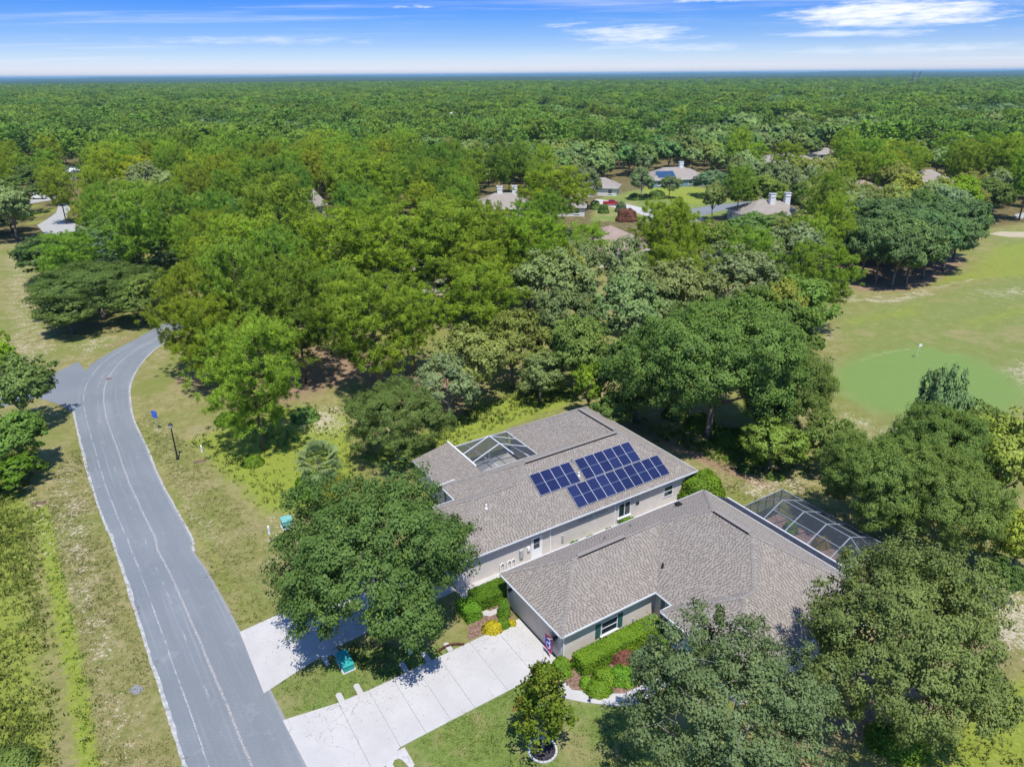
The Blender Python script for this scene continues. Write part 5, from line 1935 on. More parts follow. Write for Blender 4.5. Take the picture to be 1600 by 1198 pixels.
# pines of the wooded lot and other pines one can pick out
PN = [
    (413, 704, 512, 150, 'pine nearest the lamp post, its bare foot in bright grass', 'near_pine'),
    (312, 588, 430, 112, 'pine standing right beside the road bend', 'near_pine'),
    (345, 610, 475, 118, 'low pine between the road bend and the nearest pine', 'near_pine'),
    (478, 600, 420, 135, 'dense pine left of the middle of the wooded lot', 'near_pine'),
    (592, 618, 440, 150, 'dense pine behind the rounded oak by the courtyard screen', 'near_pine'),
    (400, 540, 352, 138, 'tall pine at the top of the wooded lot, above the road bend', 'pine'),
    (540, 520, 345, 140, 'flat topped tall pine in the middle of the wooded lot', 'pine'),
    (640, 500, 345, 150, 'tall pine left of the half hidden house', 'pine'),
    (705, 500, 332, 155, 'tall broad pine in front of the half hidden house', 'pine'),
    (765, 495, 352, 140, 'tall pine right of the half hidden house', 'pine'),
    (825, 490, 345, 130, 'pine at the right end of the tall row before the brown roof', 'pine'),
    (455, 470, 290, 120, 'pine behind the top of the wooded lot', 'pine'),
    (583, 405, 258, 115, 'tall pine with bare grey trunk beyond the wooded lot', 'pine'),
    (255, 430, 335, 80, 'yellow green pine behind the roadside oak clump', 'pine'),
    (352, 500, 380, 100, 'pine between the road bend and the tall pine', 'pine'),
    (1036, 470, 325, 105, 'open crowned pine with forked limbs before the brown roof', 'pine'),
    (868, 372, 268, 112, 'flat crowned pine right of the grey roof with two chimneys', 'pine'),
    (1592, 345, 232, 60, 'tall bare stemmed pine at the right edge by the cart path', 'pine'),
    (1555, 325, 225, 75, 'tall pine left of the cart path', 'pine'),
    (105, 350, 268, 50, 'thin pine on the corner of the pale far road', 'pine'),
    (95, 322, 255, 45, 'yellowish pine beside the pale far road', 'pine'),
    (1225, 300, 228, 55, 'dark pine left of the bright pine by the far roofs', 'pine'),
    (1398, 300, 226, 60, 'yellow green pine above the fairway grove', 'pine'),
]
for i, (bx, by, yt, w, lab, key) in enumerate(PN):
    pine_at(bx, by, yt, w, lab, key, tint=(random.uniform(.9, 1.1), random.uniform(.92, 1.05), random.uniform(.7, 1.0)), var=i)


# the little maple in its ring
def maple():
    loc = L2W(-5.05, 13.2)
    loc = tuple(G(848, 1172)[:2]) + (0,)
    g = np.random.default_rng(5)
    K = 400
    t = g.random(K) ** 0.85
    rad = (0.30 + 1.75 * np.clip(1 - t, 0, 1) ** 0.7) * np.where(t < 0.12, 0.75, 1)
    az = g.uniform(0, 2 * math.pi, K)
    rr = rad * g.uniform(0.25, 1.0, K) ** 0.6 * (1 + 0.25 * np.sin(az * 3 + t * 9))
    c = np.stack([np.cos(az) * rr, np.sin(az) * rr, 1.9 + t * 4.9], 1)
    off = unit(g.normal(size=(K, 14, 3))) * 0.30 * g.random((K, 14, 1)) ** 0.5
    pos = (c[:, None] + off).reshape(-1, 3)
    n = unit(g.normal(size=pos.shape) + np.array([0, 0, 0.7]))
    cm = np_mesh('maple_crown', leaf_quads(pos, n, g.uniform(0.10, 0.2, len(pos)), 1.2, g), 4, MAT['maple_leaf'], cn=unit(np.repeat(np.stack([np.cos(az), np.sin(az), 0.5 + 0 * az], 1), 14, axis=0) * .7 + off.reshape(-1, 3) * 3))
    mb = MB()
    mb.tube([(0, 0, -.05), (0.03, 0, 1.5), (0, .05, 3.5), (0, 0, 6.4)], [0.10, 0.085, 0.06, 0.015], 7)
    for k in range(16):
        a = k * 2.4
        z = 1.5 + k * 0.25
        L = 1.7 * (1 - k / 20)
        mb.tube([(0, 0, z), (math.cos(a) * L * .5, math.sin(a) * L * .5, z + L * .35), (math.cos(a) * L, math.sin(a) * L, z + L * .8)], [0.035, 0.025, 0.008], 4)
    e = empty('maple_tree', loc)
    tag(e, 'young maple with reddening leaves on the front lawn in a round bed', 'tree')
    link('crown', cm, e)
    mb.build('trunk', MAT['pale_bark'], e, True)
    r = empty('tree_ring', (loc[0], loc[1] , 0))
    tag(r, 'pale round edging filled with dark mulch at the foot of the young maple', 'tree ring')
    rm = MB()
    n = 20
    for k in range(n):
        a0, a1 = 2 * math.pi * k / n, 2 * math.pi * (k + 0.93) / n
        b = len(rm.v)
        for z in (-0.03, 0.09):
            for a in (a0, a1):
                for q in (0.80, 0.93):
                    rm.v.append((math.cos(a) * q, math.sin(a) * q, z))
        rm.f += [tuple(b + i for i in f) for f in ((0, 1, 3, 2), (4, 6, 7, 5), (0, 4, 5, 1), (2, 3, 7, 6), (0, 2, 6, 4), (1, 5, 7, 3))]
        rm.m += [0] * 6
    rm.build('edging_stone', MAT['galv'], r)
    d = MB()
    d.lathe([(0.0, 0.07), (0.5, 0.06), (0.80, 0.03)], 20)
    d.build('mulch', MAT['dark_mulch'], r)


maple()


# palm
def palm():
    p = G(497, 714, 3.8)
    e = empty('palm_tree', (p[0], p[1], 0))
    tag(e, 'cabbage palm with fan fronds between the pine lot and the big oak', 'palm')
    tr = MB()
    tr.tube([(0, 0, -.1), (0.05, 0, 1.5), (0, 0, 3.2)], [0.24, 0.20, 0.22], 9)
    tr.build('trunk', MAT['bark'], e, True)
    g = np.random.default_rng(3)
    for k in range(46):
        az = k * 2.4
        el = 1.35 - 1.9 * (k / 46) ** 0.9 + g.uniform(-.1, .1)
        L = g.uniform(1.05, 1.5)
        d = np.array([math.cos(az) * math.cos(el), math.sin(az) * math.cos(el), math.sin(el)])
        c0 = np.array([0, 0, 3.2]) + d * 0.15
        hub = c0 + d * L
        side = unit(np.cross(d, [0, 0, 1.0]))
        upv = unit(np.cross(side, d))
        mb = MB()
        mb.tube([tuple(c0), tuple(c0 + d * L * .5 + upv * .05), tuple(hub)], [0.025, 0.02, 0.012], 4)
        for j in range(17):
            f = -1.15 + 2.3 * j / 16
            q = d * math.cos(f) + side * math.sin(f)
            ln = 1.2 * (0.75 + 0.25 * math.cos(f)) * g.uniform(.9, 1.1)
            w = np.cross(q, upv) * 0.065
            m = hub + q * ln * .6 + upv * 0.03
            tip = hub + q * ln - np.array([0, 0, 0.22 + 0.1 * g.random()])
            mb.poly([hub, m - w, tip, m + w])
        mb.build('frond', MAT['palm_leaf'], e)
    return e


palm()


# bushes and hedges close to the houses
def bush(loc, rx, ry, h, label, mat='oak_leaf', seed=0, dens=1.0, ls=0.085, box=False, name='bush', cat='bush', rz=0.0, group=None, lift=0.0):
    g = np.random.default_rng(100 + seed)
    N = int(1500 * dens * (rx * ry + (rx + ry) * h) ** 0.5 * 1.6 * max(rx, ry) ** 0.8) + 300
    if box:
        # clipped hedge: leaves on the faces of a rounded box
        q = g.uniform(-1, 1, (N, 3))
        q[:, 2] = g.uniform(0, 1, N)
        f = g.integers(0, 5, N)
        ar = np.array([rx * 1.0 * h, rx * 1.0 * h, ry * h, ry * h, 2.2 * rx * ry])
        f = g.choice(5, N, p=ar / ar.sum())
        q[f == 0, 1] = 1; q[f == 1, 1] = -1; q[f == 2, 0] = 1; q[f == 3, 0] = -1; q[f == 4, 2] = 1
        n = np.zeros((N, 3))
        for k, v in enumerate(((0, 1, 0), (0, -1, 0), (1, 0, 0), (-1, 0, 0), (0, 0, 1))):
            n[f == k] = v
        pos = q * np.array([rx, ry, h]) + g.normal(size=(N, 3)) * 0.05
    else:
        d = unit(g.normal(size=(N, 3)))
        d[:, 2] = np.abs(d[:, 2]) * 1.05 - 0.05
        lump = 1 + 0.10 * np.sin(d[:, 0] * 7 + seed) * np.cos(d[:, 1] * 6 + seed * 2) + 0.06 * np.sin(d[:, 2] * 11)
        rr = lump * g.uniform(0.80, 1.05, N)
        pos = d * rr[:, None] * np.array([rx, ry, h])
        n = d
    pos[:, 2] = np.maximum(pos[:, 2], 0.03) + lift
    nn = unit(n * 0.9 + g.normal(size=(N, 3)) * 0.7 + np.array([0, 0, 0.25]))
    v = leaf_quads(pos, nn, g.uniform(0.7, 1.3, N) * ls, 1.4, g)
    me = np_mesh(name, v, 4, MAT[mat], cn=unit(n + np.array([0, 0, .4]) + g.normal(size=n.shape) * .3))
    e = empty(name, loc, rz)
    tag(e, label, cat, group)
    link('foliage', me, e)
    mb = MB()
    for k in range(4):
        a = k * 1.6 + seed
        mb.tube([(0, 0, -.03), (math.cos(a) * rx * .25, math.sin(a) * ry * .25, h * .4 + lift), (math.cos(a) * rx * .6, math.sin(a) * ry * .6, h * .75 + lift)], [0.04, 0.03, 0.01], 4)
    mb.build('stem', MAT['bark'], e)
    return e


HG = dict(tint=1)
b = bush(L2W(4.55, 9.0), 3.7, 0.62, 1.15, 'long bright green clipped hedge under the green shuttered window', 'lime_leaf', 1, 1.5, 0.09, True, 'hedge', 'hedge', TH)
bush(L2W(-0.15, 8.35), 0.75, 0.75, 1.15, 'round bush at the garage corner beside the flag', 'lime_leaf', 2, 1.2)
bush(L2W(0.55, 10.25), 0.42, 0.42, 0.75, 'small clipped ball bush beside the path', 'lime_leaf', 3, 1.6)
bush(L2W(2.1, 10.55), 0.95, 0.7, 0.8, 'spreading green mound behind the ball bush', 'lime_leaf', 4, 1.2)
bush(L2W(0.95, 11.15), 0.9, 0.65, 0.8, 'largest clipped green mound at the bend of the path', 'lime_leaf', 5, 1.4)
bush(L2W(3.0, 11.2), 1.1, 0.8, 0.95, 'loose green shrub beside the largest clipped mound', 'lime_leaf', 6, 1.0)
bush(L2W(4.1, 9.95), 0.85, 0.6, 0.9, 'dark red leaved shrub in front of the long hedge', 'red_leaf', 7, 1.0)
bush(L2W(5.2, 11.0), 1.1, 0.8, 1.3, 'greyish loose shrub in the bed by the front door path', 'moss_leaf', 8, 0.8)
bush(L2W(6.7, 10.8), 0.8, 0.8, 1.5, 'tall green shrub near the front entry', 'lime_leaf', 9, 1.0)
bush(L2W(-2.1, 2.25), 0.75, 0.6, 0.7, 'yellow leaved croton bush at the corner of the driveway', 'yellow_leaf', 10, 0.8, 0.13)
bush(L2W(-1.2, 2.35), 0.5, 0.45, 0.7, 'small green shrub between the yellow bush and the garage', 'lime_leaf', 11, 1.0)
bush(L2W(-0.55, 1.35), 0.5, 0.5, 1.55, 'upright column shaped bush at the garage corner', 'lime_leaf', 12, 1.4)
bush(L2W(-0.55, 2.55), 0.32, 0.3, 0.4, 'tiny orange yellow plant at the foot of the garage', 'yellow_leaf', 13, 0.7, 0.1)
bush(L2W(-0.35, -0.75), 1.7, 0.8, 1.05, 'boxy clipped hedge between the two houses', 'lime_leaf', 14, 1.4, 0.09, True, 'hedge', 'hedge', TH)
bush(L2W(-2.75, -0.2), 0.6, 0.9, 0.9, 'low end of the hedge between the two houses', 'lime_leaf', 15, 1.4, 0.09, True, 'hedge', 'hedge', TH)
for k, (u, rx, lab) in enumerate([(9.3, 0.75, 'leftmost low shrub along the wall of the rear house'), (11.0, 0.65, 'second low shrub along the wall of the rear house'), (13.1, 0.5, 'smallest low shrub along the wall of the rear house'), (15.6, 1.15, 'wide low shrub under the double window of the rear house')]):
    bush(L2W(u, -2.35), rx, 0.45, 0.75 + 0.15 * (k == 3), lab, 'lime_leaf', 20 + k, 1.2, group='shrubs along the rear house wall')
bush(L2W(24.6, -2.5), 2.15, 2.0, 2.7, 'big rounded bright green bush at the right end of the rear house', 'lime_leaf', 30, 1.3, 0.15)
for k, (u, v, rx, h, mt, lab) in enumerate([(27.2, 6.2, 0.7, 1.1, 'lime_leaf', 'leafy plant inside the pool screen at its far end'), (27.6, 9.2, 0.8, 1.0, 'yellow_leaf', 'yellow green plant inside the pool screen'), (27.3, 11.8, 0.7, 0.9, 'lime_leaf', 'green plant inside the pool screen near the olive oak')]):
    bush(L2W(u, v, 0.03), rx, 0.5, h, lab, mt, 40 + k, 0.7, 0.12)
# understorey round the thicket
for k, (px, py, r, h, mt, lab) in enumerate([
    (1095, 668, 1.8, 1.6, 'lime_leaf', 'bright leafy undergrowth bush behind the rear house, left one'), (1140, 690, 2.0, 1.5, 'lime_leaf', 'bright leafy undergrowth bush under the trunk of the great oak'),
    (1190, 716, 1.6, 1.3, 'lime_leaf', 'bright leafy undergrowth bush at the edge of the dry grass'), (1055, 650, 1.6, 1.4, 'oak_leaf', 'dark undergrowth bush behind the solar roof'),
    (1210, 745, 0.9, 0.6, 'oak_leaf', 'small dark bush alone on the dry grass behind the houses'), (1165, 735, 0.8, 0.7, 'oak_leaf', 'small dark bush beside the big rounded bush'),
    (478, 655, 1.6, 1.5, 'oak_leaf', 'green scrub at the feet of the lot pines'), (560, 640, 1.6, 1.4, 'oak_leaf', 'dark scrub left of the rounded oak'),
    (360, 660, 1.6, 1.2, 'lime_leaf', 'bright scrub left of the nearest pine'), (395, 725, 1.1, 0.9, 'lime_leaf', 'low lime scrub under the nearest pine'),
    (520, 770, 1.5, 2.0, 'yellow_leaf', 'yellow green shrub under the palm'), (480, 775, 1.2, 2.2, 'lime_leaf', 'tall shrub left of the palm foot'),
    (1500, 930, 1.3, 1.0, 'oak_leaf', 'low dark shrub on the sandy patch right of the olive oak'), (1440, 890, 1.2, 0.8, 'lime_leaf', 'light green shrub under the dark row right of the pool screen'),
    (970, 331, 1.6, 3.0, 'moss_leaf', 'pruned round tree beside the far driveway'), (979, 345, 3.0, 3.4, 'red_leaf', 'reddish flowering bush beside the brown roof'),
    (930, 327, 1.6, 2.6, 'oak_leaf', 'dark small bush on the near side of the far driveway, left one'), (943, 333, 1.6, 2.6, 'oak_leaf', 'dark small bush on the near side of the far driveway, right one'),
    (992, 312, 2.4, 2.0, 'oak_leaf', 'left one of three bushes at the foot of the slender grey tree'), (1008, 312, 2.0, 1.8, 'oak_leaf', 'middle one of three bushes at the foot of the slender grey tree'), (1026, 310, 2.8, 2.6, 'oak_leaf', 'right one of three bushes at the foot of the slender grey tree'),
    (18, 1196, 1.5, 1.0, 'oak_leaf', 'dark bush in the roadside weeds at the bottom left corner'), (1400, 1160, 1.8, 1.2, 'lime_leaf', 'bright bush on the grass below the olive oak')]):
    p = G(px, py)
    bush((p[0], p[1], 0), r, r * 0.85, h, lab, mt, 60 + k, 0.55, 0.22 if p[1] > 60 else 0.12, name='bush')


# ------------------------------------------------------------------ houses farther off
def far_house(px, py, w, d, rz, label, wall='stucco_white', roof='roof_far', eave=2.8, pitch=0.5, chim=(), wins=True, group=None, wing=None, solar=False, wallh=None, gable=False):
    """hip roofed house standing at ground pixel px, py (centre of the near wall foot)"""
    p = G(px, py)
    h = empty('house', (p[0], p[1], 0), rz)
    tag(h, label, 'house', group)

    def block(x0, x1, y0, y1, ev):
        mb = MB()
        mb.prism([(x0, y0), (x1, y0), (x1, y1), (x0, y1)], 0, ev - 0.06)
        mb.build('wall', MAT[wall], h)
        e = 0.5
        X0, X1, Y0, Y1 = x0 - e, x1 + e, y0 - e, y1 + e
        r = min(X1 - X0, Y1 - Y0) / 2
        zr = ev + r * pitch
        m = MB()
        if gable:
            ym = (Y0 + Y1) / 2
            zr = ev + (Y1 - Y0) / 2 * pitch
            m.poly([(X0, Y0, ev), (X1, Y0, ev), (X1, ym, zr), (X0, ym, zr)])
            m.poly([(X1, Y1, ev), (X0, Y1, ev), (X0, ym, zr), (X1, ym, zr)])
            g2 = MB()
            g2.poly([(x0, y0, ev - .06), (x0, ym, zr - .3), (x0, y1, ev - .06)])
            g2.poly([(x1, y0, ev - .06), (x1, y1, ev - .06), (x1, ym, zr - .3)])
            g2.build('gable', MAT[wall], h)
        elif X1 - X0 >= Y1 - Y0:
            ym = (Y0 + Y1) / 2
            A, B = (X0 + r, ym, zr), (X1 - r, ym, zr)
            m.poly([(X0, Y0, ev), (X1, Y0, ev), B, A])
            m.poly([(X1, Y1, ev), (X0, Y1, ev), A, B])
            m.poly([(X0, Y1, ev), (X0, Y0, ev), A])
            m.poly([(X1, Y0, ev), (X1, Y1, ev), B])
        else:
            xm = (X0 + X1) / 2
            A, B = (xm, Y0 + r, zr), (xm, Y1 - r, zr)
            m.poly([(X0, Y1, ev), (X0, Y0, ev), A, B])
            m.poly([(X1, Y0, ev), (X1, Y1, ev), B, A])
            m.poly([(X0, Y0, ev), (X1, Y0, ev), A])
            m.poly([(X1, Y1, ev), (X0, Y1, ev), B])
        ro = m.build('roof', MAT[roof], h)
        f = MB()
        for a, b in (((X0, Y0), (X1, Y0)), ((X1, Y0), (X1, Y1)), ((X1, Y1), (X0, Y1)), ((X0, Y1), (X0, Y0))):
            f.beam((*a, ev - 0.12), (*b, ev - 0.12), 0.1, 0.2)
        f.build('fascia', MAT['white'], h)
        return ro, zr, r
    ro, zr, r = block(-w / 2, w / 2, 0, d, eave)
    if wing:
        block(wing[0], wing[1], wing[2], wing[3], eave - 0.03)
    for cx_, cy_ in chim:
        c = empty('chimney')
        c.parent = ro
        mb = MB()
        mb.box(cx_ - .75, cx_ + .75, cy_ - .6, cy_ + .6, eave - 0.2, zr + 1.7)
        mb.build('stack', MAT['white'], c)
        mb = MB()
        mb.box(cx_ - .86, cx_ + .86, cy_ - .71, cy_ + .71, zr + 1.0, zr + 1.12)
        mb.box(cx_ - .86, cx_ + .86, cy_ - .71, cy_ + .71, zr + 1.703, zr + 1.9)
        mb.build('chimney_cap', MAT['white'], c)
        mb = MB()
        mb.box(cx_ - .5, cx_ + .5, cy_ - .4, cy_ + .4, zr + 1.903, zr + 2.05)
        mb.build('flue', MAT['lead'], c)
    if wins:
        for s in np.linspace(1.5, w - 3, max(2, int(w / 4))):
            window(h, (-w / 2, 0), (1, 0), (0, -1), s, s + 1.5, 0.8, 2.2, 1, False)
        for s in (1.5, d - 3):
            window(h, (w / 2, 0), (0, 1), (1, 0), s, s + 1.3, 0.8, 2.2, 1, False)
            window(h, (-w / 2, d), (0, -1), (-1, 0), s, s + 1.3, 0.8, 2.2, 1, False)
    if solar:
        a = empty('solar_array')
        a.parent = h
        a.location = (-w / 2 + 2.2, 0.6, eave + 1.1 * pitch + 0.12)
        a.rotation_euler = (math.atan(pitch), 0, 0)
        mb = MB()
        for i in range(6):
            for j in range(2):
                mb.box(i * 1.15, i * 1.15 + 1.12, j * 2.0, j * 2.0 + 1.95, 0, 0.05)
        mb.build('solar_panel', MAT['solar_far'], a)
    return h


far_house(790, 341, 17, 12, R_(8), 'grey roofed house with two white chimney stacks behind the wooded lot', chim=((-0.9, 6.2), (3.6, 6.4)), pitch=0.55)
far_house(884, 338, 11, 8, R_(-6), 'low grey roofed house wing between the flat crowned pine and the far driveway', pitch=0.45)
far_house(938, 306, 11, 9, R_(-14), 'white house with a blue window behind the red car', wing=(-8, -2, -3, 4), pitch=0.55)
far_house(1062, 292, 21, 13, R_(12), 'long house with a solar array on its left roof beyond the far lawn', 'teal_wall', chim=((2.8, 6.5),), pitch=0.5, solar=True, wing=(2, 12, 3, 14))
far_house(1228, 263, 21, 12, R_(10), 'wide tan roofed house among the far trees on the right', pitch=0.42, wing=(8, 16, 4, 12))
far_house(1296, 250, 13, 10, R_(10), 'small far roof right of the wide tan roof', pitch=0.4)
far_house(1456, 296, 14, 12, R_(-8), 'pale grey house behind the fairway grove', pitch=0.5)
far_house(1358, 310, 11, 9, R_(20), 'small brown roof peeping out behind the fairway grove', roof='roof_brown')
far_house(1212, 352, 17, 12, R_(10), 'tan roofed house with two tall white chimney stacks in front of the fairway', chim=((0.3, 4.2), (5.0, 4.6)), pitch=0.5)
far_house(982, 412, 16, 16, R_(25), 'brown roofed house behind the open crowned pine', 'stucco', 'roof_brown', pitch=0.5)
far_house(1160, 394, 10, 10, R_(28), 'tan roofed house half hidden under the moss hung oaks', 'stucco', pitch=0.5)
far_house(494, 344, 9, 10, R_(62), 'white gabled house among the pines on the left', gable=True, pitch=0.8, eave=4.0)
far_house(672, 462, 16, 11, R_(12), 'house half hidden by the tall pines of the wooded lot', 'stucco', pitch=0.5)
far_house(277, 170, 20, 14, R_(5), 'tiny white roofed house in the distant forest', roof='roof_white', wins=False)
far_house(156, 174, 26, 16, R_(-5), 'tiny red roofed house in the distant forest at the left', roof='roof_red', wins=False)
far_house(104, 280, 9, 7, R_(-10), 'small white roofed building at the upper left behind the pines', roof='roof_white', wins=False)
far_house(850, 168, 22, 12, R_(0), 'tiny white roof in the distant forest near the middle', roof='roof_white', wins=False)
far_house(705, 186, 18, 12, R_(0), 'tiny pale roof in the distant forest right of the middle pines', roof='roof_white', wins=False)
far_house(136, 212, 12, 8, R_(0), 'tiny white shed in the distant forest at the left', roof='roof_white', wins=False)


# small screened porch beside the two chimney house
def porch():
    p = G(748, 334)
    e = empty('screen_porch', (p[0], p[1], 0), R_(8))
    tag(e, 'small dark screened porch on the left of the grey roofed house with two chimneys', 'screen porch')
    for x in (0, 3, 6):
        for y in (0, 4):
            mb = MB(); mb.beam((x, y, 0), (x, y, 2.8), .1, .1); mb.build('post', MAT['alu_white'], e)
    mb = MB()
    mb.poly([(0, 0, 2.8), (6, 0, 2.8), (6, 4, 3.1), (0, 4, 3.1)])
    mb.poly([(0, 0, 0), (6, 0, 0), (6, 0, 2.8), (0, 0, 2.8)])
    mb.poly([(0, 0, 0), (0, 0, 2.8), (0, 4, 3.1), (0, 4, 0)])
    mb.build('screen_panel', MAT['screen'], e)
    mb = MB()
    mb.beam((0, 0, 2.85), (6, 0, 2.85), .12, .12); mb.beam((0, 4, 3.15), (6, 4, 3.15), .12, .12); mb.beam((3, 0, 2.86), (3, 4, 3.16), .12, .12)
    mb.build('beam', MAT['alu_white'], e)


porch()


# red car
def car():
    p = G(955, 321)
    e = empty('car', (p[0], p[1], 0.04), R_(-8))
    tag(e, 'red pickup style car parked on the far driveway by the white house', 'car')
    mb = MB()
    prof = [(-2.6, 0.45), (2.5, 0.45), (2.62, 0.75), (2.5, 1.05), (1.35, 1.15), (-2.55, 1.15), (-2.65, 0.8)]
    n = len(prof)
    for y, s in ((-0.95, 1), (0.95, -1)):
        mb.poly([(x, y, z) for x, z in (prof if s == 1 else prof[::-1])])
    for i in range(n):
        a, b = prof[i], prof[(i + 1) % n]
        mb.poly([(a[0], -0.95, a[1]), (a[0], 0.95, a[1]), (b[0], 0.95, b[1]), (b[0], -0.95, b[1])])
    mb.build('body', MAT['red_car'], e)
    mb = MB()
    b = [(-1.0, 1.153), (1.3, 1.153), (0.55, 1.75), (-0.75, 1.78)]
    lo, hi = 0.90, 0.74
    Y = lambda z: lo + (hi - lo) * (z - 1.153) / 0.6
    mb.poly([(x, -Y(z), z) for x, z in b])
    mb.poly([(x, Y(z), z) for x, z in b[::-1]])
    for i in range(1, 4):
        a, c = b[i], b[(i + 1) % 4]
        mb.poly([(a[0], -Y(a[1]), a[1]), (a[0], Y(a[1]), a[1]), (c[0], Y(c[1]), c[1]), (c[0], -Y(c[1]), c[1])])
    mb.build('cab', MAT['red_car'], e)
    for s in (-1, 1):
        w = MB()
        w.poly([(x, s * (Y(z) + 0.012), z) for x, z in ((-0.75, 1.25), (0.95, 1.25), (0.45, 1.66), (-0.62, 1.68))][::s])
        w.build('side_window', MAT['glass'], e)
    w = MB(); w.poly([(1.21, -.78, 1.25), (1.21, .78, 1.25), (0.66, .68, 1.69), (0.66, -.68, 1.69)]); w.build('windscreen', MAT['glass'], e)
    for x in (-1.6, 1.65):
        for y in (-0.88, 0.88):
            w = empty('wheel'); w.parent = e; w.location = (x, y, 0.38); w.rotation_euler = (math.pi / 2, 0, 0)
            m = MB(); m.lathe([(0.0, -.12), (0.38, -.12), (0.38, .12), (0.0, .12)], 14); m.build('tyre', MAT['tyre'], w)
            m = MB(); m.lathe([(0.0, -.13), (0.2, -.128), (0.2, .128), (0.0, .13)], 10); m.build('rim', MAT['alu_grey'], w)
    for y in (-.7, .7):
        m = MB(); m.box(2.5, 2.6, y - .15, y + .15, .8, .98); m.build('headlight', MAT['white'], e)
        m = MB(); m.box(-2.67, -2.58, y - .12, y + .12, .8, 1.05); m.build('tail_light', MAT['flag_red'], e)


car()


def small_truck(px, py, rz, label, mat):
    p = G(px, py)
    e = empty('van', (p[0], p[1], 0), rz)
    tag(e, label, 'van')
    mb = MB(); mb.box(-2.2, 1.2, -.95, .95, .45, 2.1); mb.box(1.203, 2.3, -.93, .93, .45, 1.3); mb.build('body', MAT[mat], e)
    mb = MB(); mb.poly([(1.21, -.85, 1.35), (1.75, -.8, 1.31), (1.75, .8, 1.31), (1.21, .85, 1.35), (1.205, .85, 1.9), (1.205, -.85, 1.9)]); mb.build('windscreen', MAT['glass'], e)
    for x in (-1.4, 1.5):
        for y in (-.9, .9):
            m = MB(); m.lathe([(0, -.1), (.36, -.1), (.36, .1), (0, .1)], 12); w = m.build('wheel', MAT['tyre'], e); w.location = (x, y, .37); w.rotation_euler = (math.pi / 2, 0, 0)


small_truck(655, 478, R_(15), 'white van half hidden under the tall pines of the wooded lot', 'white')
small_truck(62, 311, R_(4), 'pale van on the far street under the oak at the upper left', 'white')


# ------------------------------------------------------------------ street furniture and yard things
def lamp_post():
    p = G(278, 717.5)
    e = empty('street_lamp', (p[0], p[1], 0))
    tag(e, 'black lamp post with a pale lantern head on the verge inside the road bend', 'street lamp')
    H = 3.85
    mb = MB(); mb.lathe([(0.17, 0), (0.17, .28), (0.10, .36), (0.085, 1.0), (0.06, H)], 10); mb.build('pole', MAT['black'], e)
    mb = MB(); mb.lathe([(0.07, H), (0.14, H + .06), (0.21, H + .34), (0.19, H + .40), (0, H + .41)], 10); mb.build('lantern', MAT['lamp_glass'], e)
    mb = MB(); mb.lathe([(0.24, H + .40), (0.22, H + .45), (0.05, H + .58), (0.03, H + .68), (0, H + .69)], 10); mb.build('lamp_cap', MAT['black'], e)
    mb = MB()
    for k in range(4):
        a = k * math.pi / 2 + .4
        mb.beam((math.cos(a) * .13, math.sin(a) * .13, H + .02), (math.cos(a) * .22, math.sin(a) * .22, H + .41), .025, .025)
    mb.build('lantern_bar', MAT['black'], e)


lamp_post()


def blue_sign():
    p = G(247, 671)
    e = empty('road_sign', (p[0], p[1], 0), R_(-25))
    tag(e, 'square blue sign on a thin post beside the road bend', 'sign')
    mb = MB(); mb.beam((0, 0, 0), (0, 0, 2.5), .06, .06); mb.build('post', MAT['galv'], e)
    mb = MB(); mb.box(-.42, .42, -.055, -.035, 1.62, 2.5); mb.build('sign_panel', MAT['blue_sign'], e)
    mb = MB()
    for a, b in (((-.28, 2.32), (-.05, 2.2)), ((.05, 2.22), (.3, 2.36)), ((-.1, 2.08), (.1, 2.1)), ((-.3, 1.86), (-.02, 1.98)), ((.08, 1.94), (.28, 1.8))):
        mb.beam((a[0], -.058, a[1]), (b[0], -.058, b[1]), .006, .09)
    mb.build('sign_mark', MAT['sign_mark'], e)


blue_sign()


def house_flag():
    e = empty('flag', L2W(0.45, 7.02, 1.55), TH)
    tag(e, 'red and blue flag with a white curled emblem hanging at the garage corner', 'flag')
    mb = MB(); mb.tube([(-.05, 0, 0), (-.75, 0.06, .42)], .02, 6); mb.build('flag_pole', MAT['white'], e)
    nx, nz = 10, 12
    W, H = .85, 1.35

    def pt(i, j, off=0.0):
        s, t = i / nx, j / nz
        x = -.55 + .02 * math.sin(t * 5)
        y = -W / 2 + W * s
        z = .36 - H * t - 0.05 * abs(s - .5)
        w = .02 * math.sin(s * 6 + t * 3)
        return Vector((x + w - off, y + .35, z))
    bl, rd = MB(), MB()
    for i in range(nx):
        for j in range(nz):
            q = [pt(i, j), pt(i + 1, j), pt(i + 1, j + 1), pt(i, j + 1)]
            (rd if j < 2 or j > 9 or i == 0 else bl).poly(q)
    bl.build('flag_field', MAT['flag_blue'], e)
    rd.build('flag_border', MAT['flag_red'], e)
    wm = MB()

    def arc(cx, cz, r, a0, a1, wd, n=12):
        for k in range(n):
            a, b = a0 + (a1 - a0) * k / n, a0 + (a1 - a0) * (k + 1) / n
            qs = []
            for an, rr in ((a, r - wd), (b, r - wd), (b, r + wd), (a, r + wd)):
                qs.append(pt((cx + rr * math.cos(an)) * nx, (cz + rr * math.sin(an) * .62) * nz, .012))
            wm.poly(qs)
    arc(.5, .62, .27, 0, 2 * math.pi, .055, 18)
    arc(.52, .34, .24, .4 * math.pi, 1.75 * math.pi, .055)
    wm.build('flag_emblem', MAT['flag_white'], e)


house_flag()


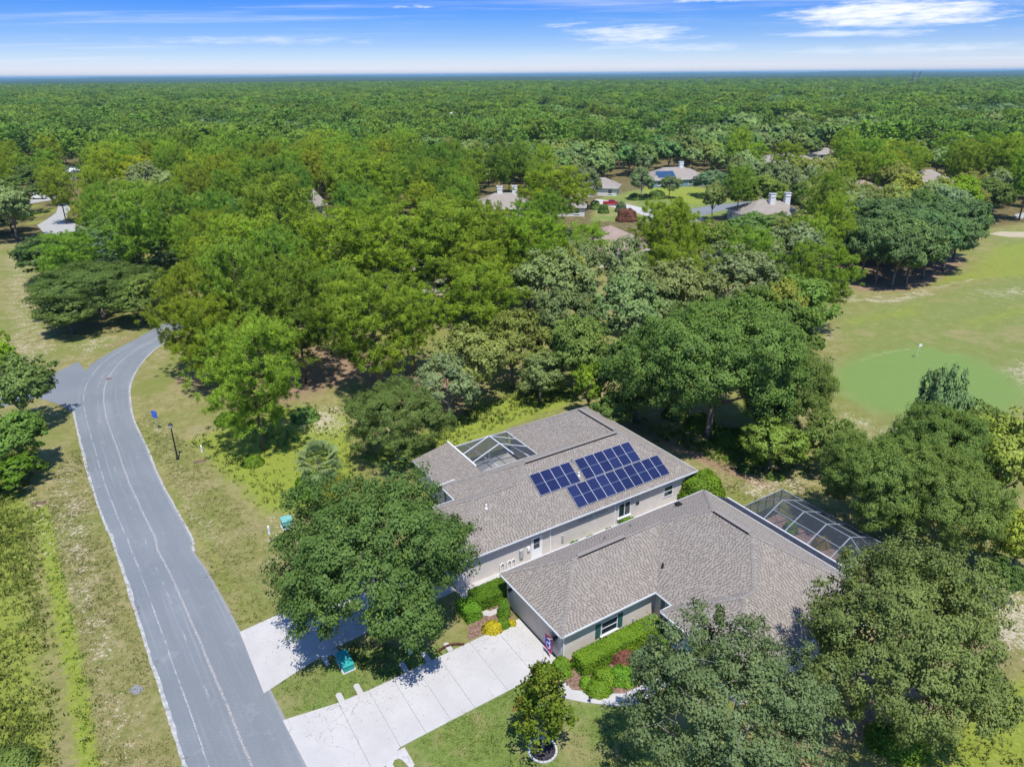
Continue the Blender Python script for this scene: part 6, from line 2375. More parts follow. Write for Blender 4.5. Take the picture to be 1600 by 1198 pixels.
def cabinet(px, py, w, d, h, mat, label, name='utility_box', rz=TH):
    p = G(px, py)
    e = empty(name, (p[0], p[1], 0), rz)
    tag(e, label, 'utility box')
    mb = MB(); mb.box(-w / 2 - .1, w / 2 + .1, -d / 2 - .1, d / 2 + .1, -.02, .06); mb.build('base', MAT['concrete'], e)
    mb = MB(); mb.prism([(-w / 2, -d / 2), (w / 2, -d / 2), (w / 2, d / 2), (-w / 2, d / 2)], .06, h); mb.build('cabinet', MAT[mat], e)
    mb = MB()
    mb.poly([(-w / 2 - .03, -d / 2 - .05, h + .004), (w / 2 + .03, -d / 2 - .05, h + .004), (w / 2 + .03, d / 2 + .03, h + .12), (-w / 2 - .03, d / 2 + .03, h + .12)])
    mb.poly([(-w / 2 - .03, -d / 2 - .05, h - .03), (-w / 2 - .03, -d / 2 - .05, h + .004), (-w / 2 - .03, d / 2 + .03, h + .12), (-w / 2 - .03, d / 2 + .03, h - .03)])
    mb.poly([(w / 2 + .03, -d / 2 - .05, h - .03), (w / 2 + .03, d / 2 + .03, h - .03), (w / 2 + .03, d / 2 + .03, h + .12), (w / 2 + .03, -d / 2 - .05, h + .004)])
    mb.poly([(-w / 2 - .03, -d / 2 - .05, h - .03), (w / 2 + .03, -d / 2 - .05, h - .03), (w / 2 + .03, -d / 2 - .05, h + .004), (-w / 2 - .03, -d / 2 - .05, h + .004)])
    mb.build('lid', MAT[mat], e)


cabinet(449, 822, .9, .8, .8, 'teal_light', 'pale green transformer cabinet by the palm, left of the big oak')
cabinet(540, 1038, .75, 1.5, .55, 'teal', 'teal utility box on the lawn between the driveways')
for px, py, h, lab in ((316, 706, .75, 'short white utility post by the drain grate near the lamp post'), (421, 834, .8, 'short white utility post beside the green transformer cabinet'), (640, 1020, .35, 'small pale utility stub on the shaded lawn between the driveways')):
    p = G(px, py)
    e = empty('utility_post', (p[0], p[1], 0)); tag(e, lab, 'utility post')
    mb = MB(); mb.lathe([(.11, -.02), (.11, h), (.09, h + .08), (0, h + .1)], 10); mb.build('post', MAT['white'], e)
    mb = MB(); mb.lathe([(.125, h * .6), (.125, h * .68)], 10); mb.build('band', MAT['grey_box'], e)
for px, py, w, d, rz, lab in ((312, 721, 1.3, .45, R_(20), 'rusty storm drain grate on the verge by the lamp post'), (60, 786, 1.3, .5, R_(12), 'dark storm drain grate in the left roadside ditch')):
    p = G(px, py)
    e = empty('drain_grate', (p[0], p[1], 0), rz); tag(e, lab, 'drain grate')
    mb = MB(); mb.box(-w / 2, w / 2, -d / 2, -d / 2 + .07, -.02, .06); mb.box(-w / 2, w / 2, d / 2 - .07, d / 2, -.02, .06); mb.box(-w / 2, -w / 2 + .07, -d / 2 + .07, d / 2 - .07, -.02, .06); mb.box(w / 2 - .07, w / 2, -d / 2 + .07, d / 2 - .07, -.02, .06); mb.build('frame', MAT['rust'], e)
    for x in np.linspace(-w / 2 + .15, w / 2 - .15, 8):
        mb = MB(); mb.box(x - .03, x + .03, -d / 2 + .072, d / 2 - .072, .0, .05); mb.build('bar', MAT['rust'], e)
p = G(170, 592)
e = empty('manhole_cover', (p[0], p[1], .022)); tag(e, 'dark round manhole cover in the road at the junction', 'manhole cover')
mb = MB(); mb.lathe([(0, .012), (.38, .012), (.38, 0)], 18); mb.build('lid', MAT['rust'], e)
mb = MB(); mb.lathe([(.38, .006), (.46, .006), (.46, 0)], 18); mb.build('frame', MAT['lead'], e)
p = G(213, 1077)
e = empty('concrete_pad', (p[0], p[1], 0), R_(-30)); tag(e, 'small grey concrete pad in the grass left of the road', 'concrete pad')
mb = MB(); mb.prism([(-.45, -.3), (.4, -.34), (.5, .2), (.1, .36), (-.4, .28)], -.02, .03); mb.build('slab', MAT['lead'], e)


# U shaped concrete stubs along the driveways
def stub(u, v0, v1, label, pair=None):
    e = empty('concrete_stub', (*L2W(u, v1)[:2], 0), TH)
    tag(e, label, 'concrete stub', 'concrete stubs along the driveway')
    L = v1 - v0
    mb = MB()
    mb.prism([(-.2, 0), (.2, 0), (.2, L - .12), (.08, L), (-.08, L), (-.2, L - .12)], -.02, .055)
    mb.build('strip', MAT['concrete'], e)


for u, v0, v1, lab in ((-14.05, 1.7, 2.62, 'pale concrete stub nearest the road on the lawn side of the front driveway'), (-12.75, 1.6, 2.62, 'second pale concrete stub from the road on the lawn side of the front driveway'),
                       (-9.3, 1.5, 2.52, 'third pale concrete stub from the road, at the corner of the oak shadow'), (-7.55, 1.5, 2.47, 'fourth pale concrete stub from the road on the lawn side of the front driveway'),
                       (-5.75, 1.5, 2.43, 'pale concrete stub nearest the garage on the lawn side of the front driveway')):
    stub(u, v0, v1, lab)


def u_pad(u, v, s, label, rz=0.0):
    e = empty('concrete_pad', (*L2W(u, v)[:2], 0), TH + rz)
    tag(e, label, 'concrete pad')
    k = s
    mb = MB()
    out = [(-.8, 0), (-.8, -1.5), (-.62, -1.66), (-.42, -1.5), (-.36, -.75), (-.15, -.52), (.12, -.55), (.28, -.8), (.42, -1.5), (.62, -1.66), (.8, -1.5), (.8, 0)]
    mb.prism([(x * k, y * k) for x, y in out], -.02, .05)
    mb.build('slab', MAT['concrete'], e)


u_pad(-12.75, 8.05, .95, 'U shaped pale concrete pad on the near side of the front driveway')
u_pad(-13.3, -2.35, .8, 'small U shaped concrete pad beside the teal utility box')
e = empty('log_edging', (*L2W(-5.9, 2.0)[:2], 0), TH)
tag(e, 'dark red curved garden edging at the shaded lawn by the driveway', 'garden edging')
for k in range(6):
    a0, a1 = 2.0 - k * .22, 2.0 - (k + .92) * .22
    mb = MB(); mb.beam((math.cos(a0) * 1.6 , math.sin(a0) * 1.6 - 1.5, .07), (math.cos(a1) * 1.6, math.sin(a1) * 1.6 - 1.5, .07), .14, .16); mb.build('edging_block', MAT['red_edge'], e)
for px, py, lab in ((882, 1093, 'small black path light at the bend of the path'), (922, 1098, 'small black path light right of the path bend')):
    p = G(px, py)
    e = empty('path_light', (p[0], p[1], 0)); tag(e, lab, 'path light')
    mb = MB(); mb.lathe([(.02, -.02), (.02, .38), (0, .38)], 6); mb.build('stake', MAT['black'], e)
    mb = MB(); mb.lathe([(.04, .38), (.05, .46), (.13, .48), (.02, .56), (0, .56)], 10); mb.build('lamp_shade', MAT['black'], e)


# golf flag
p = G(1432, 558.5)
e = empty('golf_flag', (p[0], p[1], 0), R_(15)); tag(e, 'white flag on a thin pole in the putting green', 'flag')
mb = MB(); mb.tube([(0, 0, -.02), (0, 0, 2.15)], .022, 6); mb.build('flag_pole', MAT['white'], e)
mb = MB()
for i in range(5):
    x0, x1 = i * .11, (i + 1) * .11
    w0, w1 = .05 * math.sin(i * 1.3), .05 * math.sin((i + 1) * 1.3)
    mb.poly([(x0, w0, 1.62 + .02 * i), (x1, w1, 1.64 + .02 * i), (x1, w1, 2.12 - .015 * i), (x0, w0, 2.13 - .015 * i)])
mb.build('flag_cloth', MAT['flag_white'], e)
p = G(1426.5, 557.5)
e = empty('dark_spot', (p[0], p[1], .006)); tag(e, 'dark spot on the putting green beside the flag', 'golf hole')
mb = MB(); mb.lathe([(0, -.001), (.1, -.001), (.12, .004)], 12); mb.build('disc', MAT['black'], e)  # thin black disc lying on the green next to the pole


# things inside the pool screen
def patio_set():
    e = empty('patio_table', L2W(25.0, 6.4, .03), TH); tag(e, 'round table inside the pool screen', 'table')
    mb = MB(); mb.lathe([(0, .68), (.6, .68), (.6, .72), (0, .72)], 16); mb.build('table_top', MAT['lead'], e)
    mb = MB(); mb.lathe([(.28, 0), (.05, .05), (.05, .67)], 8); mb.build('leg', MAT['black'], e)
    for k, (du, dv, lab) in enumerate(((-.3, 1.25, 'dark patio chair on the near side of the round table in the pool screen'), (.2, -1.2, 'dark patio chair on the far side of the round table in the pool screen'), (-.2, 3.0, 'dark patio chair alone on the terracotta pavers'))):
        c = empty('patio_chair', L2W(25.0 + du, 6.4 + dv, .03), TH + (1.4 if k == 0 else -1.6 if k == 1 else .3)); tag(c, lab, 'chair')
        mb = MB(); mb.box(-.28, .28, -.28, .28, .40, .46); mb.build('seat', MAT['lead'], c)
        mb = MB(); mb.box(-.30, -.25, -.28, .28, .463, .95); mb.build('backrest', MAT['lead'], c)
        for x in (-.25, .25):
            for y in (-.25, .25):
                mb = MB(); mb.beam((x, y, 0), (x, y, .398), .05, .05); mb.build('leg', MAT['black'], c)
    t = empty('pool_cover_roller', L2W(24.1, 11.2, .03), TH); tag(t, 'long teal roller standing inside the pool screen by the gutter', 'pool roller')
    mb = MB(); mb.tube([(0, 1.7, .75), (0, -1.7, .75)], .32, 12); mb.build('roll', MAT['teal'], t)
    for y in (-1.85, 1.85):
        mb = MB(); mb.beam((-.3, y, 0), (0, y, .75), .06, .06); mb.beam((.3, y, 0), (.0, y + .001, .75), .06, .06); mb.build('leg', MAT['alu_white'], t)


patio_set()


# utility pole and the far pylons
def utility_pole():
    p = G(44, 262)
    e = empty('utility_pole', (p[0], p[1], 0), R_(30)); tag(e, 'tall pale concrete utility pole above the trees at the upper left', 'utility pole')
    h = height_to(p, 212)
    mb = MB(); mb.tube([(0, 0, -.2), (0, 0, h)], [.42, .24], 8); mb.build('pole', MAT['tower'], e)
    for z in (h - 1, h - 4):
        mb = MB(); mb.beam((-1.5, 0, z), (1.5, 0, z), .22, .22); mb.build('crossarm', MAT['tower'], e)


utility_pole()


def pylon(px, py, ytop, label, w):
    p = G(px, py)
    h = height_to(p, ytop)
    e = empty('pylon', (p[0], p[1], 0), R_(35)); tag(e, label, 'pylon', 'far pylons on the skyline')
    mb = MB()
    t = 0.6
    lv = [0, .3, .55, .75, .9, 1.0]
    wd = lambda f: w * (1 - f) ** 1.2 + 1.3
    for sx, sy in ((-1, -1), (1, -1), (1, 1), (-1, 1)):
        for a, b in zip(lv[:-1], lv[1:]):
            mb.beam((sx * wd(a), sy * wd(a), a * h), (sx * wd(b), sy * wd(b), b * h), t, t)
    mb.build('leg', MAT['tower'], e)
    mb = MB()
    for a, b in zip(lv[:-1], lv[1:]):
        for k in range(4):
            c = [(-1, -1), (1, -1), (1, 1), (-1, 1)]
            s, q = c[k], c[(k + 1) % 4]
            mb.beam((s[0] * wd(a), s[1] * wd(a), a * h), (q[0] * wd(b), q[1] * wd(b), b * h), t * .6, t * .6)
            mb.beam((q[0] * wd(a), q[1] * wd(a), a * h), (s[0] * wd(b), s[1] * wd(b), b * h), t * .6, t * .6)
    mb.build('lattice', MAT['tower'], e)
    for f in (.74, .9):
        mb = MB(); mb.beam((-w * 1.3, 0, f * h), (w * 1.3, 0, f * h), t, t); mb.build('crossarm', MAT['tower'], e)


pylon(1103, 142, 119, 'lattice pylon on the skyline right of the middle', 6.5)
pylon(1424, 137, 112, 'left one of the two lattice pylons on the skyline at the right', 5.5)
pylon(1434, 136, 112, 'right one of the two lattice pylons on the skyline at the right', 5.5)


# ------------------------------------------------------------------ the forest
def in_poly(x, y, poly):
    c = False
    n = len(poly)
    for i in range(n):
        (ax, ay), (bx, by) = poly[i], poly[(i + 1) % n]
        if (ay > y) != (by > y) and x < (bx - ax) * (y - ay) / (by - ay) + ax:
            c = not c
    return c


KEEP_CLEAR = [
    [(-600, 383), (0, 383), (48, 378), (75, 400), (100, 500), (120, 560), (250, 510), (262, 560), (268, 610), (240, 640), (560, 640), (560, 2000), (-3000, 2000), (-900, 640)],
    [(240, 600), (275, 540), (300, 560), (300, 600)],
    [(205, 600), (212, 520), (245, 490), (330, 468), (365, 490), (330, 520), (305, 560), (300, 630)],
    [(430, 640), (500, 600), (560, 610), (560, 650)],
    [(455, 500), (490, 470), (520, 490), (490, 525)],
    [(880, 470), (900, 450), (915, 470), (900, 490)],
    [(540, 632), (600, 600), (700, 610), (880, 575), (930, 600), (1000, 640), (3000, 640), (3000, 2000), (500, 2000)],
    [(1265, 490), (1285, 455), (1310, 425), (1330, 385), (1500, 385), (1530, 352), (1590, 343), (1700, 338), (2200, 338), (2600, 900), (1300, 900), (1270, 560)],
    [(922, 350), (922, 325), (934, 306), (948, 284), (1010, 284), (1100, 288), (1160, 306), (1205, 304), (1205, 318), (1150, 334), (1065, 350), (985, 362)],
    [(35, 350), (40, 316), (88, 300), (112, 318), (112, 340), (150, 352), (140, 380), (80, 382)],
    [(220, 560), (215, 528), (250, 505), (310, 482), (330, 500), (280, 530), (255, 560)],
    [(25, 320), (90, 302), (95, 314), (30, 326)],
    [(1580, 345), (1600, 328), (1680, 322), (1680, 336), (1600, 348)],
    # house footprints
    [(745, 345), (745, 318), (840, 316), (840, 345)], [(865, 336), (865, 318), (932, 316), (932, 336)], [(905, 308), (905, 292), (962, 292), (962, 308)],
    [(1020, 296), (1020, 270), (1118, 268), (1118, 296)], [(1190, 268), (1190, 250), (1275, 248), (1275, 268)], [(1278, 254), (1278, 242), (1320, 242), (1320, 254)],
    [(1425, 300), (1425, 280), (1490, 280), (1490, 300)], [(1335, 314), (1335, 300), (1385, 300), (1385, 314)], [(1165, 356), (1165, 326), (1260, 326), (1260, 356)],
    [(935, 420), (935, 370), (1025, 370), (1025, 420)], [(1125, 398), (1125, 368), (1195, 368), (1195, 398)], [(475, 350), (475, 322), (520, 322), (520, 350)],
    [(625, 470), (625, 430), (730, 430), (730, 470)], [(90, 284), (90, 268), (120, 268), (120, 284)],
    [(600, 372), (640, 340), (665, 342), (650, 372)],
]
# what the photograph shows open: (x0, y0, x1, y1, foot of the thing); nearer trees must not cover it
SHOWN = [(752, 300, 822, 318, 338), (882, 310, 922, 324, 333), (940, 278, 972, 304, 308), (938, 302, 1000, 330, 322), (1030, 250, 1070, 274, 292), (1085, 243, 1140, 256, 292),
         (1204, 238, 1260, 252, 263), (1270, 232, 1302, 242, 252), (1434, 268, 1478, 290, 296), (1340, 288, 1372, 302, 310), (1174, 318, 1248, 334, 352), (948, 350, 1000, 398, 412), (1142, 345, 1165, 375, 394),
         (487, 294, 520, 336, 344), (645, 430, 690, 452, 462), (268, 160, 282, 167, 170), (142, 166, 170, 173, 176), (96, 268, 116, 277, 280), (838, 160, 862, 166, 170), (700, 178, 712, 184, 186), (128, 208, 144, 213, 213),
         (960, 296, 1135, 344, 345), (50, 322, 112, 366, 366), (36, 308, 90, 316, 320), (62, 325, 92, 350, 352), (1560, 355, 1600, 380, 380), (620, 345, 650, 366, 372), (30, 215, 50, 250, 262), (1096, 120, 1112, 140, 142), (1418, 112, 1440, 136, 137)]


def hides(x, y, r, h):
    bx, by = P((x, y, 0))
    tx, ty = P((x, y, h))
    d = (np.array([x, y, 0]) - CP) @ FW
    w = r * FPX / d
    for (x0, y0, x1, y1, foot) in SHOWN:
        if by > foot + 0.5 and tx + w * 0.8 > x0 and tx - w * 0.8 < x1 and ty < y1 - 0.25 * (y1 - y0) and by > y0:
            return True
    return False


def vnoise(x, y, s, seed=0):
    return math.sin(x / s + seed) * math.cos(y / s * 1.3 + seed * 2.1) + 0.6 * math.sin((x + y) / s * 1.9 + seed * 0.7) + 0.4 * math.cos((x - 1.7 * y) / s * 2.7 + seed)


cand = []
g = random.Random(11)
y = 92.0
tanw = 800 / FPX
while y < 2600:
    st = 6.8 if y < 260 else 8.6 if y < 800 else 9.0 if y < 1500 else 11.0
    half = y * tanw * 1.12 + 25
    x = -half
    while x < half:
        cand.append((x + g.uniform(-.45, .45) * st, y + g.uniform(-.45, .45) * st, st))
        x += st
    y += st
GRID = {}


def near_ok(x, y, r):
    k = (int(x // 12), int(y // 12))
    for i in (-1, 0, 1):
        for j in (-1, 0, 1):
            for (a, b, q) in GRID.get((k[0] + i, k[1] + j), ()):
                if (a - x) ** 2 + (b - y) ** 2 < ((0.68 if y < 185 else 0.60) * (q + r)) ** 2:
                    return False
    return True


def put(x, y, r):
    GRID.setdefault((int(x // 12), int(y // 12)), []).append((x, y, r))


for t_ in PLACED:
    put(*t_)
FOREST = []
polyb = [(min(p[0] for p in q), max(p[0] for p in q), min(p[1] for p in q), max(p[1] for p in q), q) for q in KEEP_CLEAR]
for (x, y, st) in cand:
    bx, by = P((x, y, 0))
    if y < 700:
        if any(a <= bx <= b and c <= by <= d and in_poly(bx, by, q) for a, b, c, d, q in polyb):
            continue
    pineish = vnoise(x, y, 55, 1.3) + (0.55 if bx < 860 else -0.35) + 0.35 * g.uniform(-1, 1) + (0.05 if y > 320 else 0)
    if pineish > 0.0:
        kind = 'pine'
        h = g.uniform(11.5, 18.0)
        r = g.uniform(3.2, 5.6) * (1.0 if y < 260 else 1.15)
    else:
        kind = 'oak'
        r = g.uniform(3.2, 6.6)
        h = r * 1.15 + g.uniform(3.5, 6.0)
    if y > 420 and vnoise(x, y, 120, 4.0) > 1.45 and g.random() < 0.85:
        continue
    if y < 900 and not near_ok(x, y, r):
        continue
    if y < 1300 and hides(x, y, r, h):
        if kind == 'pine' or y > 330:
            continue
        r *= 0.55
        h = r * 1.3 + 1.5
        if hides(x, y, r, h):
            continue
    FOREST.append((x, y, kind, r, h))
    if y < 900:
        put(x, y, r)
FOREST.sort(key=lambda t: t[1])
LAND = [(500, 318, 'the white gabled house'), (785, 318, 'the grey roof with two chimneys'), (900, 320, 'the low grey roofed wing'), (958, 290, 'the white house with the red car'), (1060, 265, 'the long solar roofed house'),
        (1228, 246, 'the wide tan roof'), (1288, 240, 'the small far roof'), (1455, 278, 'the pale grey house'), (1355, 296, 'the small brown roof'), (1212, 332, 'the two tall white chimneys'), (968, 378, 'the brown roof'),
        (1153, 360, 'the half hidden tan roof'), (660, 445, 'the half hidden house'), (85, 345, 'the pale far road'), (105, 272, 'the small white building'), (40, 235, 'the concrete utility pole'), (1050, 310, 'the far lawn'),
        (1180, 310, 'the end of the far street'), (1580, 360, 'the bunker'), (1400, 370, 'the fairway grove'), (250, 520, 'the road bend'), (160, 440, 'the roadside oak clump'), (1120, 560, 'the great oak'), (795, 262, 'the bright yellow green tree'),
        (583, 290, 'the bare trunked tall pine'), (640, 355, 'the bare dry clearing'), (395, 430, 'the wooded lot'), (1590, 300, 'the tall right edge pines'), (136, 210, 'the tiny white shed'), (705, 183, 'the tiny pale roof'),
        (320, 250, 'the mass of pines at the upper left'), (1498, 300, 'the vivid lime tree')]
ORD = ['nearest', 'second nearest', 'third nearest', 'fourth nearest', 'fifth nearest', 'sixth nearest', 'seventh nearest', 'eighth nearest', 'ninth nearest', 'tenth nearest', 'eleventh nearest', 'twelfth nearest']
count = {'pine': 0, 'oak': 0}
LIMIT = {'pine': 300 - len(PN) - 2, 'oak': 300 - 62}
indiv, mass = [], []
for t_ in FOREST:
    x, y, kind, r, h = t_
    bx, by = P((x, y, h * .6))
    if -60 < bx < 1660 and count[kind] < LIMIT[kind]:
        count[kind] += 1
        indiv.append(t_)
    else:
        mass.append(t_)
# label each by the landmark it stands next to, its side of it and its rank there
tmp = []
for (x, y, kind, r, h) in indiv:
    bx, by = P((x, y, h * .6))
    li = min(range(len(LAND)), key=lambda i: (LAND[i][0] - bx) ** 2 + (1.6 * (LAND[i][1] - by)) ** 2)
    dx, dy = bx - LAND[li][0], by - LAND[li][1]
    side = ('above' if dy < 0 else 'below') if abs(dy) * 1.6 > abs(dx) else ('right of' if dx > 0 else 'left of')
    if kind == 'pine':
        tone = g.choice(['yellow green', 'bright green', 'deep green'])
        tint = {'yellow green': (1.12, 1.02, 0.75), 'bright green': (0.98, 1.02, 0.95), 'deep green': (0.80, 0.92, 1.0)}[tone]
    else:
        tone = g.choice(['dark green', 'olive', 'grey green'])
        tint = {'dark green': (0.92, 1.0, 0.95), 'olive': (1.15, 1.08, 0.75), 'grey green': (1.1, 1.1, 1.15)}[tone]
    tmp.append([x, y, kind, r, h, li, side, tone, tint, dx * dx + dy * dy * 2.5])
rank = {}
for q in sorted(tmp, key=lambda q: q[9]):
    k = (q[2], q[5], q[6], q[7])
    rank[k] = rank.get(k, 0) + 1
    q.append(rank[k])
for (x, y, kind, r, h, li, side, tone, tint, dd, rk) in tmp:
    nm = 'pine' if kind == 'pine' else 'oak'
    lab = f"{ORD[rk - 1] if rk <= 12 else 'farther'} {tone} {nm} {side} {LAND[li][2]}"
    near = y < 190
    grp = f"{nm}s of the wood"
    if kind == 'pine':
        key = 'pine' if y < 260 else 'far_pine'
        R0, H0 = LIB[key][0][2], LIB[key][0][3]
        plant(key, g.randrange(9), (x, y, 0), 0.86 * r / R0, h / H0, lab, 'tree', grp, 'pine_tree', tint)
    else:
        key = {'dark green': 'oak', 'olive': 'olive_oak', 'grey green': 'moss_oak' if g.random() < .5 else 'olive_oak'}[tone] if y < 260 else ('far_oak' if tone == 'dark green' else 'far_olive')
        R0, H0 = LIB[key][0][2], LIB[key][0][3]
        plant(key, g.randrange(9), (x, y, 0), r / R0, (h - r * .65) / H0, lab, 'tree', grp, 'oak_tree', tint)


def joined(name, cm, tm, kcrown, ktrunk):
    """crown and trunk as one mesh, for the countless far trees"""
    me = bpy.data.meshes.new(name)
    a = [np.empty(len(m.vertices) * 3, np.float32) for m in (cm, tm)]
    for m, v in zip((cm, tm), a):
        m.vertices.foreach_get('co', v)
    f = [tuple(p.vertices) for p in cm.polygons] + [tuple(i + len(cm.vertices) for i in p.vertices) for p in tm.polygons]
    me.from_pydata(np.concatenate(a).reshape(-1, 3).tolist(), [], f)
    me.materials.append(MAT[kcrown])
    me.materials.append(MAT[ktrunk])
    me.polygons.foreach_set('material_index', [0] * len(cm.polygons) + [1] * len(tm.polygons))
    cn = np.zeros((len(me.vertices), 3), np.float32)
    b_ = np.empty(len(cm.vertices) * 3, np.float32)
    cm.attributes['cn'].data.foreach_get('vector', b_)
    cn[:len(cm.vertices)] = b_.reshape(-1, 3)
    me.attributes.new('cn', 'FLOAT_VECTOR', 'POINT').data.foreach_set('vector', cn.ravel())
    me.update()
    return me


def far_forest():
    lib_broad('mass_oak', 'oak_leaf', 'bark', 2, 5.0, 3.4, 5.8, 12, 9, 1.25, 6, 1.15, 0.24, 2.6, 0.35, 0.1, limbs=3)
    lib_broad('mass_olive', 'olive_leaf', 'bark', 2, 5.0, 3.6, 6.0, 12, 9, 1.25, 6, 1.15, 0.24, 2.6, 0.35, 0.1, limbs=3)
    lib_pine('mass_pine', 3, 16.0, 4.2, 0.5, 18, 5, 9, 1.15, 0.22)
    src = bpy.data.collections.new('far_tree_kinds')
    kinds = []
    for key, kc, kt in (('mass_pine', 'pine_far', 'pine_bark'), ('mass_oak', 'oak_far', 'bark'), ('mass_olive', 'olive_far', 'bark')):
        for i, (cm, tm, R0, H0) in enumerate(LIB[key]):
            o = bpy.data.objects.new('%02d_%s' % (len(kinds), key), joined(key, cm, tm, kc, kt))
            src.objects.link(o)
            kinds.append((key, R0, H0))
    pts, idx, scl, rot = [], [], [], []
    for (x, y, kind, r, h) in mass:
        if kind == 'pine':
            k = g.randrange(3)
        else:
            k = 3 + g.randrange(4)
        key, R0, H0 = kinds[k]
        q_ = g.choice((0.75, 0.9, 1.0, 1.0, 1.15, 1.4))
        sx = r / R0 * q_ * (1.0 if y < 500 else 1.25)
        h = h * (0.75 + 0.25 * q_)
        sz = h / H0 if kind == 'pine' else (h - r * .65) / H0
        pts.append((x, y, 0))
        idx.append(k)
        scl.append((sx, sx, sz))
        rot.append(g.uniform(0, 6.28))
    me = bpy.data.meshes.new('far_forest')
    me.from_pydata(pts, [], [])
    me.attributes.new('kind_index', 'INT', 'POINT').data.foreach_set('value', np.array(idx, np.int32))
    me.attributes.new('tree_scale', 'FLOAT_VECTOR', 'POINT').data.foreach_set('vector', np.array(scl, np.float32).ravel())
    rv = np.zeros((len(rot), 3), np.float32)
    rv[:, 2] = rot
    me.attributes.new('tree_turn', 'FLOAT_VECTOR', 'POINT').data.foreach_set('vector', rv.ravel())
    o = tag(link('far_forest', me), 'pine and oak forest running to the horizon', 'forest', kind='stuff')
    ng = bpy.data.node_groups.new('far_forest', 'GeometryNodeTree')
    ng.interface.new_socket('Geometry', in_out='INPUT', socket_type='NodeSocketGeometry')
    ng.interface.new_socket('Geometry', in_out='OUTPUT', socket_type='NodeSocketGeometry')
    N = ng.nodes
    gi, go = N.new('NodeGroupInput'), N.new('NodeGroupOutput')
    ci = N.new('GeometryNodeCollectionInfo')
    ci.inputs['Collection'].default_value = src
    ci.inputs['Separate Children'].default_value = True
    ci.inputs['Reset Children'].default_value = True
    ip = N.new('GeometryNodeInstanceOnPoints')
    ip.inputs['Pick Instance'].default_value = True

    def at(nm, ty):
        a = N.new('GeometryNodeInputNamedAttribute')
        a.data_type = ty
        a.inputs['Name'].default_value = nm
        return [s for s in a.outputs if s.enabled and s.name == 'Attribute'][0]
    L = ng.links
    L.new(gi.outputs[0], ip.inputs['Points'])
    L.new(ci.outputs[0], ip.inputs['Instance'])
    L.new(at('kind_index', 'INT'), ip.inputs['Instance Index'])
    L.new(at('tree_scale', 'FLOAT_VECTOR'), ip.inputs['Scale'])
    L.new(at('tree_turn', 'FLOAT_VECTOR'), ip.inputs['Rotation'])
    L.new(ip.outputs[0], go.inputs[0])
    md = o.modifiers.new('far_forest', 'NODES')
    md.node_group = ng
    print('forest', len(indiv), 'single trees,', len(mass), 'in the mass', count)


far_forest()


def distant_canopy():
    """the forest past the last single trees: a bumpy closed canopy"""
    ys, y, st = [], 2480.0, 26.0
    while y < 26000:
        ys.append(y)
        st *= 1.045
        y += st
    cols = 420
    X = np.linspace(-1.0, 1.0, cols)
    v = []
    r2 = np.random.default_rng(4)
    for i, y in enumerate(ys):
        half = y * tanw * 1.15 + 200
        z = 9 + 5.5 * r2.random(cols) + (2.5 * np.sin(X * half / 190 + y / 300) + 2 * np.cos(X * half / 430 - y / 900)) * 1.0
        z = z + 7 * np.clip((X - 0.1), 0, 1) * min(1, max(0, (y - 6000) / 6000)) * 2.2
        if i == 0:
            z = z * 0 + 2
        z = z + min(1, max(0, (y - 5000) / 8000)) * (14 * np.sin(X * 5.3 + y / 2600) + 9 * np.sin(X * 17 - y / 1700))
        x = X * half + r2.normal(0, 4, cols)
        v.append(np.stack([x, y + r2.normal(0, 5, cols), z], 1))
    v = np.concatenate(v)
    idx = np.arange(len(v)).reshape(len(ys), cols)
    q = np.stack([idx[:-1, :-1], idx[:-1, 1:], idx[1:, 1:], idx[1:, :-1]], -1).reshape(-1, 4)
    me = bpy.data.meshes.new('distant_forest')
    me.from_pydata(v.tolist(), [], q.tolist())
    m = bpy.data.materials.new('distant_canopy')
    m.use_nodes = True
    t = NT(m.node_tree)
    o = t.n('ShaderNodeOutputMaterial')
    b = t.n('ShaderNodeBsdfPrincipled')
    b.inputs['Roughness'].default_value = 0.8
    b.inputs['Specular IOR Level'].default_value = 0.1
    tc = t.n('ShaderNodeTexCoord')
    n1 = t.noise(tc.outputs['Object'], 0.06, 4, 0.7)
    n2 = t.noise(tc.outputs['Object'], 0.004, 3, 0.6)
    c = t.mix(t.step(n1, .35, .65), (0.022, 0.042, 0.012), (0.075, 0.105, 0.022))
    c = t.mix(t.math('MULTIPLY', t.step(n2, .45, .65), .5), c, (0.05, 0.065, 0.03))
    t.l(c, b.inputs['Base Color'])
    t.l(b.outputs[0], o.inputs[0])
    me.materials.append(m)
    me.update()
    tag(link('distant_forest', me), 'endless forest canopy at the horizon', 'forest', kind='stuff')


distant_canopy()


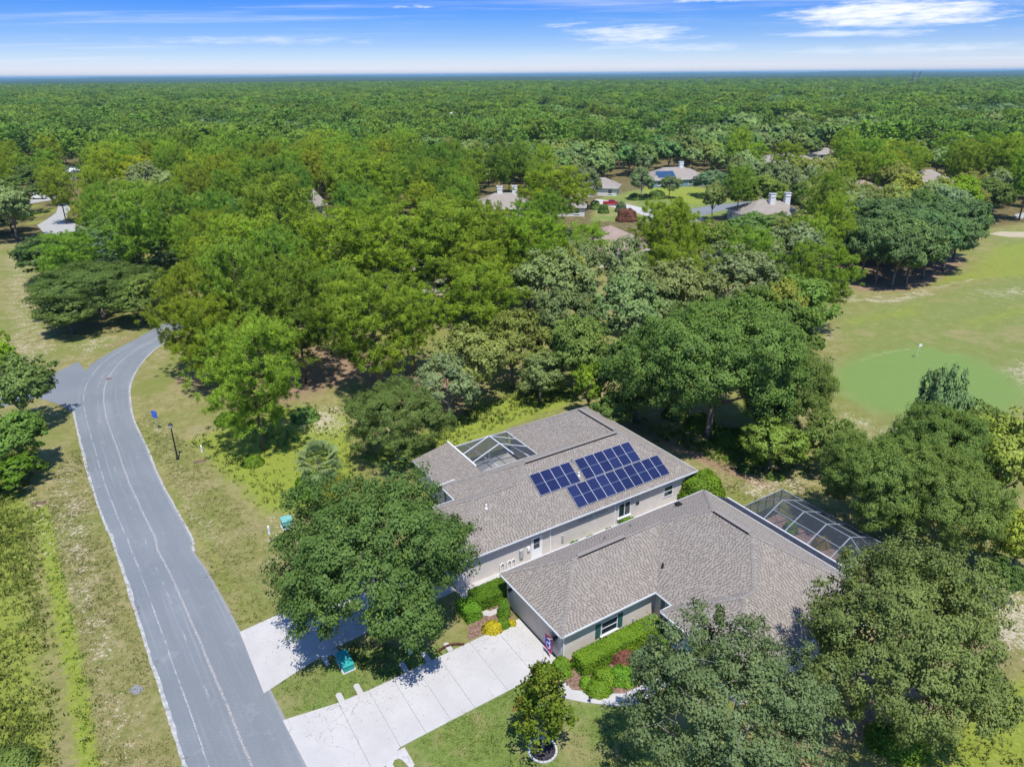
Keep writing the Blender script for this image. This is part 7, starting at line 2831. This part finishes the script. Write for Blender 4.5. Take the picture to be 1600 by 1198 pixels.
# ------------------------------------------------------------------ grass and weeds that stand up
def tufts():
    g = np.random.default_rng(21)
    zones = [  # polygon, tufts per square metre, height, spread, mat
        ('roadside_weeds', 'weed_leaf', [(-30, 700), (55, 690), (40, 760), (58, 800), (58, 900), (82, 1050), (96, 1215), (-330, 1215), (-200, 800)], 20.0, 0.32, 'tall yellow green weeds along the left edge of the verge'),
        ('tall_grass', 'weed_leaf', [(285, 690), (345, 668), (400, 650), (470, 630), (545, 645), (552, 760), (470, 800), (415, 800), (360, 745), (325, 715)], 3.0, 0.42, 'long lime green grass on the open front of the pine lot'),
        ('tall_grass', 'weed_leaf', [(545, 712), (640, 685), (700, 650), (780, 620), (880, 588), (900, 620), (800, 660), (700, 700), (640, 728)], 4.5, 0.5, 'bright tall grass strip behind the courtyard screen'),
        ('undergrowth', 'lime_leaf', [(960, 640), (1060, 672), (1130, 700), (1240, 700), (1290, 730), (1250, 745), (1130, 725), (1030, 690)], 4.0, 0.55, 'green undergrowth at the foot of the great oak'),
        ('tall_grass', 'weed_leaf', [(1420, 1180), (1500, 1135), (1620, 1045), (1700, 1230), (1400, 1230)], 6.0, 0.25, 'lime green grass at the lower right corner'),
        ('verge_grass', 'straw_leaf', [(70, 790), (95, 715), (125, 700), (140, 760), (165, 830), (200, 955), (232, 1050), (258, 1125), (285, 1215), (150, 1215), (130, 1060), (100, 930)], 16.0, 0.11, 'short dry grass on the verge left of the road'),
        ('verge_grass', 'straw_leaf', [(215, 655), (232, 640), (290, 690), (330, 745), (400, 815), (415, 900), (425, 970), (378, 978), (330, 890), (305, 840), (262, 750), (238, 705)], 14.0, 0.11, 'short dry grass on the verge right of the road'),
        ('lawn_grass', 'turf_leaf', [(575, 1215), (640, 1165), (820, 1062), (880, 1098), (980, 1108), (1010, 1215)], 34.0, 0.07, 'mown green lawn before the front house'),
        ('lawn_grass', 'turf_leaf', [(426, 1072), (505, 1022), (560, 1000), (705, 1012), (600, 1068), (545, 1095), (452, 1118)], 30.0, 0.07, 'mown green lawn between the two driveways'),
        ('back_grass', 'straw_leaf', [(1100, 715), (1200, 730), (1290, 770), (1240, 780), (1190, 790), (1120, 760)], 12.0, 0.14, 'dry grass behind the two near houses'),
        ('ditch_grass', 'lime_leaf', [(58, 798), (72, 795), (88, 860), (112, 960), (134, 1060), (156, 1215), (128, 1215), (112, 1060), (92, 960), (68, 860)], 9.0, 0.20, 'bright green grass strip in the left ditch'),
    ]
    for nm, mat, poly, dens, hh, lab in zones:
        r = np.array(ring(*poly))
        lo, hi = r.min(0), r.max(0)
        n = int((hi - lo).prod() * dens)
        n = min(n, 90000)
        q = g.uniform(lo, hi, (n, 2))
        d = inside_d(q[:, 0], q[:, 1], [tuple(p) for p in r])
        cl = np.array([vnoise(a, b, 2.3, 3) for a, b in q]) if n < 40000 else np.sin(q[:, 0] / 1.7) * np.cos(q[:, 1] / 2.1)
        keep = (d + g.normal(0, .35, n) > 0.0) & (cl + g.normal(0, .7, n) > -0.75)
        q, cl = q[keep], cl[keep]
        n = len(q)
        if n == 0:
            continue
        B = 6
        az = g.uniform(0, 2 * math.pi, (n, B))
        ln = hh * g.uniform(.45, 1.15, (n, B)) * (0.8 + .25 * np.clip(cl, -1, 1.5))[:, None]
        lean = g.uniform(.15, .75, (n, B)) * ln
        o = np.stack([q[:, 0], q[:, 1], np.zeros(n)], 1)[:, None, :] + np.concatenate([g.normal(0, .09, (n, B, 2)), np.zeros((n, B, 1))], 2)
        dr = np.stack([np.cos(az), np.sin(az), np.zeros_like(az)], 2)
        sd_ = np.stack([-np.sin(az), np.cos(az), np.zeros_like(az)], 2) * (0.035 + .03 * hh)
        tip = o + dr * lean[..., None] + np.array([0, 0, 1.0]) * ln[..., None]
        mid = o + dr * lean[..., None] * .35 + np.array([0, 0, 1.0]) * ln[..., None] * .6
        v = np.stack([o - sd_ * .4, mid - sd_, tip, mid + sd_], 2).reshape(-1, 3)
        cn = unit(dr * 0.5 + np.array([0, 0, 1.0]) + g.normal(size=dr.shape) * .25).reshape(-1, 3)
        me = np_mesh(nm, v, 4, MAT[mat], cn=cn)
        tag(link(nm, me), lab, 'grass', kind='stuff')


tufts()


# ------------------------------------------------------------------ thin summer air
def haze():
    mb = MB()
    mb.box(-24000, 24000, -700, 30500, -1.0, 62.0)
    m = bpy.data.materials.new('haze')
    m.use_nodes = True
    t = NT(m.node_tree)
    o = t.n('ShaderNodeOutputMaterial')
    v = t.n('ShaderNodeVolumePrincipled')
    v.inputs['Color'].default_value = (0.42, 0.80, 1.0, 1)
    v.inputs['Density'].default_value = HAZE
    v.inputs['Anisotropy'].default_value = 0.2
    t.l(v.outputs[0], o.inputs['Volume'])
    ob = mb.build('haze', m)
    tag(ob, 'thin blue air over the forest', kind='stuff')


HAZE = 0.00008
haze()


def leaf_litter():
    """fallen leaves on the pale concrete"""
    g = np.random.default_rng(77)
    n = 420
    u = np.concatenate([g.uniform(-17, 0.1, n), g.uniform(-17.5, -3, n // 2)])
    v = np.concatenate([2.3 + np.abs(g.normal(0, 1.6, n)), -2.6 - np.abs(g.normal(0, 2.0, n // 2))])
    keep = (v < 7.6) & (v > -8.3)
    u, v = u[keep], v[keep]
    c = np.stack([O2[0] + UU[0] * u + VV[0] * v, O2[1] + UU[1] * u + VV[1] * v, np.full(len(u), .066)], 1)
    nn = unit(g.normal(size=c.shape) * .25 + np.array([0, 0, 1.0]))
    me = np_mesh('leaf_litter', leaf_quads(c, nn, g.uniform(.025, .06, len(c)), 1.4, g), 4, MAT['mulch'])
    tag(link('leaf_litter', me), 'brown fallen leaves strewn on the driveways', 'leaves', kind='stuff')


leaf_litter()
